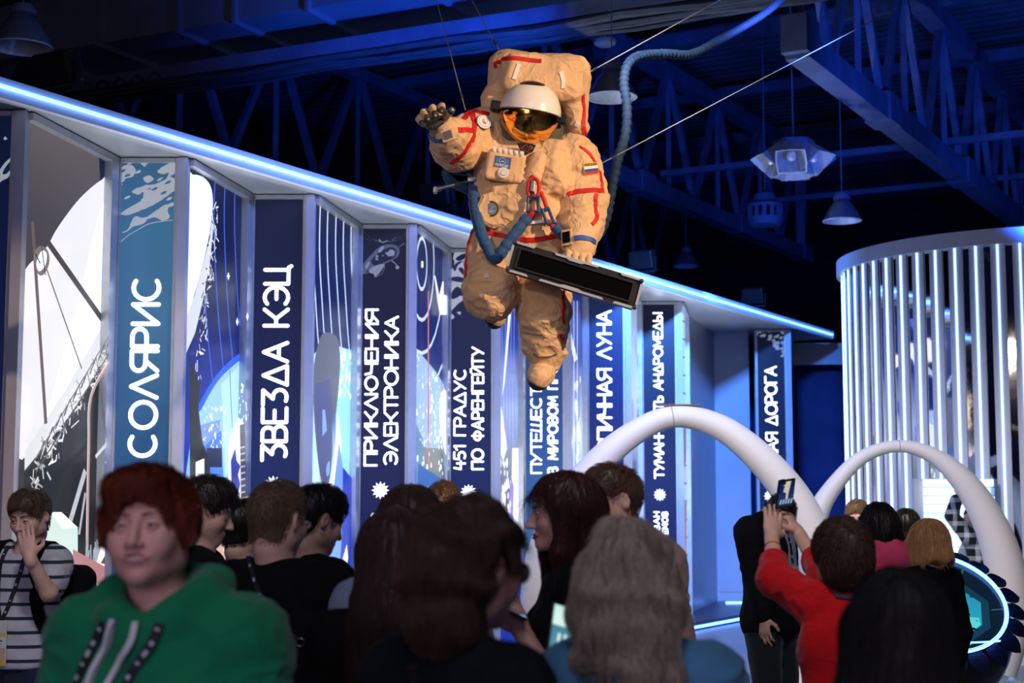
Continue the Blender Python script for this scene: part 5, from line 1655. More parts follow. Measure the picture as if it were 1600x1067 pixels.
# belly housing with round emblem
bc = A(774, 329, -0.145)
m = MB(); m.lathe([(0.105, -0.02), (0.100, 0.028), (0.082, 0.040), (0.01, 0.040)], Vector(bc), 8, (Vector((1, 0, -0.1)).normalized(), Vector((0.1, 0, 1)).normalized(), Vector((-0.12, -1, 0)).normalized())); bh = m.build('belly_housing', M_SUIT, suit)
nb_ = Vector((-0.12, -1, 0.0)).normalized(); ux = Vector((1, -0.12, -0.08)).normalized(); uz = nb_.cross(ux)
P = Print(Vector(bc) + nb_ * 0.0425 - ux * (0.046 + 0.018) - uz * 0.046, ux, 0.092, 0.092, uz)
P.polyuv(circ(.046, .046, .044), rgb(20, 22, 24)); P.lineuv(circ(.046, .046, .043) + [(.089, .046)], .003, rgb(196, 160, 60)); P.lineuv(circ(.046, .046, .030) + [(.076, .046)], .0022, rgb(190, 160, 70)); P.polyuv(circ(.046, .046, .029), rgb(60, 128, 176))
P.polyuv([(.026, .030), (.040, .026), (.060, .030), (.066, .040), (.046, .036)], rgb(150, 180, 200)); P.lineuv([(.036, .028), (.044, .040), (.050, .048)], .006, rgb(206, 110, 70)); P.lineuv([(.050, .048), (.046, .066)], .005, rgb(206, 120, 80)); P.lineuv([(.048, .046), (.062, .060)], .005, rgb(206, 120, 80))
for k in range(26):
    aa = 2 * PI * k / 26; P.polyuv(circ(.046 + .0365 * math.cos(aa), .046 + .0365 * math.sin(aa), .0016, 5), rgb(190, 164, 80))
P.build('round_emblem', M_PATCH, bh)
# black patch under the visor
P = Print(Vector(A(803, 226, -0.20)) , Vector((1, 0, -0.14)), 0.105, 0.062, Vector((0.10, -0.3, 0.95)))
P.O = Vector(A(806, 240, -0.185)); P.polyuv([(.0, .055), (.03, .062), (.10, .058), (.085, .02), (.052, .0), (.02, .02)], rgb(22, 20, 22)); P.lineuv([(.02, .03), (.035, .04), (.05, .058), (.058, .042), (.085, .046), (.064, .03), (.066, .012), (.05, .024), (.03, .016), (.036, .030), (.02, .03)], .0025, rgb(190, 50, 40)); P.lineuv([(.07, .05), (.085, .044), (.074, .034)], .002, rgb(200, 200, 200))
P.build('triangular_patch', M_PATCH, suit)
# canister pocket
G = Field(); G.u(sd_cap(A(842, 249, -0.17), A(834, 280, -0.175), 0.042, 0.040), 0); G.i(half((0.0, 0, 1), float(A(842, 238, 0)[2])), 0.008); G.disp(wrinkle(0.002, 16, 2))
v, q = sdf_mesh(G, A(836, 265, -0.17) - 0.13, A(836, 265, -0.17) + 0.13, 0.005); obj_np('canister_pocket', v, q, M_SUIT, suit)

# tethers and carabiners
def tubeobj(name, pix, r, m, parent, n=6, seg=8, corr=0.0, wl=0.03, closed=False):
    pts = catmull([A(*p) for p in pix], n, closed)
    if corr:
        # resample and corrugate
        out = []; rad = []; acc = 0; step = wl / 6
        Ls = [0]
        for a_, b_ in zip(pts[:-1], pts[1:]): Ls.append(Ls[-1] + (b_ - a_).length)
        tot = Ls[-1]; j = 0; s = 0; rg = random.Random(len(pts))
        ph = 0
        while s < tot:
            while j < len(Ls) - 2 and Ls[j + 1] < s: j += 1
            f_ = (s - Ls[j]) / max(1e-6, Ls[j + 1] - Ls[j])
            out.append(pts[j].lerp(pts[j + 1], f_)); rad.append(r * (1 + corr * math.sin(ph) + rg.uniform(-.05, .05))); ph += 2 * PI / 6 * rg.uniform(0.8, 1.2)
            s += step
        m_ = MB(); m_.tube(out, rad, seg)
    else:
        m_ = MB(); m_.tube(pts, r, seg, closed=closed)
    return m_.build(name, m, parent, True)
tubeobj('blue_tether', [(745, 285, .02), (741, 305, -.10), (744, 335, -.17), (753, 368, -.21), (764, 392, -.23), (771, 403, -.235), (778, 402, -.24), (788, 388, -.245), (805, 365, -.24), (818, 348, -.23), (826, 339, -.225)], 0.031, M_HOSE, suit, 8, 12, 0.05, 0.05)
tubeobj('blue_tether', [(866, 352, -.24), (873, 362, -.22), (884, 372, -.19), (896, 384, -.10)], 0.026, M_HOSE, suit, 8, 12, 0.05, 0.05)
tubeobj('blue_tether', [(747, 300, .05), (735, 298, .05), (715, 290, .04), (698, 277, .02), (701, 267, .02), (718, 266, .02), (740, 270, .03)], 0.024, M_HOSE, suit, 8, 12, 0.05, 0.05)
tubeobj('red_karabiner', [(827, 312, -.24), (825, 296, -.24), (827, 283, -.24), (834, 278, -.24), (841, 284, -.24), (842, 298, -.24), (839, 312, -.24)], 0.010, M_RED, suit, 6, 8)
tubeobj('red_karabiner', [(845, 300, -.23), (850, 312, -.235), (855, 326, -.235)], 0.011, M_RED, suit, 6, 8)
tubeobj('red_karabiner', [(826, 340, -.23), (830, 334, -.24), (834, 328, -.24)], 0.016, M_RED, suit, 6, 8)
tubeobj('red_karabiner', [(858, 344, -.24), (866, 358, -.23)], 0.014, M_RED, suit, 6, 8)
tubeobj('steel_link', [(829, 300, -.235), (826, 284, -.235), (831, 275, -.235), (837, 280, -.235)], 0.006, M_METAL, suit, 6, 8)
def boxobj(name, px, py, dy, sx, sy, sz, roll, m, parent, bev=0.004):
    ux = Vector((math.cos(roll), 0, math.sin(roll))); uz = Vector((-math.sin(roll), 0, math.cos(roll)))
    mb = MB(); mb.box(Vector(A(px, py, dy)), (sx, sy, sz), (ux, Vector((0, 1, 0)), uz), bev); return mb.build(name, m, parent)
boxobj('grey_lock', 832, 291, -.245, 0.024, 0.02, 0.062, -0.12, M_METAL, suit)
for dx_, w_ in ((-8.5, .012), (8.5, .016)): boxobj('blue_clasp', 833 + dx_, 319, -.245, w_, 0.022, 0.085, -0.05, M_CLIP, suit)
for dy_ in (-11, 11): boxobj('blue_clasp', 833, 319 + dy_, -.245, 0.065, 0.022, 0.012, -0.05, M_CLIP, suit)
for dx_ in (-5.5, 5.5): boxobj('blue_clasp', 856 + dx_, 338, -.24, 0.016, 0.022, 0.085, 0.35, M_CLIP, suit)
boxobj('blue_clasp', 852, 328, -.24, 0.05, 0.02, 0.02, 0.35, M_CLIP, suit); boxobj('blue_clasp', 861, 348, -.24, 0.05, 0.02, 0.022, 0.35, M_CLIP, suit)
boxobj('label_strip', 846, 346, -.21, 0.14, 0.004, 0.016, 0.12, M_TAGW, suit, 0.001)
# tool on the left hip
m = MB(); m.tube([Vector(A(678, 297, -.10)), Vector(A(690, 294, -.10))], 0.014, 10); m.tube([Vector(A(688, 294, -.10)), Vector(A(733, 283, -.06))], 0.009, 10); m.box(Vector(A(738, 281, -.06)), (0.05, 0.04, 0.03), None, 0.004); m.box(Vector(A(680, 297, -.10)), (0.02, 0.03, 0.036), None, 0.003); m.build('hip_tool', M_METAL, suit, True)
tubeobj('steel_link', [(734, 284, -.06), (733, 300, -.06), (735, 312, -.05)], 0.005, M_METAL, suit, 4, 6)
tubeobj('hip_clamp', [(728, 268, .02), (740, 275, -.02), (742, 290, -.02)], 0.012, M_METAL, suit, 4, 8)
# umbilical and ring
um = tubeobj('umbilical_hose', [(930, 372, .02), (943, 352, .10), (951, 322, .18), (957, 288, .26), (965, 250, .36), (977, 212, .46), (980, 168, .56), (975, 130, .70), (981, 101, .85), (1001, 87, 1.05), (1040, 84, 1.35), (1082, 84, 1.7), (1132, 58, 2.2), (1190, 24, 2.9), (1225, -4, 3.4), (1300, -70, 4.4), (1400, -190, 6.0)], 0.0265, M_HOSED, suit, 8, 12, 0.14, 0.055)
m = MB(); rc_ = Vector(A(783, 88, .12)); m.tube([rc_ + Vector((0.017 * math.cos(t), 0, 0.02 * math.sin(t))) for t in np.linspace(0, 2 * PI, 20, endpoint=False)], 0.004, 6, closed=True); m.build('hanging_ring', M_METAL, suit, True)

# suspension wires
def wire(p0, p1, label, knot=None):
    a_ = Vector(p0); b_ = Vector(p1); d = b_ - a_
    k = (RZ - 0.03 - a_.z) / d.z
    r = thing('suspension_wire', label, 'wire', tuple(a_), group='wires holding the spacesuit')
    m = MB(); m.tube([a_, a_ + d * k], 0.0032, 6); m.build('cable', M_WIRE, r, True)
    m = MB(); m.tube([a_ + d.normalized() * s for s in (0.10, 0.16)], 0.007, 8); m.build('crimp', M_METAL, r, True)
    return r
wire(A(727, 172, -.05), at(682, 0, 8.6), 'thin wire rising from the raised arm to the roof')
wire(A(783, 84, .12), at(737, 0, 8.6), 'thin wire rising from the ring on top of the backpack')
wire(A(915, 116, .24), at(1125, 0, 10.2), 'bright wire running up right from the backpack corner')
wire(A(942, 254, .05), at(1425, 0, 12.5), 'longest bright wire running up right from the shoulder')

# ------------------------------------------------------------------ black sign held by the suit
sg = thing('display_sign', 'long black tilted display sign with silver corner trim held by the spacesuit', 'display sign', tuple(at(898, 430, 7.62)))
M_SIGN = mat('black_sign_body', (0.014, 0.014, 0.016), 0.45, var=0.2, vscale=12)
M_SIGNS = mat('black_screen_glass', (0.002, 0.002, 0.0025), 0.22, var=0.1)
M_SIGNS.node_tree.nodes['Principled BSDF'].inputs['Specular IOR Level'].default_value = 0.15
M_SIGN.node_tree.nodes['Principled BSDF'].inputs['Specular IOR Level'].default_value = 0.25
M_SILV = mat('silver_trim', rgb(168, 172, 184), 0.42, 0.5, var=0.06, vscale=14)
SO = at(898, 430, 7.62); kk = 7.62 / 0.985 / FPX
sr = Vector((202 * kk, 0.0, -58.5 * kk)); su = Vector((13 * kk, 0.0, 47.5 * kk))
sl_, sh_ = sr.length, su.length
ex = (sr.normalized() + Vector((0, 0.10, 0))).normalized(); ez = su.normalized(); ez = (ez - ex * ez.dot(ex)).normalized(); ey = ez.cross(ex)   # ey points away
def sp(u, v, d=0.0): return SO + sr * (u - .5) + Vector((0, 0.10 * sl_ * (u - .5), 0)) + su * (v - .5) + ey * d
def slab(name, uvs, d0, d1, m, parent=sg):
    mb = MB(); mb.prism([sp(u, v, d0) for u, v in uvs], ey * (d1 - d0)); return mb.build(name, m, parent)
slab('housing', [(0.02, 0), (0.98, 0), (1, .08), (1, .92), (.98, 1), (.02, 1), (0, .92), (0, .08)], 0, 0.055, M_SIGN)
for uvs in ([(.055, .17), (.945, .17), (.93, .22), (.07, .22)], [(.055, .83), (.945, .83), (.93, .78), (.07, .78)], [(.055, .17), (.07, .22), (.07, .78), (.055, .83)], [(.945, .17), (.93, .22), (.93, .78), (.945, .83)]):
    slab('screen_bezel', uvs, -0.012, 0, M_SIGN)
slab('screen', [(.07, .22), (.93, .22), (.93, .78), (.07, .78)], -0.003, 0, M_SIGNS)
for uvs in ([(.0, .86), (.012, 1.0), (.17, 1.0), (.155, .925), (.03, .925)], [(.31, 1.0), (.66, 1.0), (.645, .93), (.55, .93), (.52, .89), (.43, .89), (.41, .93), (.325, .93)], [(.82, 1.0), (.99, 1.0), (1.0, .86), (.975, .925), (.835, .925)],
            [(.0, .14), (.012, 0), (.17, 0), (.155, .075), (.03, .075)], [(.25, 0), (.75, 0), (.735, .07), (.58, .07), (.55, .11), (.44, .11), (.41, .07), (.265, .07)], [(.82, 0), (.99, 0), (1.0, .14), (.975, .075), (.835, .075)],
            [(-.004, .14), (.014, .16), (.014, .84), (-.004, .86)], [(1.004, .14), (.986, .16), (.986, .84), (1.004, .86)]):
    slab('silver_trim', uvs, -0.010, 0.004, M_SILV)
for uv_ in ((.012, .06), (.988, .06), (.012, .94), (.988, .94)):
    m = MB(); m.lathe([(0.001, 0.016), (0.010, 0.014), (0.012, 0)], sp(*uv_, -0.004), 10, (ex, ez, -ey)); m.build('corner_knob', M_BLACK, sg, True)
# ------------------------------------------------------------------ visitors
def rotm(yaw=0.0, pitch=0.0, roll=0.0):
    """head rotation in body space (x right, y forward, z up): yaw turns to the person's left, pitch > 0 looks up"""
    M = Matrix.Rotation(yaw, 3, 'Z') @ Matrix.Rotation(pitch, 3, 'X') @ Matrix.Rotation(roll, 3, 'Y')
    return np.array(M, np.float32)

M_EYEW = mat('eye_white', rgb(214, 208, 206), 0.25, var=0.03)
M_IRIS = mat('iris', rgb(60, 66, 70), 0.2, var=0.2)
M_LASH = mat('eyelash', (0.012, 0.009, 0.008), 0.6)
M_TEETH = mat('teeth', rgb(222, 214, 204), 0.35, var=0.03)
M_LENS = mat('spectacle_lens', (0.9, 0.93, 0.97), 0.03, trans=0.92, ior=1.2, var=0.01)
M_FRAMEM = mat('spectacle_frame', (0.05, 0.05, 0.055), 0.35, 0.6, var=0.1)

def skin_mat(key, c):
    m = mat('skin_' + key, c, 0.5, var=0.07, vscale=22, bump=0.04, bscale=120)
    return m
SKIN = skin_mat('fair', rgb(222, 178, 158))
SKIN2 = skin_mat('rosy', rgb(214, 164, 150))
def hair_mat(key, c, c2=None, rough=0.42):
    return mat('hair_' + key, c, rough, var=0.3, vscale=26, stretch=(1, 1, 0.13), bump=0.5, bscale=60, color2=c2 or tuple(x * 0.45 for x in c), sheen=0.1)
def strand_mat(base):
    nm = 'strand_' + base.name
    if nm in MATS: return MATS[nm]
    m = bpy.data.materials.new(nm); m.use_nodes = True
    nt = m.node_tree; b = nt.nodes['Principled BSDF']
    rp = [n for n in base.node_tree.nodes if n.type == 'VALTORGB'][0]
    c0 = rp.color_ramp.elements[0].color[:]; c1 = rp.color_ramp.elements[1].color[:]
    hi = nt.nodes.new('ShaderNodeHairInfo'); r2 = nt.nodes.new('ShaderNodeValToRGB')
    r2.color_ramp.elements[0].color = c0; r2.color_ramp.elements[1].color = c1
    nt.links.new(hi.outputs['Random'], r2.inputs['Fac']); nt.links.new(r2.outputs['Color'], b.inputs['Base Color'])
    b.inputs['Roughness'].default_value = 0.5
    b.inputs['Specular IOR Level'].default_value = 0.35
    MATS[nm] = m
    return m
def cloth(key, c, bump=0.15, bscale=90, var=0.1, rough=0.85, sheen=0.2):
    m = mat('cloth_' + key, c, rough, var=var, vscale=9, bump=bump, bscale=bscale, sheen=sheen)
    m.node_tree.nodes['Principled BSDF'].inputs['Specular IOR Level'].default_value = 0.2
    return m

def ringpath(f, pts, r, k):
    P = [V3(*p) for p in pts]
    for a, b in zip(P, P[1:] + P[:1]):
        f.u(sd_cap(a, b, r), k)

class Person:
    def __init__(s, label, px, py, Y, face, h=0.007, tor=None, yaw=0, pitch=0, roll=0, dx=0.0, dy=0.0, tall=None, female=False, group=None, wide=1.0):
        """head centre at pixel (px,py) at depth Y; face = heading in degrees (0 looks at the camera, 90 to the viewer's right)"""
        hw = at(px, py, Y)
        tp = tor if tor is not None else px
        a = math.radians(face)
        fwd = Vector((math.sin(a), -math.cos(a), 0)); rt = fwd.cross(UZ)
        s.R = np.array([list(rt), list(fwd), [0, 0, 1]], np.float32).T
        HZ = 1.615
        s.s = (hw.z / HZ) if tall is None else tall
        s.lift = 0.0
        if tall is not None: s.lift = hw.z - HZ * tall
        X = at(tp, py, Y).x
        s.root = np.array((X, Y, 0.0), np.float32)
        s.obj = thing('person', label, 'person', (X, Y, 0), group='visitors in the hall')
        s.h = h; s.fem = female; s.wide = wide
        s.hc = V3(*(s.R.T @ (np.array(hw, np.float32) - s.root) / s.s))
        s.neck = V3(s.hc[0] * 0.45, -0.02 + s.hc[1] * 0.4, 1.455)
        s.Rh = rotm(math.radians(yaw), math.radians(pitch), math.radians(roll))
        s.skin = Field(); s.top = None; s.arms = {}
        s.sh = {-1: V3(-0.17 * wide, -0.01, 1.39), 1: V3(0.17 * wide, -0.01, 1.39)}
    # transforms
    def W(s, P): return s.root + (np.asarray(P, np.float32) * s.s) @ s.R.T
    def Lc(s, w): return (s.R.T @ (np.array(w, np.float32) - s.root)) / s.s
    def pix(s, px, py, Y): return s.Lc(at(px, py, Y))
    def hd(s, f): 
        hc, Rh = s.hc, s.Rh
        return lambda P: f((P - hc) @ Rh)
    def H(s, *p): return s.hc + s.Rh @ V3(*p)
    def emit(s, name, f, lo, hi, h, m, parent=None, keep=False):
        r = sdf_mesh(f, lo, hi, h, keep=keep)
        o = obj_np(name, s.W(r[0]), r[1], m, parent or s.obj)
        return (o, r[2]) if keep else o
    # arms: elbow and wrist in local space
    def arm(s, side, elbow, wrist, hand=None, n=None, curl=0.5, fingers=True, r=1.0, thumb=1):
        s.arms[side] = (s.sh[side], np.asarray(elbow, np.float32), np.asarray(wrist, np.float32))
        d = np.asarray(hand, np.float32) if hand is not None else s.arms[side][2] - s.arms[side][1]
        d = d / np.linalg.norm(d)
        n = np.asarray(n if n is not None else (0, 1, 0), np.float32); n = n - d * (n @ d); n /= np.linalg.norm(n) + 1e-9
        sd_ = np.cross(d, n)
        a, e, w = s.arms[side]
        s.skin.u(sd_cap(a, e, 0.046 * r, 0.040 * r), 0.02).u(sd_cap(e, w, 0.040 * r, 0.027 * r), 0.015)
        G = Field()
        Rm = np.stack([sd_, d, n], 1)
        G.u(sd_cap(w - d * 0.02, w + d * 0.02, 0.027 * r, 0.026 * r), 0)
        G.u(sd_ell(w + d * 0.052, (0.041, 0.052, 0.017), Rm), 0.02)
        ln = (0.072, 0.082, 0.077, 0.060)
        for i, o in enumerate((-0.031, -0.0105, 0.0105, 0.031)):
            b = w + d * (0.094 - 0.006 * abs(i - 1.3)) + sd_ * o
            c1 = curl * (1 + 0.12 * i)
            d1 = d * math.cos(c1) + n * math.sin(c1) + sd_ * (o * 2.0); d2 = d * math.cos(2.1 * c1) + n * math.sin(2.1 * c1)
            G.u(sd_cap(b - d * 0.01, b + d1 * ln[i] * 0.55, 0.0092, 0.0085), 0.006)
            G.u(sd_cap(b + d1 * ln[i] * 0.55, b + d1 * ln[i] * 0.55 + d2 * ln[i] * 0.5, 0.0085, 0.0072), 0.002)
        tb = w + d * 0.028 + sd_ * (-0.034 * thumb) + n * 0.006
        td = d * 0.62 - sd_ * (0.62 * thumb) + n * 0.45; td /= np.linalg.norm(td)
        td2 = d * 0.85 - sd_ * (0.15 * thumb) + n * 0.5; td2 /= np.linalg.norm(td2)
        G.u(sd_cap(tb, tb + td * 0.042, 0.0125, 0.0105), 0.012).u(sd_cap(tb + td * 0.042, tb + td * 0.042 + td2 * 0.03, 0.0105, 0.0085), 0.003)
        s.skin.u(near(G, w + d * 0.07, 0.16), 0.012)
        s.hand_pts = getattr(s, 'hand_pts', []) + [w + d * 0.19, w]
    def hang(s, side, fw=0.03, out=0.05):
        a = s.sh[side]
        s.arm(side, a + V3(side * out, -0.02, -0.29), a + V3(side * (out + 0.01), fw + 0.02, -0.53), n=(-side, 0, 0), curl=0.35, thumb=-side)
    def head(s, jaw=1.0, smile=False, ear=True):
        f = Field()
        f.u(sd_ell((0, -0.012, 0.025), (0.0765, 0.100, 0.092)), 0)
        f.u(sd_ell((0, 0.030, -0.030), (0.064 * jaw, 0.064, 0.075)), 0.03)
        f.u(sd_ell((0, 0.038, -0.078), (0.047 * jaw, 0.050, 0.036)), 0.03)
        f.u(sd_ell((0, 0.080, -0.099), (0.020, 0.016, 0.016)), 0.03)
        for x in (-1, 1):
            f.u(sd_ell((x * 0.050 * jaw, 0.002, -0.060), (0.022, 0.03, 0.03)), 0.03)
            f.u(sd_ell((x * 0.038, 0.066, -0.028), (0.026, 0.022, 0.026)), 0.03)
        f.u(sd_cap((-0.036, 0.080, 0.021), (0.036, 0.080, 0.021), 0.0115), 0.02)
        for x in (-1, 1):
            f.s_(sd_ell((x * 0.031, 0.104, 0.0), (0.019, 0.019, 0.014)), 0.016)
            f.u(sd_ell((x * 0.031, 0.0835, 0.0), (0.0155, 0.0125, 0.0115)), 0.004)
        f.u(sd_cap((0, 0.092, 0.010), (0, 0.1165, -0.034), 0.0075, 0.0120), 0.012)
        for x in (-1, 1):
            f.u(sd_ell((x * 0.0125, 0.103, -0.038), (0.0085, 0.010, 0.007)), 0.007)
        f.u(sd_ell((0, 0.092, -0.062), (0.024 if not smile else 0.03, 0.012, 0.007)), 0.006)
        f.u(sd_ell((0, 0.090, -0.074), (0.021 if not smile else 0.026, 0.013, 0.008)), 0.006)
        f.s_(sd_cap((-0.022, 0.108, -0.0675), (0.022, 0.108, -0.0675), 0.0032), 0.004)
        if smile:
            f.s_(sd_ell((0, 0.106, -0.0672), (0.026, 0.016, 0.0072)), 0.003)
            for x in (-1, 1):
                f.u(sd_ell((x * 0.036, 0.074, -0.045), (0.016, 0.016, 0.018)), 0.02)
        if ear:
            for x in (-1, 1):
                Re = np.array(Matrix.Rotation(x * 0.35, 3, 'Z') @ Matrix.Rotation(-0.15, 3, 'X'), np.float32)
                f.u(sd_ell((x * 0.0800, -0.010, -0.006), (0.010, 0.019, 0.031), Re), 0.006)
                f.s_(sd_ell((x * 0.0895, -0.006, -0.002), (0.008, 0.010, 0.018), Re), 0.005)
        f.u(sd_cap((0, -0.020, -0.055), (0, -0.030, -0.10), 0.054, 0.052), 0.03)
        s.skin.u(near(s.hd(f), s.hc, 0.17), 0.0)
        s.skin.u(sd_cap(s.H(0, -0.022, -0.07), s.neck, 0.053, 0.058), 0.02)
        s.skin.u(sd_cap(s.neck, V3(0, 0, 1.33), 0.06, 0.07), 0.03)
        s.skin.u(sd_cap(s.sh[-1], s.sh[1], 0.045), 0.03)
    def finish_skin(s, m=None, zmin=0.95):
        pts = [s.hc + 0.16, s.hc - 0.17, V3(0.25, 0.14, 1.3), V3(-0.25, -0.14, 1.24)]
        for a, e, w in s.arms.values(): pts += [e + 0.07, e - 0.07, w + 0.05, w - 0.05]
        for p in getattr(s, 'hand_pts', []): pts += [p + 0.06, p - 0.06]
        P = np.array(pts)
        s.skinmat = m or SKIN
        return s.emit('body', s.skin, P.min(0), P.max(0), s.h, s.skinmat)
    def face_details(s, brow=None, iris=None, lips=None, smile=False):
        ip = iris or M_IRIS
        for x in (-1, 1):
            c = s.H(x * 0.031, 0.0835, 0.0)
            ax = tuple(Vector(s.R @ s.Rh[:, i]) for i in range(3))
            m = MB(); m.lathe([(0.0122 * s.s * math.sin(t), 0.0122 * s.s * math.cos(t)) for t in np.linspace(0.01, PI - 0.01, 12)], Vector(s.W(c)), 16, (ax[0], ax[2], ax[1])); e = m.build('eye', M_EYEW, s.obj, True)
            m = MB(); c2 = s.H(x * 0.031, 0.0835 + 0.0118, 0.0); m.lathe([(0.0001, 0.0012), (0.0038 * s.s, 0.001), (0.0062 * s.s, 0.0)], Vector(s.W(c2)), 14, (ax[0], ax[2], ax[1])); m.build('iris', ip, e, True)
            for zz, sg in ((0.0068, 1), (-0.0062, -1)) if not smile else ((0.0056, 1), (-0.0050, -1)):
                pts = [Vector(s.W(s.H(x * (0.031 + q * 0.0155), 0.0945 - 0.010 * q * q - (0.003 if q * x > 0 else 0), zz * (1 - q * q * 0.9)))) for q in np.linspace(-1, 1, 9)]
                m = MB(); m.tube(pts, 0.0030 * s.s, 6); m.build('eyelid', s.skinmat, s.obj, True)
                if sg > 0:
                    m = MB(); m.tube([q_ + Vector(s.R @ s.Rh @ V3(0, 0.0026, -0.0012)) for q_ in pts], 0.0012 * s.s, 5); m.build('eyelashes', M_LASH, s.obj, True)
            if brow:
                pts = [Vector(s.W(s.H(x * q, 0.0960 - (q - 0.02) * 0.35, 0.0215 + 0.0035 * math.sin((q - 0.012) / 0.045 * PI)))) for q in np.linspace(0.013, 0.052, 7)]
                m = MB(); m.tube(pts, [0.0028 * s.s, 0.0036 * s.s, 0.0036 * s.s, 0.0033 * s.s, 0.0028 * s.s, 0.0022 * s.s, 0.0012 * s.s], 6); m.build('eyebrow', brow, s.obj, True)
        if lips:
            lw = 0.034 if smile else 0.024
            for zz, rr_ in (((-0.0600, 0.0028), (-0.0765, 0.0034)) if smile else ((-0.0625, 0.0040), (-0.0730, 0.0046))):
                zc = -0.0585 if smile else -0.0675
                pts = [Vector(s.W(s.H(q * lw, 0.1030 - 0.014 * q * q, zc + (zz - zc) * (1 - q * q)))) for q in np.linspace(-1, 1, 13)]
                m = MB(); m.tube(pts, [rr_ * s.s * (0.4 + 0.6 * (1 - q * q)) for q in np.linspace(-1, 1, 13)], 8); m.build('lip', lips, s.obj, True)
        if smile:
            pts = [Vector(s.W(s.H(q * 0.025, 0.0985 - 0.013 * q * q, -0.0655 + 0.0035 * q * q))) for q in np.linspace(-1, 1, 9)]
            m = MB(); m.tube(pts, [0.0055 * s.s * (0.4 + 0.6 * (1 - q * q)) for q in np.linspace(-1, 1, 9)], 8); m.build('teeth', M_TEETH, s.obj, True)
    def glasses(s, rnd=True):
        for x in (-1, 1):
            ring = [Vector(s.W(s.H(x * 0.034 + 0.024 * math.cos(t), 0.108, -0.003 + (0.021 if rnd else 0.016) * math.sin(t)))) for t in np.linspace(0, 2 * PI, 28, endpoint=False)]
            m = MB(); m.tube(ring, 0.0014, 6, closed=True); m.tube([Vector(s.W(s.H(x * 0.058, 0.107, 0.002))), Vector(s.W(s.H(x * 0.078, 0.06, 0.004))), Vector(s.W(s.H(x * 0.083, -0.01, 0.006)))], 0.0016, 6)
            g = m.build('spectacle_frame', M_FRAMEM, s.obj, True)
            V = [Vector(s.W(s.H(x * 0.034, 0.109, -0.003)))] + ring
            obj('lens', V, [(0, 1 + k, 1 + (k + 1) % 28) for k in range(28)], M_LENS, g, True)
        m = MB(); m.tube([Vector(s.W(s.H(-0.011, 0.109, 0.003))), Vector(s.W(s.H(0, 0.114, 0.006))), Vector(s.W(s.H(0.011, 0.109, 0.003)))], 0.0014, 6); m.build('bridge', M_FRAMEM, s.obj, True)
    def hair(s, f, lo, hi, m, h=None, name='hair', strand=None):
        """f in head space"""
        P = np.array([s.hc + s.Rh @ V3(x, y, z) for x in (lo[0], hi[0]) for y in (lo[1], hi[1]) for z in (lo[2], hi[2])])
        o, G = s.emit(name, s.hd(f), P.min(0) - 0.01, P.max(0) + 0.01, h or s.h, m, keep=True)
        s.grow(o, G, m, *(strand if strand else (2600, 0.03, 'short')))
        return o
    def grow(s, o, G, m, count, length, style, rad=None, seed=1):
        """loose hair strands following the combed surface"""
        rg = np.random.RandomState(seed + count)
        me = o.data; n = len(me.vertices)
        co = np.empty(n * 3, np.float32); me.vertices.foreach_get('co', co); co = co.reshape(-1, 3)
        loc = ((co + root_loc(s.obj) - s.root) @ s.R) / s.s
        P = loc[rg.randint(0, n, count)] + rg.normal(0, 0.003, (count, 3)).astype(np.float32)
        P = P.astype(np.float32)
        keepm = P[:, 2] > s.hc[2] - 0.5; P = P[keepm]; count = len(P)
        off = rg.uniform(0.0, 0.0035, count).astype(np.float32)
        crown = s.H(0, -0.045, 0.13)
        steps = 7; st = length / steps * rg.uniform(0.6, 1.2, count).astype(np.float32)
        wob = rg.normal(0, 0.16, (count, 3)).astype(np.float32)
        fwd = s.Rh @ V3(0.25, 1, 0)
        out = [P.copy()]
        prev = None
        for k in range(steps):
            nrm = grad(G, P)
            if style == 'short':
                d = P - crown; d /= np.linalg.norm(d, axis=1)[:, None] + 1e-6
                topw = np.clip((P - s.hc) @ (s.Rh @ V3(0, 0, 1)) / 0.09, 0, 1)[:, None]
                d = d * (1 - 0.5 * topw) + fwd * (0.55 * topw)
            else:
                d = np.tile(V3(0, 0, -1.0), (count, 1))
                rr_ = P - crown; rr_[:, 2] = 0
                near_top = np.clip((P[:, 2] - s.hc[2]) / 0.10, 0, 1)[:, None]
                d = d + rr_ / (np.linalg.norm(rr_, axis=1)[:, None] + 1e-6) * near_top * 1.6
                if style == 'wavy': d = d + np.stack([np.sin(P[:, 2] * 60 + off * 900), np.cos(P[:, 2] * 55 + off * 700), np.zeros(count)], 1) * 0.45
            d = d + wob
            d -= nrm * (d * nrm).sum(1)[:, None]
            d /= np.linalg.norm(d, axis=1)[:, None] + 1e-6
            if prev is not None: d = 0.5 * d + 0.5 * prev; d /= np.linalg.norm(d, axis=1)[:, None] + 1e-6
            prev = d
            P = P + d * st[:, None]
            dd = G(P) - off - (0.0016 * k if style == 'short' else 0.0006 * k)
            P = (P - grad(G, P) * np.clip(dd, -0.02, 0.012)[:, None] * (0.8 if k < steps - 2 else 0.35)).astype(np.float32)
            out.append(P.copy())
        A_ = np.stack(out, 1)
        Wp = s.W(A_.reshape(-1, 3)) - root_loc(s.obj)
        hc_ = bpy.data.hair_curves.new('hair_strands')
        hc_.add_curves([steps + 1] * count)
        hc_.position_data.foreach_set('vector', Wp.astype(np.float32).ravel())
        ra = hc_.attributes.get('radius') or hc_.attributes.new('radius', 'FLOAT', 'POINT')
        base = rad or (0.00022 * float(s.root[1]) ** 0.5 + 0.00014)
        ra.data.foreach_set('value', np.tile(np.linspace(base, base * 0.35, steps + 1), count).astype(np.float32))
        hc_.materials.append(strand_mat(m))
        so = bpy.data.objects.new('hair_strands', hc_); COL.objects.link(so); so.parent = o; so['kind'] = 'stuff'
        return so
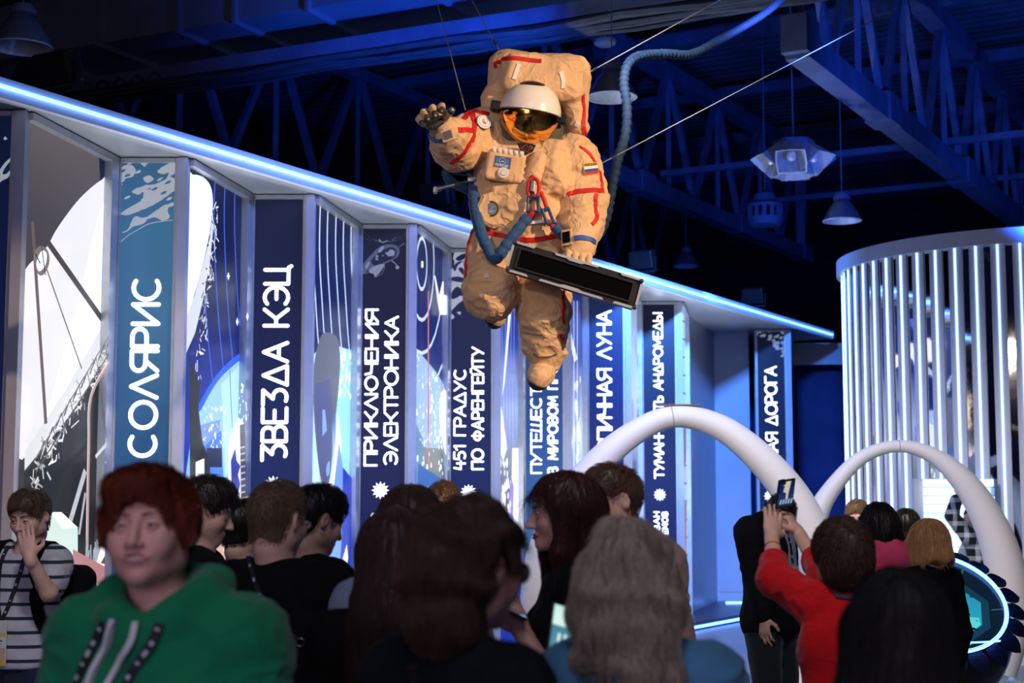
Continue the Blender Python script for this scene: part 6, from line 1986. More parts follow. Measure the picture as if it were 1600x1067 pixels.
    def garment(s, m, sleeve=1.0, hem=0.86, bulk=1.0, folds=0.008, neckr=0.066, jacket=False, h=None, slr=1.0, name='shirt', extra=None, seed=0.0):
        b = bulk * s.wide
        f = Field()
        f.u(sd_ell((0, -0.005, 1.27), (0.172 * b, 0.115 * bulk, 0.20)), 0)
        f.u(sd_ell((0, 0.008, 1.07), (0.160 * b, 0.118 * bulk, 0.20)), 0.06)
        f.u(sd_ell((0, -0.005, 0.92), (0.172 * b, 0.125 * bulk, 0.14)), 0.05)
        f.u(sd_cap(s.sh[-1] + V3(0.03, 0, 0.0), s.sh[1] + V3(-0.03, 0, 0.0), 0.068 * bulk), 0.05)
        for x in (-1, 1):
            f.u(sd_cap(s.neck + V3(x * 0.03, -0.01, -0.02), s.sh[x] + V3(-x * 0.03, 0, 0.012), 0.048 * bulk, 0.055 * bulk), 0.05)
            if s.fem: f.u(sd_ell((x * 0.072, 0.088, 1.245), (0.062, 0.056, 0.064)), 0.04)
        for x, (a, e, w) in s.arms.items():
            if sleeve >= 1:
                f.u(sd_cap(a, e, 0.062 * bulk * slr, 0.053 * bulk * slr, folds, 0.055, seed + x), 0.035)
                w2 = e + (w - e) * (sleeve - 1 if sleeve > 1 else 0.93) if sleeve != 1.0 else e + (w - e) * 0.93
                f.u(sd_cap(e, w2, 0.053 * bulk * slr, 0.042 * bulk * slr, folds, 0.05, seed + x * 2), 0.02)
            else:
                f.u(sd_cap(a, a + (e - a) * sleeve, 0.066 * bulk * slr, 0.066 * bulk * slr, folds * 0.6, 0.06, seed + x), 0.035)
        if extra: extra(f)
        f.s_(sd_cap(s.neck + V3(0, 0.03, 0.0), s.neck + V3(0, 0.02, 0.2), neckr, neckr + 0.03), 0.012)
        f.i(lambda P: hem - P[:, 2], 0.01)
        f.disp(wrinkle(folds * 0.6, 8.0, seed + 3, (1, 1, 0.8)))
        pts = [V3(-0.27 * b, -0.2, hem - 0.03), V3(0.27 * b, 0.22, 1.56)]
        for a, e, w in s.arms.values(): pts += [e + 0.1, e - 0.1, w + 0.08, w - 0.08, a + 0.1, a - 0.1]
        P = np.array(pts)
        o, G = s.emit(name, f, P.min(0), P.max(0), h or s.h * 1.3, m, keep=True)
        s.top = G
        return o
    def trousers(s, m, h=0.02, top=0.96, shoe=None, stride=0.0):
        f = Field()
        f.u(sd_ell((0, -0.005, 0.90), (0.160 * s.wide, 0.115, 0.12)), 0)
        for x in (-1, 1):
            k_ = V3(x * 0.095, 0.03 + x * stride, 0.50); an = V3(x * 0.10, 0.0 + x * stride * 1.6, 0.07)
            f.u(sd_cap((x * 0.085, 0, 0.86), k_, 0.098, 0.068, 0.006, 0.07, 2 + x), 0.04)
            f.u(sd_cap(k_, an, 0.066, 0.054, 0.007, 0.06, 4 + x), 0.02)
        f.i(lambda P: P[:, 2] - top, 0.01)
        s.emit('trousers', f, V3(-0.26, -0.25, 0.0), V3(0.26, 0.28, top + 0.06), h, m)
        for x in (-1, 1):
            g = Field(); o = x * stride * 1.6
            g.u(sd_cap((x * 0.10, -0.03 + o, 0.045), (x * 0.105, 0.13 + o, 0.035), 0.044, 0.038), 0); g.i(lambda P: -P[:, 2] + 0.0, 0.004)
            s.emit('shoe', g, V3(x * 0.1 - 0.08, -0.12 + o, -0.012), V3(x * 0.1 + 0.08, 0.22 + o, 0.12), 0.014, shoe or M_RUB)
    def hit(s, px, py):
        C = s.Lc((0, 0, EYE)); d = s.Lc(at(px, py, float(s.root[1]))) - C; L_ = np.linalg.norm(d); d /= L_
        t = L_ - 0.6; best = (9, t)
        for _ in range(120):
            q = C + d * t; v = float(s.top(q[None])[0])
            if v < best[0]: best = (v, t)
            if v < 0.001 or t > L_ + 0.5: break
            t += max(v * 0.6, 0.001)
        return C + d * best[1]
    def strap(s, name, pts, w, m, thick=0.002, off=0.004, parent=None, closed=False, n=6):
        return ribbon(name, s.top, pts, w, m, parent or s.obj, thick, off, n, 3, s.W, closed)

# hair fields in head space
def strands(amp, fr=55.0, fz=7.0, seed=0.0):
    st = np.array((fr, fr, fz), np.float32)
    def g(P):
        w = noise(P * 9 + 4.2 + seed)
        return -amp * noise(P * st + seed + w[:, None] * 1.2) * 1.6
    return g
def hair_short(t=0.012, top=0.010, front=0.0, nape=0.045, ear=True, seed=0.0, amp=0.003):
    f = Field()
    f.u(sd_ell((0, -0.014, 0.027), (0.0765 + t, 0.100 + t, 0.092 + t)), 0)
    if top: f.u(sd_ell((0, 0.01 + front, 0.060), (0.068 + top * 0.4, 0.082 + top * 0.4, 0.058 + top)), 0.02)
    f.u(sd_ell((0, -0.044, -0.052), (0.060, 0.036 + t, 0.062)), 0.02)
    f.s_(sd_ell((0, 0.125, -0.032), (0.088, 0.090, 0.102)), 0.010)
    f.i(lambda P: 0.52 * P[:, 1] - P[:, 2] - nape, 0.012)
    if ear:
        for x in (-1, 1): f.s_(sd_ell((x * 0.084, -0.002, -0.022), (0.026, 0.036, 0.044)), 0.010)
    f.disp(strands(amp, 55, 12, seed))
    return f
def hair_bob(seed=0.0, ln=0.13, w=0.100, amp=0.004, face=0.062):
    f = Field()
    f.u(sd_ell((0, -0.014, 0.03), (0.094, 0.116, 0.104)), 0)
    f.u(sd_cap((0, -0.03, -0.01), (0, -0.035, -ln + 0.03), 0.098, w), 0.04)
    for x in (-1, 1): f.u(sd_cap((x * 0.075, 0.035, 0.02), (x * 0.080, 0.035, -ln + 0.02), 0.030, 0.030), 0.03)
    f.s_(sd_ell((0, 0.135, -0.05), (face, 0.088, 0.115)), 0.012)
    f.s_(sd_cap((0, 0.06, -0.05), (0, 0.06, -0.25), face * 0.9, face * 0.8), 0.015)
    f.i(lambda P: -P[:, 2] - ln + 0.01 * np.sin(P[:, 0] * 60), 0.012)
    f.disp(strands(amp, 50, 6, seed))
    return f
def hair_long(seed=0.0, ln=0.42, w=0.098, amp=0.005, lock=0.3, face=0.062, wave=0.0):
    f = Field()
    f.u(sd_ell((0, -0.014, 0.03), (0.092, 0.116, 0.105)), 0)
    f.u(sd_cap((0, -0.040, -0.01), (0, -0.070, -0.16), 0.096, w), 0.04)
    f.u(sd_ell((0, -0.095, -0.5 * ln - 0.05), (w * 1.15, 0.060, 0.5 * ln + 0.03)), 0.05)
    for x in (-1, 1):
        f.u(sd_cap((x * 0.075, 0.030, 0.02), (x * 0.088, 0.030, -0.12), 0.030, 0.030), 0.03)
        f.u(sd_cap((x * 0.088, 0.030, -0.12), (x * 0.105, 0.045, -lock), 0.030, 0.020), 0.03)
    f.s_(sd_ell((0, 0.135, -0.05), (face, 0.088, 0.115)), 0.012)
    f.s_(sd_cap((0, 0.07, -0.06), (0, 0.09, -0.35), face * 0.95, face * 0.9), 0.015)
    if wave: f.disp(lambda P: wave * np.sin(P[:, 2] * 55 + noise(P * 6) * 6))
    f.disp(strands(amp, 50, 4.5, seed))
    return f
HB = ((-0.16, -0.20, -0.16), (0.16, 0.16, 0.19))

K_BLACK = cloth('black', (0.0055, 0.0055, 0.007), var=0.3, sheen=0.0, rough=0.95)
K_DARK = cloth('dark_navy', (0.012, 0.014, 0.020), var=0.3)
K_JEANS = cloth('blue_jeans', rgb(34, 44, 66), bump=0.3, bscale=160)
K_TROUS = cloth('dark_trousers', (0.010, 0.011, 0.013), sheen=0.0)
K_LANY = mat('lanyard_webbing', (0.015, 0.017, 0.024), 0.7, var=0.3, vscale=30)
K_PRINT = mat('lanyard_lettering', rgb(190, 200, 215), 0.7, var=0.1)
def lanyard(p, pts, w=0.018, marks=6):
    o = p.strap('lanyard', pts, w, K_LANY)
    Q = catmull(pts, 6)
    for k in range(marks):
        i = int((k + 0.6) / marks * (len(Q) - 2)); a, b = Q[i], Q[i + 1]
        p.strap('lanyard_print', [a, a + (b - a).normalized() * (0.005 + 0.004 * (k % 3))], w * 0.42, K_PRINT, 0.0035, 0.005, o, n=2)

# --- striped T-shirt man rubbing his face
p = Person('man in a striped T-shirt covering his face with one hand at the left edge', 47, 806, 7.3, -12, 0.006, tor=40, yaw=-4, pitch=-16)
p.head(1.03); p.hang(1)
p.arm(-1, p.pix(76, 926, 7.06), p.pix(47, 872, 6.98), hand=p.pix(36, 812, 7.04) - p.pix(47, 872, 6.98), n=(0.25, -1, 0.1), curl=0.12, thumb=1)
p.finish_skin(SKIN)
p.face_details(hair_mat('brown', rgb(104, 80, 62)))
p.hair(hair_short(0.008, 0.016, 0.012, 0.05, seed=1), *HB, hair_mat('brown', rgb(104, 80, 62)))
K_STR = cloth('striped_cotton', rgb(196, 196, 204))
nt = K_STR.node_tree
ge = nt.nodes.new('ShaderNodeTexCoord'); sx_ = nt.nodes.new('ShaderNodeSeparateXYZ'); nt.links.new(ge.outputs['Object'], sx_.inputs[0])
mm = nt.nodes.new('ShaderNodeMath'); mm.operation = 'MULTIPLY'; mm.inputs[1].default_value = 15.5; nt.links.new(sx_.outputs['Z'], mm.inputs[0])
fr = nt.nodes.new('ShaderNodeMath'); fr.operation = 'FRACT'; nt.links.new(mm.outputs[0], fr.inputs[0])
lt = nt.nodes.new('ShaderNodeMath'); lt.operation = 'LESS_THAN'; lt.inputs[1].default_value = 0.24; nt.links.new(fr.outputs[0], lt.inputs[0])
mx = nt.nodes.new('ShaderNodeMix'); mx.data_type = 'RGBA'; nt.links.new(lt.outputs[0], mx.inputs['Factor'])
bs = nt.nodes['Principled BSDF']; src = bs.inputs['Base Color'].links[0].from_socket
nt.links.new(src, mx.inputs['A']); mx.inputs['B'].default_value = (*rgb(38, 54, 70), 1); nt.links.new(mx.outputs['Result'], bs.inputs['Base Color'])
p.garment(K_STR, 0.62, 0.90, 1.08, 0.010, seed=1)
p.trousers(K_JEANS, 0.014)
o1 = p
# backpack on his back, straps over the shoulders
bpk = thing('backpack', 'black backpack worn by the striped T-shirt man', 'backpack', tuple(p.W(V3(-0.05, -0.2, 1.15))))
G = Field(); G.u(sd_box(V3(-0.07, -0.22, 1.14), (0.18, 0.085, 0.23), 0.07), 0); G.u(sd_box(V3(-0.07, -0.30, 1.06), (0.13, 0.03, 0.12), 0.03), 0.02); G.disp(wrinkle(0.006, 8, 3))
v, q = sdf_mesh(G, (-0.30, -0.36, 0.86), (0.16, -0.08, 1.42), 0.012); obj_np('pack_body', p.W(v), q, K_BLACK, bpk)
for x in (-1, 1):
    ribbon('shoulder_strap', p.top, [V3(x * 0.11, -0.10, 1.40), V3(x * 0.115, -0.02, 1.47), V3(x * 0.115, 0.07, 1.38), V3(x * 0.125, 0.12, 1.25), V3(x * 0.155, 0.08, 1.10), V3(x * 0.165, 0.0, 1.02)], 0.055, K_BLACK, bpk, 0.008, 0.006, 6, 3, p.W)
lanyard(p, [V3(-0.05, 0.04, 1.46), V3(-0.045, 0.12, 1.34), V3(-0.01, 0.13, 1.22), V3(0.03, 0.13, 1.13)], 0.02, 5)
lanyard(p, [V3(0.06, 0.04, 1.46), V3(0.07, 0.12, 1.34), V3(0.06, 0.13, 1.22), V3(0.045, 0.13, 1.13)], 0.02, 5)
c = p.W(V3(0.045, 0.155, 1.05)); ax = [Vector(p.R[:, i]) for i in range(3)]
P = Print(Vector(c) + ax[0] * 0.05 - ax[2] * 0.13 + ax[1] * 0.004, -ax[0], 0.10, 0.20)
m = MB(); m.box(Vector(c) - ax[2] * 0.03, (0.105, 0.004, 0.205), ax); bd_ = m.build('badge', M_TAGW, p.obj)
P.bg([(0, rgb(206, 210, 206)), (0.25, rgb(206, 208, 206)), (0.26, rgb(206, 196, 90)), (0.34, rgb(206, 196, 90)), (0.35, rgb(214, 216, 220)), (0.6, rgb(214, 216, 220)), (0.61, rgb(206, 170, 150)), (0.88, rgb(206, 180, 140)), (0.89, rgb(210, 190, 60)), (1, rgb(210, 190, 60))])
P.polyuv([(.012, .085), (.035, .085), (.035, .12), (.012, .12)], rgb(90, 80, 84)); P.lineuv([(.045, .112), (.085, .112)], .006, rgb(70, 74, 90)); P.lineuv([(.045, .098), (.08, .098)], .004, rgb(90, 94, 110))
P.build('badge_print', M_PATCH, bd_)

# --- smiling woman in the green hoodie
RED_H = hair_mat('copper', rgb(146, 62, 34), rgb(66, 24, 15), 0.45)
p = Person('smiling woman with short copper hair in a green hoodie at front left', 236, 828, 3.15, -10, 0.0037, tor=262, yaw=4, pitch=6, roll=3, female=True, wide=1.06)
p.head(1.08, True); p.hang(1); p.hang(-1)
p.finish_skin(SKIN2)
p.face_details(mat('brow_copper', rgb(128, 88, 74), 0.7), mat('iris_grey', rgb(74, 84, 92), 0.2), mat('lip_rose', rgb(186, 112, 112), 0.4, var=0.05), True)
f = Field()
f.u(sd_ell((0, -0.014, 0.028), (0.090, 0.112, 0.104)), 0)
f.u(sd_ell((0.015, 0.040, 0.080), (0.070, 0.064, 0.042)), 0.03)
for x in (-1, 1): f.u(sd_cap((x * 0.078, 0.014, 0.03), (x * 0.080, 0.024, -0.020), 0.020, 0.012), 0.02)
f.s_(sd_ell((-0.010, 0.128, -0.036), (0.076, 0.086, 0.098)), 0.010)
f.i(lambda P: 0.45 * P[:, 1] - P[:, 2] - 0.045, 0.015)
for x in (-1, 1): f.s_(sd_ell((x * 0.090, -0.002, -0.040), (0.026, 0.034, 0.038)), 0.012)
f.disp(strands(0.006, 38, 10, 3.3))
p.hair(f, *HB, RED_H, strand=(9000, 0.040, 'short'))
K_GREEN = cloth('green_fleece', rgb(12, 120, 78), 0.2, 60, 0.08)
def hood(f):
    n = p.neck
    ringpath(f, [n + V3(*q) for q in ((0, 0.095, -0.055), (0.055, 0.075, -0.02), (0.092, 0.02, 0.022), (0.085, -0.06, 0.045), (0, -0.10, 0.05), (-0.085, -0.06, 0.045), (-0.092, 0.02, 0.022), (-0.055, 0.075, -0.02))], 0.036, 0.03)
    f.u(sd_ell(n + V3(0, -0.11, -0.05), (0.12, 0.06, 0.10)), 0.04)
p.garment(K_GREEN, 1.9, 0.84, 1.16, 0.012, neckr=0.060, extra=hood, seed=4, name='hoodie')
p.trousers(K_JEANS)
K_CORD = mat('white_drawcord', rgb(206, 208, 216), 0.7, var=0.05)
for pts in ([(180, 970), (172, 1000), (159, 1030), (143, 1066), (138, 1084)], [(214, 977), (207, 1002), (192, 1032), (173, 1066), (168, 1084)]):
    p.strap('drawcord', [p.hit(*q) for q in pts], 0.011, K_CORD, 0.008, 0.006)
lanyard(p, [p.hit(*q) for q in ((163, 974), (150, 1002), (136, 1032), (124, 1060), (118, 1084))], 0.02, 6)
lanyard(p, [p.hit(*q) for q in ((250, 974), (238, 1002), (220, 1030), (202, 1060), (192, 1084))], 0.02, 6)
p.strap('chest_logo', [V3(-0.07, 0.2, 1.22), V3(-0.02, 0.2, 1.215)], 0.055, mat('ochre_print', rgb(110, 84, 40), 0.8), 0.001, 0.003)

# --- dark-haired man in profile behind her
BR_D = hair_mat('darkbrown', rgb(40, 30, 26)); BLK = hair_mat('black', rgb(18, 15, 15), None, 0.38)
p = Person('dark-haired man in profile behind the green hoodie woman', 318, 798, 5.75, 96, 0.0065, pitch=-16)
p.head(1.02); p.hang(1); p.hang(-1); p.finish_skin(SKIN); p.face_details(BR_D)
p.hair(hair_short(0.008, 0.018, 0.010, 0.05, seed=2), *HB, BR_D)
p.garment(K_BLACK, 1.9, 0.88, 1.1, seed=2, h=0.012); p.trousers(K_TROUS)

# --- short dark-haired visitor, low head
p = Person('dark-haired visitor seen from behind between two men near the blue light box', 382, 828, 6.45, 150, 0.008, pitch=-14)
p.head(1.0); p.hang(1); p.hang(-1); p.finish_skin(SKIN)
p.hair(hair_short(0.014, 0.014, 0.0, 0.045, seed=5), *HB, BLK)
p.garment(K_BLACK, 0.6, 0.88, 1.0, seed=3, h=0.013); p.trousers(K_TROUS)

# --- blond man with glasses from behind
BLND = hair_mat('shornblond', rgb(128, 104, 82), rgb(86, 68, 56), 0.6)
p = Person('shorn blond man with glasses and lanyard in a black T-shirt seen from behind', 434, 812, 4.95, 152, 0.0055, tor=440, pitch=-8, wide=1.12)
p.head(1.04); p.hang(-1)
p.arm(1, p.pix(520, 1015, 4.95), p.pix(462, 1040, 5.18), n=(0, 0, -1), curl=0.4, r=1.18)
p.finish_skin(SKIN)
p.hair(hair_short(0.0035, 0.006, 0.0, 0.06, seed=6, amp=0.001), *HB, BLND, strand=(5000, 0.010, 'short'))
p.glasses(False)
p.garment(K_BLACK, 0.72, 0.86, 1.16, 0.010, seed=5); p.trousers(K_TROUS)
lanyard(p, [p.hit(388, 864), p.hit(394, 890), p.hit(410, 935), p.hit(436, 975), p.hit(466, 1000)], 0.016, 7)
m = MB(); c = Vector(p.W(p.hit(470, 1003))) + Vector((0, -0.012, 0)); m.tube([c + Vector((0.012 * math.cos(t), 0, 0.012 * math.sin(t))) for t in np.linspace(0, 2 * PI, 18, endpoint=False)], 0.0018, 6, closed=True); m.build('lanyard_ring', M_METAL, p.obj, True)

# --- dark-haired man with earring
p = Person('dark-haired man with a small earring looking down to the right', 494, 812, 5.6, 128, 0.006, pitch=-18, tor=488)
p.head(1.0); p.hang(-1)
p.arm(1, p.pix(548, 1000, 5.5), p.pix(545, 935, 5.75), hand=p.pix(532, 905, 5.85) - p.pix(545, 935, 5.75), n=(-0.4, 0.3, 0.2), curl=0.7)
p.finish_skin(SKIN)
p.hair(hair_short(0.007, 0.018, 0.006, 0.045, seed=7), *HB, BLK)
m = MB(); c = Vector(p.W(p.H(0.083, -0.008, -0.042))); m.tube([c + Vector((0.007 * math.cos(t), 0.003 * math.sin(t), 0.007 * math.sin(t))) for t in np.linspace(0, 2 * PI, 14, endpoint=False)], 0.0016, 6, closed=True); m.build('earring', M_METAL, p.obj, True)
p.garment(K_BLACK, 1.9, 0.86, 1.12, 0.010, seed=6); p.trousers(K_TROUS)
for o_ in (0.0, 0.012):
    a_, e_, w_ = p.arms[1]
    p.strap('sleeve_stripe', [a_ + V3(0.07, 0.0 + o_, 0.02), (a_ + e_) / 2 + V3(0.07, o_, 0), e_ + V3(0.06, o_, 0), e_ * 0.4 + w_ * 0.6 + V3(0.05, o_, 0)], 0.004, K_PRINT, 0.002, 0.003)

# --- two long-haired women from behind
p = Person('woman with long brown hair, farther of the two seen from behind', 642, 826, 4.5, 176, 0.007, female=True)
p.head(0.95); p.hang(1); p.hang(-1); p.finish_skin(SKIN)
p.hair(hair_long(1.0, 0.40), (-0.17, -0.22, -0.50), (0.17, 0.16, 0.19), hair_mat('umber', rgb(76, 56, 48)), strand=(4000, 0.16, 'long'))
p.garment(cloth('pale_blue_top', rgb(130, 150, 176)), 1.9, 0.86, 1.0, seed=7, h=0.012); p.trousers(K_TROUS)
p = Person('woman with long straight dark brown hair and black top, nearer of two from behind', 618, 868, 3.95, 178, 0.006, female=True)
p.head(0.95); p.hang(1); p.hang(-1); p.finish_skin(SKIN)
p.hair(hair_long(2.0, 0.46, 0.100), (-0.17, -0.22, -0.56), (0.17, 0.16, 0.19), hair_mat('darkumber', rgb(70, 50, 44)), strand=(6000, 0.16, 'long'))
p.garment(K_BLACK, 1.9, 0.86, 1.02, seed=8, h=0.012); p.trousers(K_TROUS)

# --- curly-haired visitor far behind
p = Person('visitor with curly light brown hair in front of the ФАРЕНГЕЙТУ spine', 694, 790, 9.0, 160, 0.009, female=True)
p.head(0.95); p.hang(1); p.hang(-1); p.finish_skin(SKIN)
f = Field(); f.u(sd_ell((0, -0.02, 0.03), (0.098, 0.118, 0.112)), 0); f.s_(sd_ell((0, 0.125, -0.05), (0.066, 0.08, 0.11)), 0.012); f.i(lambda P: -P[:, 2] - 0.07, 0.02); f.disp(lambda P: 0.016 * noise(P * 34) + 0.008 * noise(P * 60))
p.hair(f, *HB, hair_mat('curlybrown', rgb(104, 78, 56)), 0.006)
p.garment(K_DARK, 1.9, 0.86, 1.0, seed=9, h=0.014); p.trousers(K_TROUS)

# --- foreground woman with wavy brown hair and round glasses
WAVY = hair_mat('wavybrown', rgb(84, 58, 46), rgb(34, 22, 18))
p = Person('woman with tied-back wavy brown hair and round glasses seen from behind in the foreground', 738, 886, 2.9, 138, 0.0048, tor=716, pitch=-6, female=True)
p.head(0.98); p.hang(1); p.hang(-1); p.finish_skin(SKIN2)
p.glasses(True)
f = Field()
f.u(sd_ell((0, -0.016, 0.032), (0.094, 0.118, 0.108)), 0)
f.u(sd_ell((-0.01, -0.078, -0.03), (0.094, 0.066, 0.11)), 0.05)
f.u(sd_ell((0.0, -0.072, -0.115), (0.072, 0.050, 0.075)), 0.04)
f.u(sd_cap((0.045, -0.045, -0.08), (0.060, -0.02, -0.17), 0.022, 0.010), 0.02)
f.u(sd_cap((-0.075, 0.02, -0.02), (-0.085, 0.02, -0.17), 0.032, 0.015), 0.03)
f.s_(sd_ell((0.01, 0.130, -0.045), (0.066, 0.084, 0.112)), 0.012)
f.s_(sd_ell((0.088, 0.008, -0.022), (0.030, 0.040, 0.050)), 0.010)
f.s_(sd_ell((0.070, 0.085, -0.045), (0.055, 0.074, 0.100)), 0.012)
f.s_(sd_cap((0, 0.05, -0.06), (0, 0.06, -0.25), 0.055, 0.05), 0.015)
f.disp(lambda P: 0.006 * np.sin(P[:, 2] * 62 + noise(P * 9) * 7)); f.disp(strands(0.006, 42, 8, 6.1))
p.hair(f, (-0.16, -0.22, -0.26), (0.16, 0.16, 0.18), WAVY, strand=(9000, 0.11, 'wavy'))
p.garment(cloth('dark_teal', (0.003, 0.006, 0.008), var=0.2, sheen=0.0, rough=0.95), 1.9, 0.84, 1.05, 0.008, neckr=0.058, seed=10); p.trousers(K_TROUS)

# --- auburn-haired woman in profile
AUB = hair_mat('auburn', rgb(76, 24, 18), rgb(20, 9, 9))
p = Person('woman in profile with long dark auburn hair, dressed in black, holding a phone', 880, 801, 4.95, -84, 0.0055, tor=892, yaw=4, pitch=-4, female=True)
p.head(0.96)
p.arm(1, p.pix(866, 1075, 4.72), p.pix(815, 986, 4.80), hand=p.pix(802, 962, 4.82) - p.pix(815, 986, 4.80), n=(-0.6, 0.2, 0.6), curl=0.55)
p.hang(-1); p.finish_skin(SKIN2)
p.face_details(AUB, None, mat('lip_berry', rgb(150, 56, 66), 0.4, var=0.05))
f = hair_long(3.0, 0.52, 0.095, 0.006, 0.42, 0.060)
f.ops.append(('s', sd_ell((0, 0.118, -0.035), (0.12, 0.098, 0.108)), 0.012))
p.hair(f, (-0.17, -0.24, -0.60), (0.17, 0.16, 0.19), AUB, strand=(6000, 0.15, 'long'))
p.garment(K_BLACK, 1.15, 0.84, 1.0, 0.008, seed=11); p.trousers(K_TROUS)
def phone(label, c, ux, uz, screen, parent=None, w=0.074, h=0.155):
    """slab phone, screen facing ux x uz"""
    ux = Vector(ux).normalized(); uz = Vector(uz); uz = (uz - ux * uz.dot(ux)).normalized(); n = ux.cross(uz)
    r = thing('phone', label, 'phone', tuple(c))
    m = MB(); m.box(c, (w, h, 0.008), (ux, uz, n), 0.003); m.build('phone_case', M_BLACK, r)
    P = Print(Vector(c) - ux * (w / 2 - .004) - uz * (h / 2 - .006) + n * 0.0045, ux, w - .008, h - .012, uz)
    screen(P); P.build('phone_screen', print_mat('phone_glow', 1.0, 0.15), r)
    m = MB(); m.box(Vector(c) - n * 0.005 + uz * (h * .36) - ux * (w * .22), (0.024, 0.032, 0.003), (ux, uz, n), 0.001); m.build('camera_bump', M_GLOSS, r)
    return r
def scr_dim(P): P.bg([(0, rgb(40, 60, 66)), (1, rgb(24, 40, 44))])
phone('dim phone in the hand of the auburn-haired woman', at(803, 954, 4.80), (0.75, 0.1, -0.35), (-0.3, 0.8, 0.2), scr_dim)

# --- man in the beige jacket
p = Person('man with cropped brown hair in a beige jacket facing left', 957, 781, 5.65, -68, 0.0058, tor=996, pitch=-4, wide=1.06)
p.head(1.05); p.hang(1); p.hang(-1); p.finish_skin(SKIN); p.face_details(hair_mat('chestnut', rgb(98, 70, 56)))
p.hair(hair_short(0.005, 0.012, 0.006, 0.055, seed=8, amp=0.002), *HB, hair_mat('chestnut', rgb(98, 70, 56)))
def collar_white(f): pass
K_BEIGE = cloth('beige_wool', rgb(150, 124, 116), 0.2, 150)
p.garment(K_BEIGE, 1.92, 0.78, 1.14, 0.008, neckr=0.070, seed=12, name='jacket')
f = Field(); ringpath(f, [p.neck + V3(*q) for q in ((0, 0.070, -0.03), (0.058, 0.03, 0.0), (0.062, -0.03, 0.022), (0, -0.065, 0.032), (-0.062, -0.03, 0.022), (-0.058, 0.03, 0.0))], 0.022, 0.02)
p.emit('shirt_collar', f, p.neck - 0.13, p.neck + 0.12, 0.006, cloth('white_cotton', rgb(226, 224, 228)))
p.trousers(K_TROUS)

# --- grey-blonde woman in the foreground
GBL = hair_mat('ashblonde', rgb(214, 198, 178), rgb(92, 80, 74), 0.5)
p = Person('ash-blonde woman in a light blue sweater seen from behind in the foreground', 984, 906, 3.3, 168, 0.005, tor=1000, pitch=-14, female=True)
p.head(0.97); p.hang(1)
p.arm(-1, p.pix(905, 1120, 3.25), p.pix(893, 1062, 3.42), hand=p.pix(886, 1022, 3.46) - p.pix(893, 1062, 3.42), n=(0.6, 0.5, 0.2), curl=0.5)
p.finish_skin(SKIN2)
f = Field()
f.u(sd_ell((0, -0.016, 0.034), (0.100, 0.122, 0.110)), 0)
f.u(sd_ell((0, -0.045, -0.07), (0.118, 0.098, 0.15)), 0.05)
f.u(sd_cap((0.08, -0.05, -0.10), (0.110, -0.06, -0.27), 0.046, 0.020), 0.04)
f.u(sd_cap((-0.07, -0.05, -0.10), (-0.100, -0.02, -0.22), 0.046, 0.022), 0.04)
f.u(sd_cap((0.02, -0.10, -0.10), (0.055, -0.115, -0.30), 0.05, 0.014), 0.04)
f.s_(sd_ell((0, 0.135, -0.05), (0.064, 0.09, 0.12)), 0.012); f.s_(sd_cap((0, 0.06, -0.08), (0, 0.06, -0.3), 0.06, 0.06), 0.02)
f.disp(lambda P: 0.008 * np.sin(P[:, 2] * 38 + noise(P * 7) * 7)); f.disp(strands(0.008, 36, 4, 8.8))
p.hair(f, (-0.18, -0.22, -0.36), (0.18, 0.16, 0.19), GBL, strand=(10000, 0.14, 'wavy'))
p.garment(cloth('sky_sweater', rgb(74, 128, 168), 0.3, 70), 1.9, 0.84, 1.1, 0.010, seed=13, name='sweater'); p.trousers(K_TROUS)
def scr_bright(P):
    P.bg([(0, rgb(196, 236, 226)), (0.28, rgb(220, 244, 238)), (0.30, rgb(70, 130, 150)), (1, rgb(90, 160, 190))])
    for u in (.012, .026, .040, .054): P.polyuv([(u, .01), (u + .006, .01), (u + .010, .095), (u + .004, .095)], rgb(220, 244, 236))
phone('bright phone held up by the ash-blonde woman', at(884, 1005, 3.36), (0.90, 0.30, -0.30), (-0.34, 0.25, 0.9), scr_bright, None, 0.085, 0.17)

# --- man in the dark blazer by the arch
p = Person('man in a dark blazer with his head hidden behind raised hands', 1220, 809, 8.8, 52, 0.008, tor=1202, yaw=-44, pitch=-14, tall=1.06)
p.sh[1] = V3(0.19, -0.02, 1.38)
p.head(1.02)
p.arm(1, p.pix(1182, 905, 8.66), p.pix(1192, 962, 8.62), hand=(0.06, 0.1, -1), n=(-1, 0.2, 0), curl=0.3, thumb=-1)
p.hang(-1); p.finish_skin(SKIN)
p.hair(hair_short(0.004, 0.006, 0.0, 0.045, seed=9), *HB, BR_D, strand=(1500, 0.012, 'short'))
p.garment(cloth('charcoal_blazer', (0.007, 0.008, 0.012), 0.2, 140, sheen=0.0), 1.92, 0.80, 1.16, 0.009, neckr=0.062, seed=14, name='blazer')
p.strap('shirt_front', [V3(0.0, 0.09, 1.44), V3(0.0, 0.12, 1.34), V3(0.0, 0.13, 1.20)], 0.075, cloth('pale_shirt', rgb(150, 170, 200)), 0.003, 0.003)
lanyard(p, [V3(0.02, 0.09, 1.42), V3(0.02, 0.14, 1.32), V3(0.01, 0.15, 1.22)], 0.02, 3)
m = MB(); c = Vector(p.W(V3(0.01, 0.155, 1.16))); m.box(c, (0.07, 0.004, 0.10), [Vector(p.R[:, i]) for i in range(3)]); m.build('badge', M_TAGW, p.obj)
p.trousers(cloth('green_black_denim', rgb(34, 42, 48), 0.3, 120), 0.014, 0.92)

# --- woman in red taking a picture
p = Person('woman in a red sweater holding up a phone with both hands', 1311, 868, 5.2, -152, 0.0052, tor=1316, yaw=-6, pitch=14, female=True)
p.sh[-1] = p.pix(1272, 944, 5.2); p.sh[1] = p.pix(1352, 942, 5.22)
p.head(0.98)
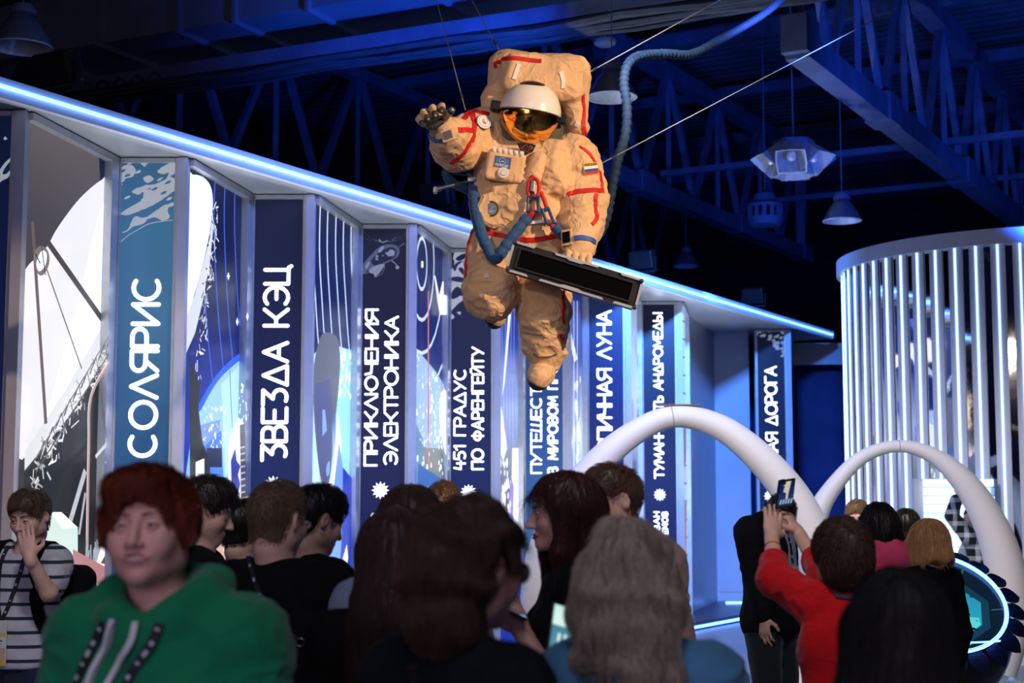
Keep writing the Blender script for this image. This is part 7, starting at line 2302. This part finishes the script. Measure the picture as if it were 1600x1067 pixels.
# her left arm is on the viewer's left
p.arm(-1, p.pix(1211, 905, 5.34), p.pix(1206, 840, 5.62), hand=p.pix(1209, 792, 5.70) - p.pix(1206, 840, 5.62), n=(0.3, 0.9, 0.1), curl=0.12, thumb=1)
p.arm(1, p.pix(1290, 900, 5.45), p.pix(1249, 836, 5.72), hand=p.pix(1228, 800, 5.75) - p.pix(1249, 836, 5.72), n=(-0.5, 0.8, 0.2), curl=0.55, thumb=-1)
p.finish_skin(SKIN)
SHB = hair_mat('shortbrown', rgb(92, 66, 54), rgb(40, 28, 24))
f = Field()
f.u(sd_ell((0, -0.020, 0.034), (0.100, 0.122, 0.112)), 0); f.u(sd_ell((0, -0.065, -0.03), (0.088, 0.07, 0.085)), 0.04)
f.s_(sd_ell((0, 0.130, -0.045), (0.068, 0.082, 0.105)), 0.012); f.i(lambda P: 0.30 * P[:, 1] - P[:, 2] - 0.075, 0.015)
for x in (-1, 1): f.s_(sd_ell((x * 0.092, 0.004, -0.045), (0.026, 0.030, 0.036)), 0.010)
f.disp(strands(0.007, 36, 9, 2.2)); p.hair(f, *HB, SHB, strand=(6000, 0.06, 'short'))
p.garment(cloth('red_wool', rgb(196, 14, 26), 0.35, 70, sheen=0.15), 1.38, 0.82, 1.10, 0.010, neckr=0.058, seed=15, name='sweater'); p.trousers(K_TROUS)
p.strap('necklace_cord', [p.neck + V3(*q) for q in ((0.075, 0.02, -0.005), (0.05, -0.06, 0.012), (0, -0.085, 0.018), (-0.05, -0.06, 0.012), (-0.075, 0.02, -0.005))], 0.016, K_LANY, 0.004, 0.004)
a_, e_, w_ = p.arms[-1]; d_ = (w_ - e_) / np.linalg.norm(w_ - e_); c_ = e_ + (w_ - e_) * 0.72
n1 = np.cross(d_, (0, 1, 0)); n1 /= np.linalg.norm(n1); n2 = np.cross(d_, n1)
m = MB(); m.tube([Vector(p.W(c_ + (n1 * math.cos(t) + n2 * math.sin(t)) * 0.0335)) for t in np.linspace(0, 2 * PI, 24, endpoint=False)], 0.0016, 6, closed=True); m.build('red_thread_bracelet', M_RED, p.obj, True)
def scr_photo(P):
    P.bg([(0, rgb(10, 20, 60)), (0.4, rgb(16, 34, 96)), (0.8, rgb(40, 60, 100)), (1, rgb(16, 22, 40))])
    for poly in ([(.02, .06), (.045, .05), (.052, .1), (.03, .105)], [(.016, .085), (.03, .08), (.03, .09)], [(.034, .03), (.044, .03), (.044, .055), (.034, .055)]): P.polyuv(poly, rgb(196, 186, 160))
    for k in range(5): P.polyuv([(.008 + .012 * k, .012), (.014 + .012 * k, .012), (.018 + .012 * k, .03), (.012 + .012 * k, .03)], rgb(150, 180, 206))
phone('phone held up by the woman in red showing the spacesuit', at(1227, 771, 5.68), (0.80, 0.42, 0.12), (0.40, -0.15, 0.86), scr_photo, None, 0.078, 0.112)

# --- group by the screen table
p = Person('fair-haired woman with glasses partly hidden behind the pink jacket', 1340, 808, 11.0, -20, 0.007, pitch=-12, female=True)
p.head(0.95); p.hang(1); p.hang(-1); p.finish_skin(SKIN); p.face_details(hair_mat('sand', rgb(150, 120, 88)), None, mat('lip_rose', rgb(186, 112, 112), 0.4)); p.glasses(True)
p.hair(hair_short(0.010, 0.006, 0.0, 0.06, seed=3), *HB, hair_mat('sand', rgb(150, 120, 88)))
p.garment(K_DARK, 1.9, 0.86, 1.0, seed=16, h=0.014); p.trousers(K_TROUS)
p = Person('woman with long black hair in a bright pink jacket', 1372, 818, 9.0, -158, 0.0075, tor=1382, pitch=-8, female=True)
p.head(0.95); p.hang(1); p.hang(-1); p.finish_skin(SKIN)
f = hair_bob(4.0, 0.13, 0.095); f.ops.insert(3, ('u', sd_cap((0.02, -0.06, -0.05), (0.13, -0.06, -0.30), 0.085, 0.03), 0.04))
f.ops = [o_ for o_ in f.ops if not (o_[0] == 'i')]
p.hair(f, (-0.17, -0.22, -0.36), (0.19, 0.16, 0.19), BLK, strand=(3000, 0.12, 'long'))
def hood2(f): f.u(sd_ell(p.neck + V3(0.03, -0.09, -0.03), (0.13, 0.06, 0.08)), 0.04); ringpath(f, [p.neck + V3(*q) for q in ((0.08, 0.03, 0.0), (0.08, -0.06, 0.03), (0, -0.09, 0.035), (-0.08, -0.06, 0.03), (-0.08, 0.03, 0.0))], 0.032, 0.03)
p.garment(cloth('pink_shell', rgb(250, 84, 128), 0.25, 40), 1.9, 0.80, 1.12, 0.014, seed=17, name='jacket', extra=hood2); p.trousers(K_TROUS)
p = Person('woman with a black bob and green top by the round screen', 1415, 820, 11.2, -170, 0.009, female=True)
p.head(0.95); p.hang(1); p.hang(-1); p.finish_skin(SKIN)
p.hair(hair_bob(2.0), *HB, BLK, strand=(2000, 0.10, 'long'))
p.garment(cloth('bottle_green', rgb(20, 84, 66)), 1.9, 0.86, 1.0, seed=18, h=0.014); p.trousers(K_TROUS)
p = Person('woman with a honey blonde bob in a black jacket before the round screen', 1449, 847, 7.9, -148, 0.0068, pitch=-10, female=True)
p.head(0.95); p.hang(1); p.hang(-1); p.finish_skin(SKIN)
p.hair(hair_bob(5.0, 0.125, 0.104, 0.004), *HB, hair_mat('honey', rgb(214, 164, 112), rgb(136, 92, 58)), strand=(4000, 0.11, 'long'))
p.garment(K_BLACK, 1.9, 0.82, 1.05, seed=19, h=0.012, neckr=0.055); p.trousers(K_TROUS)
# plaid shirt woman
p = Person('woman in a black and white plaid shirt reaching up at the brick board', 1520, 812, 15.0, -72, 0.009, tor=1522, pitch=14, female=True)
p.sh[1] = p.pix(1512, 838, 14.9); p.head(0.98); p.hang(-1)
p.arm(1, p.pix(1487, 806, 14.85), p.pix(1495, 778, 14.95), hand=p.pix(1500, 766, 15.05) - p.pix(1495, 778, 14.95), n=(0, 0.9, 0.2), curl=0.5)
p.finish_skin(SKIN)
p.hair(hair_short(0.012, 0.008, 0.0, 0.045, seed=9), *HB, BLK)
K_PLD = cloth('plaid', rgb(206, 210, 216))
nt = K_PLD.node_tree; bs = nt.nodes['Principled BSDF']; src = bs.inputs['Base Color'].links[0].from_socket
ge = nt.nodes.new('ShaderNodeTexCoord'); sx_ = nt.nodes.new('ShaderNodeSeparateXYZ'); nt.links.new(ge.outputs['Object'], sx_.inputs[0])
facs = []
for chn, sc in (('X', 9.0), ('Z', 9.0)):
    mm = nt.nodes.new('ShaderNodeMath'); mm.operation = 'MULTIPLY'; mm.inputs[1].default_value = sc; nt.links.new(sx_.outputs[chn], mm.inputs[0])
    fr = nt.nodes.new('ShaderNodeMath'); fr.operation = 'FRACT'; nt.links.new(mm.outputs[0], fr.inputs[0])
    lt = nt.nodes.new('ShaderNodeMath'); lt.operation = 'LESS_THAN'; lt.inputs[1].default_value = 0.62; nt.links.new(fr.outputs[0], lt.inputs[0]); facs.append(lt)
ad = nt.nodes.new('ShaderNodeMath'); ad.operation = 'ADD'; nt.links.new(facs[0].outputs[0], ad.inputs[0]); nt.links.new(facs[1].outputs[0], ad.inputs[1])
hm = nt.nodes.new('ShaderNodeMath'); hm.operation = 'MULTIPLY'; hm.inputs[1].default_value = 0.5; nt.links.new(ad.outputs[0], hm.inputs[0])
mx = nt.nodes.new('ShaderNodeMix'); mx.data_type = 'RGBA'; nt.links.new(hm.outputs[0], mx.inputs['Factor']); nt.links.new(src, mx.inputs['A']); mx.inputs['B'].default_value = (0.008, 0.014, 0.014, 1)
nt.links.new(mx.outputs['Result'], bs.inputs['Base Color'])
p.garment(K_PLD, 1.9, 0.80, 1.16, 0.012, seed=20, h=0.012, name='plaid_shirt'); p.trousers(K_TROUS)

# --- black-haired silhouette closest to the camera
p = Person('black-haired head and shoulders nearest the camera at lower right', 1405, 992, 2.7, 180, 0.0058, female=True)
p.head(0.98); p.hang(1); p.hang(-1); p.finish_skin(SKIN)
p.hair(hair_long(6.0, 0.36, 0.104, 0.004), (-0.17, -0.22, -0.46), (0.17, 0.16, 0.19), mat('hair_jet', (0.0025, 0.0022, 0.0025), 0.6, var=0.3, vscale=26, stretch=(1, 1, 0.13), bump=0.4, bscale=60), strand=(6000, 0.14, 'long'))
p.garment(K_BLACK, 1.9, 0.86, 1.0, seed=21, h=0.014); p.trousers(K_TROUS)

# tiny or fine glowing meshes are still seen and still light by path hits; only their direct sampling is dropped
for nm_ in ('glowing_letter_acrylic', 'phone_glow', 'white_display_brick', 'blue_display_brick', 'pink_display_brick', 'screen_glow', 'spine_print'):
    if nm_ in MATS:
        try: MATS[nm_].cycles.emission_sampling = 'NONE'
        except AttributeError: pass
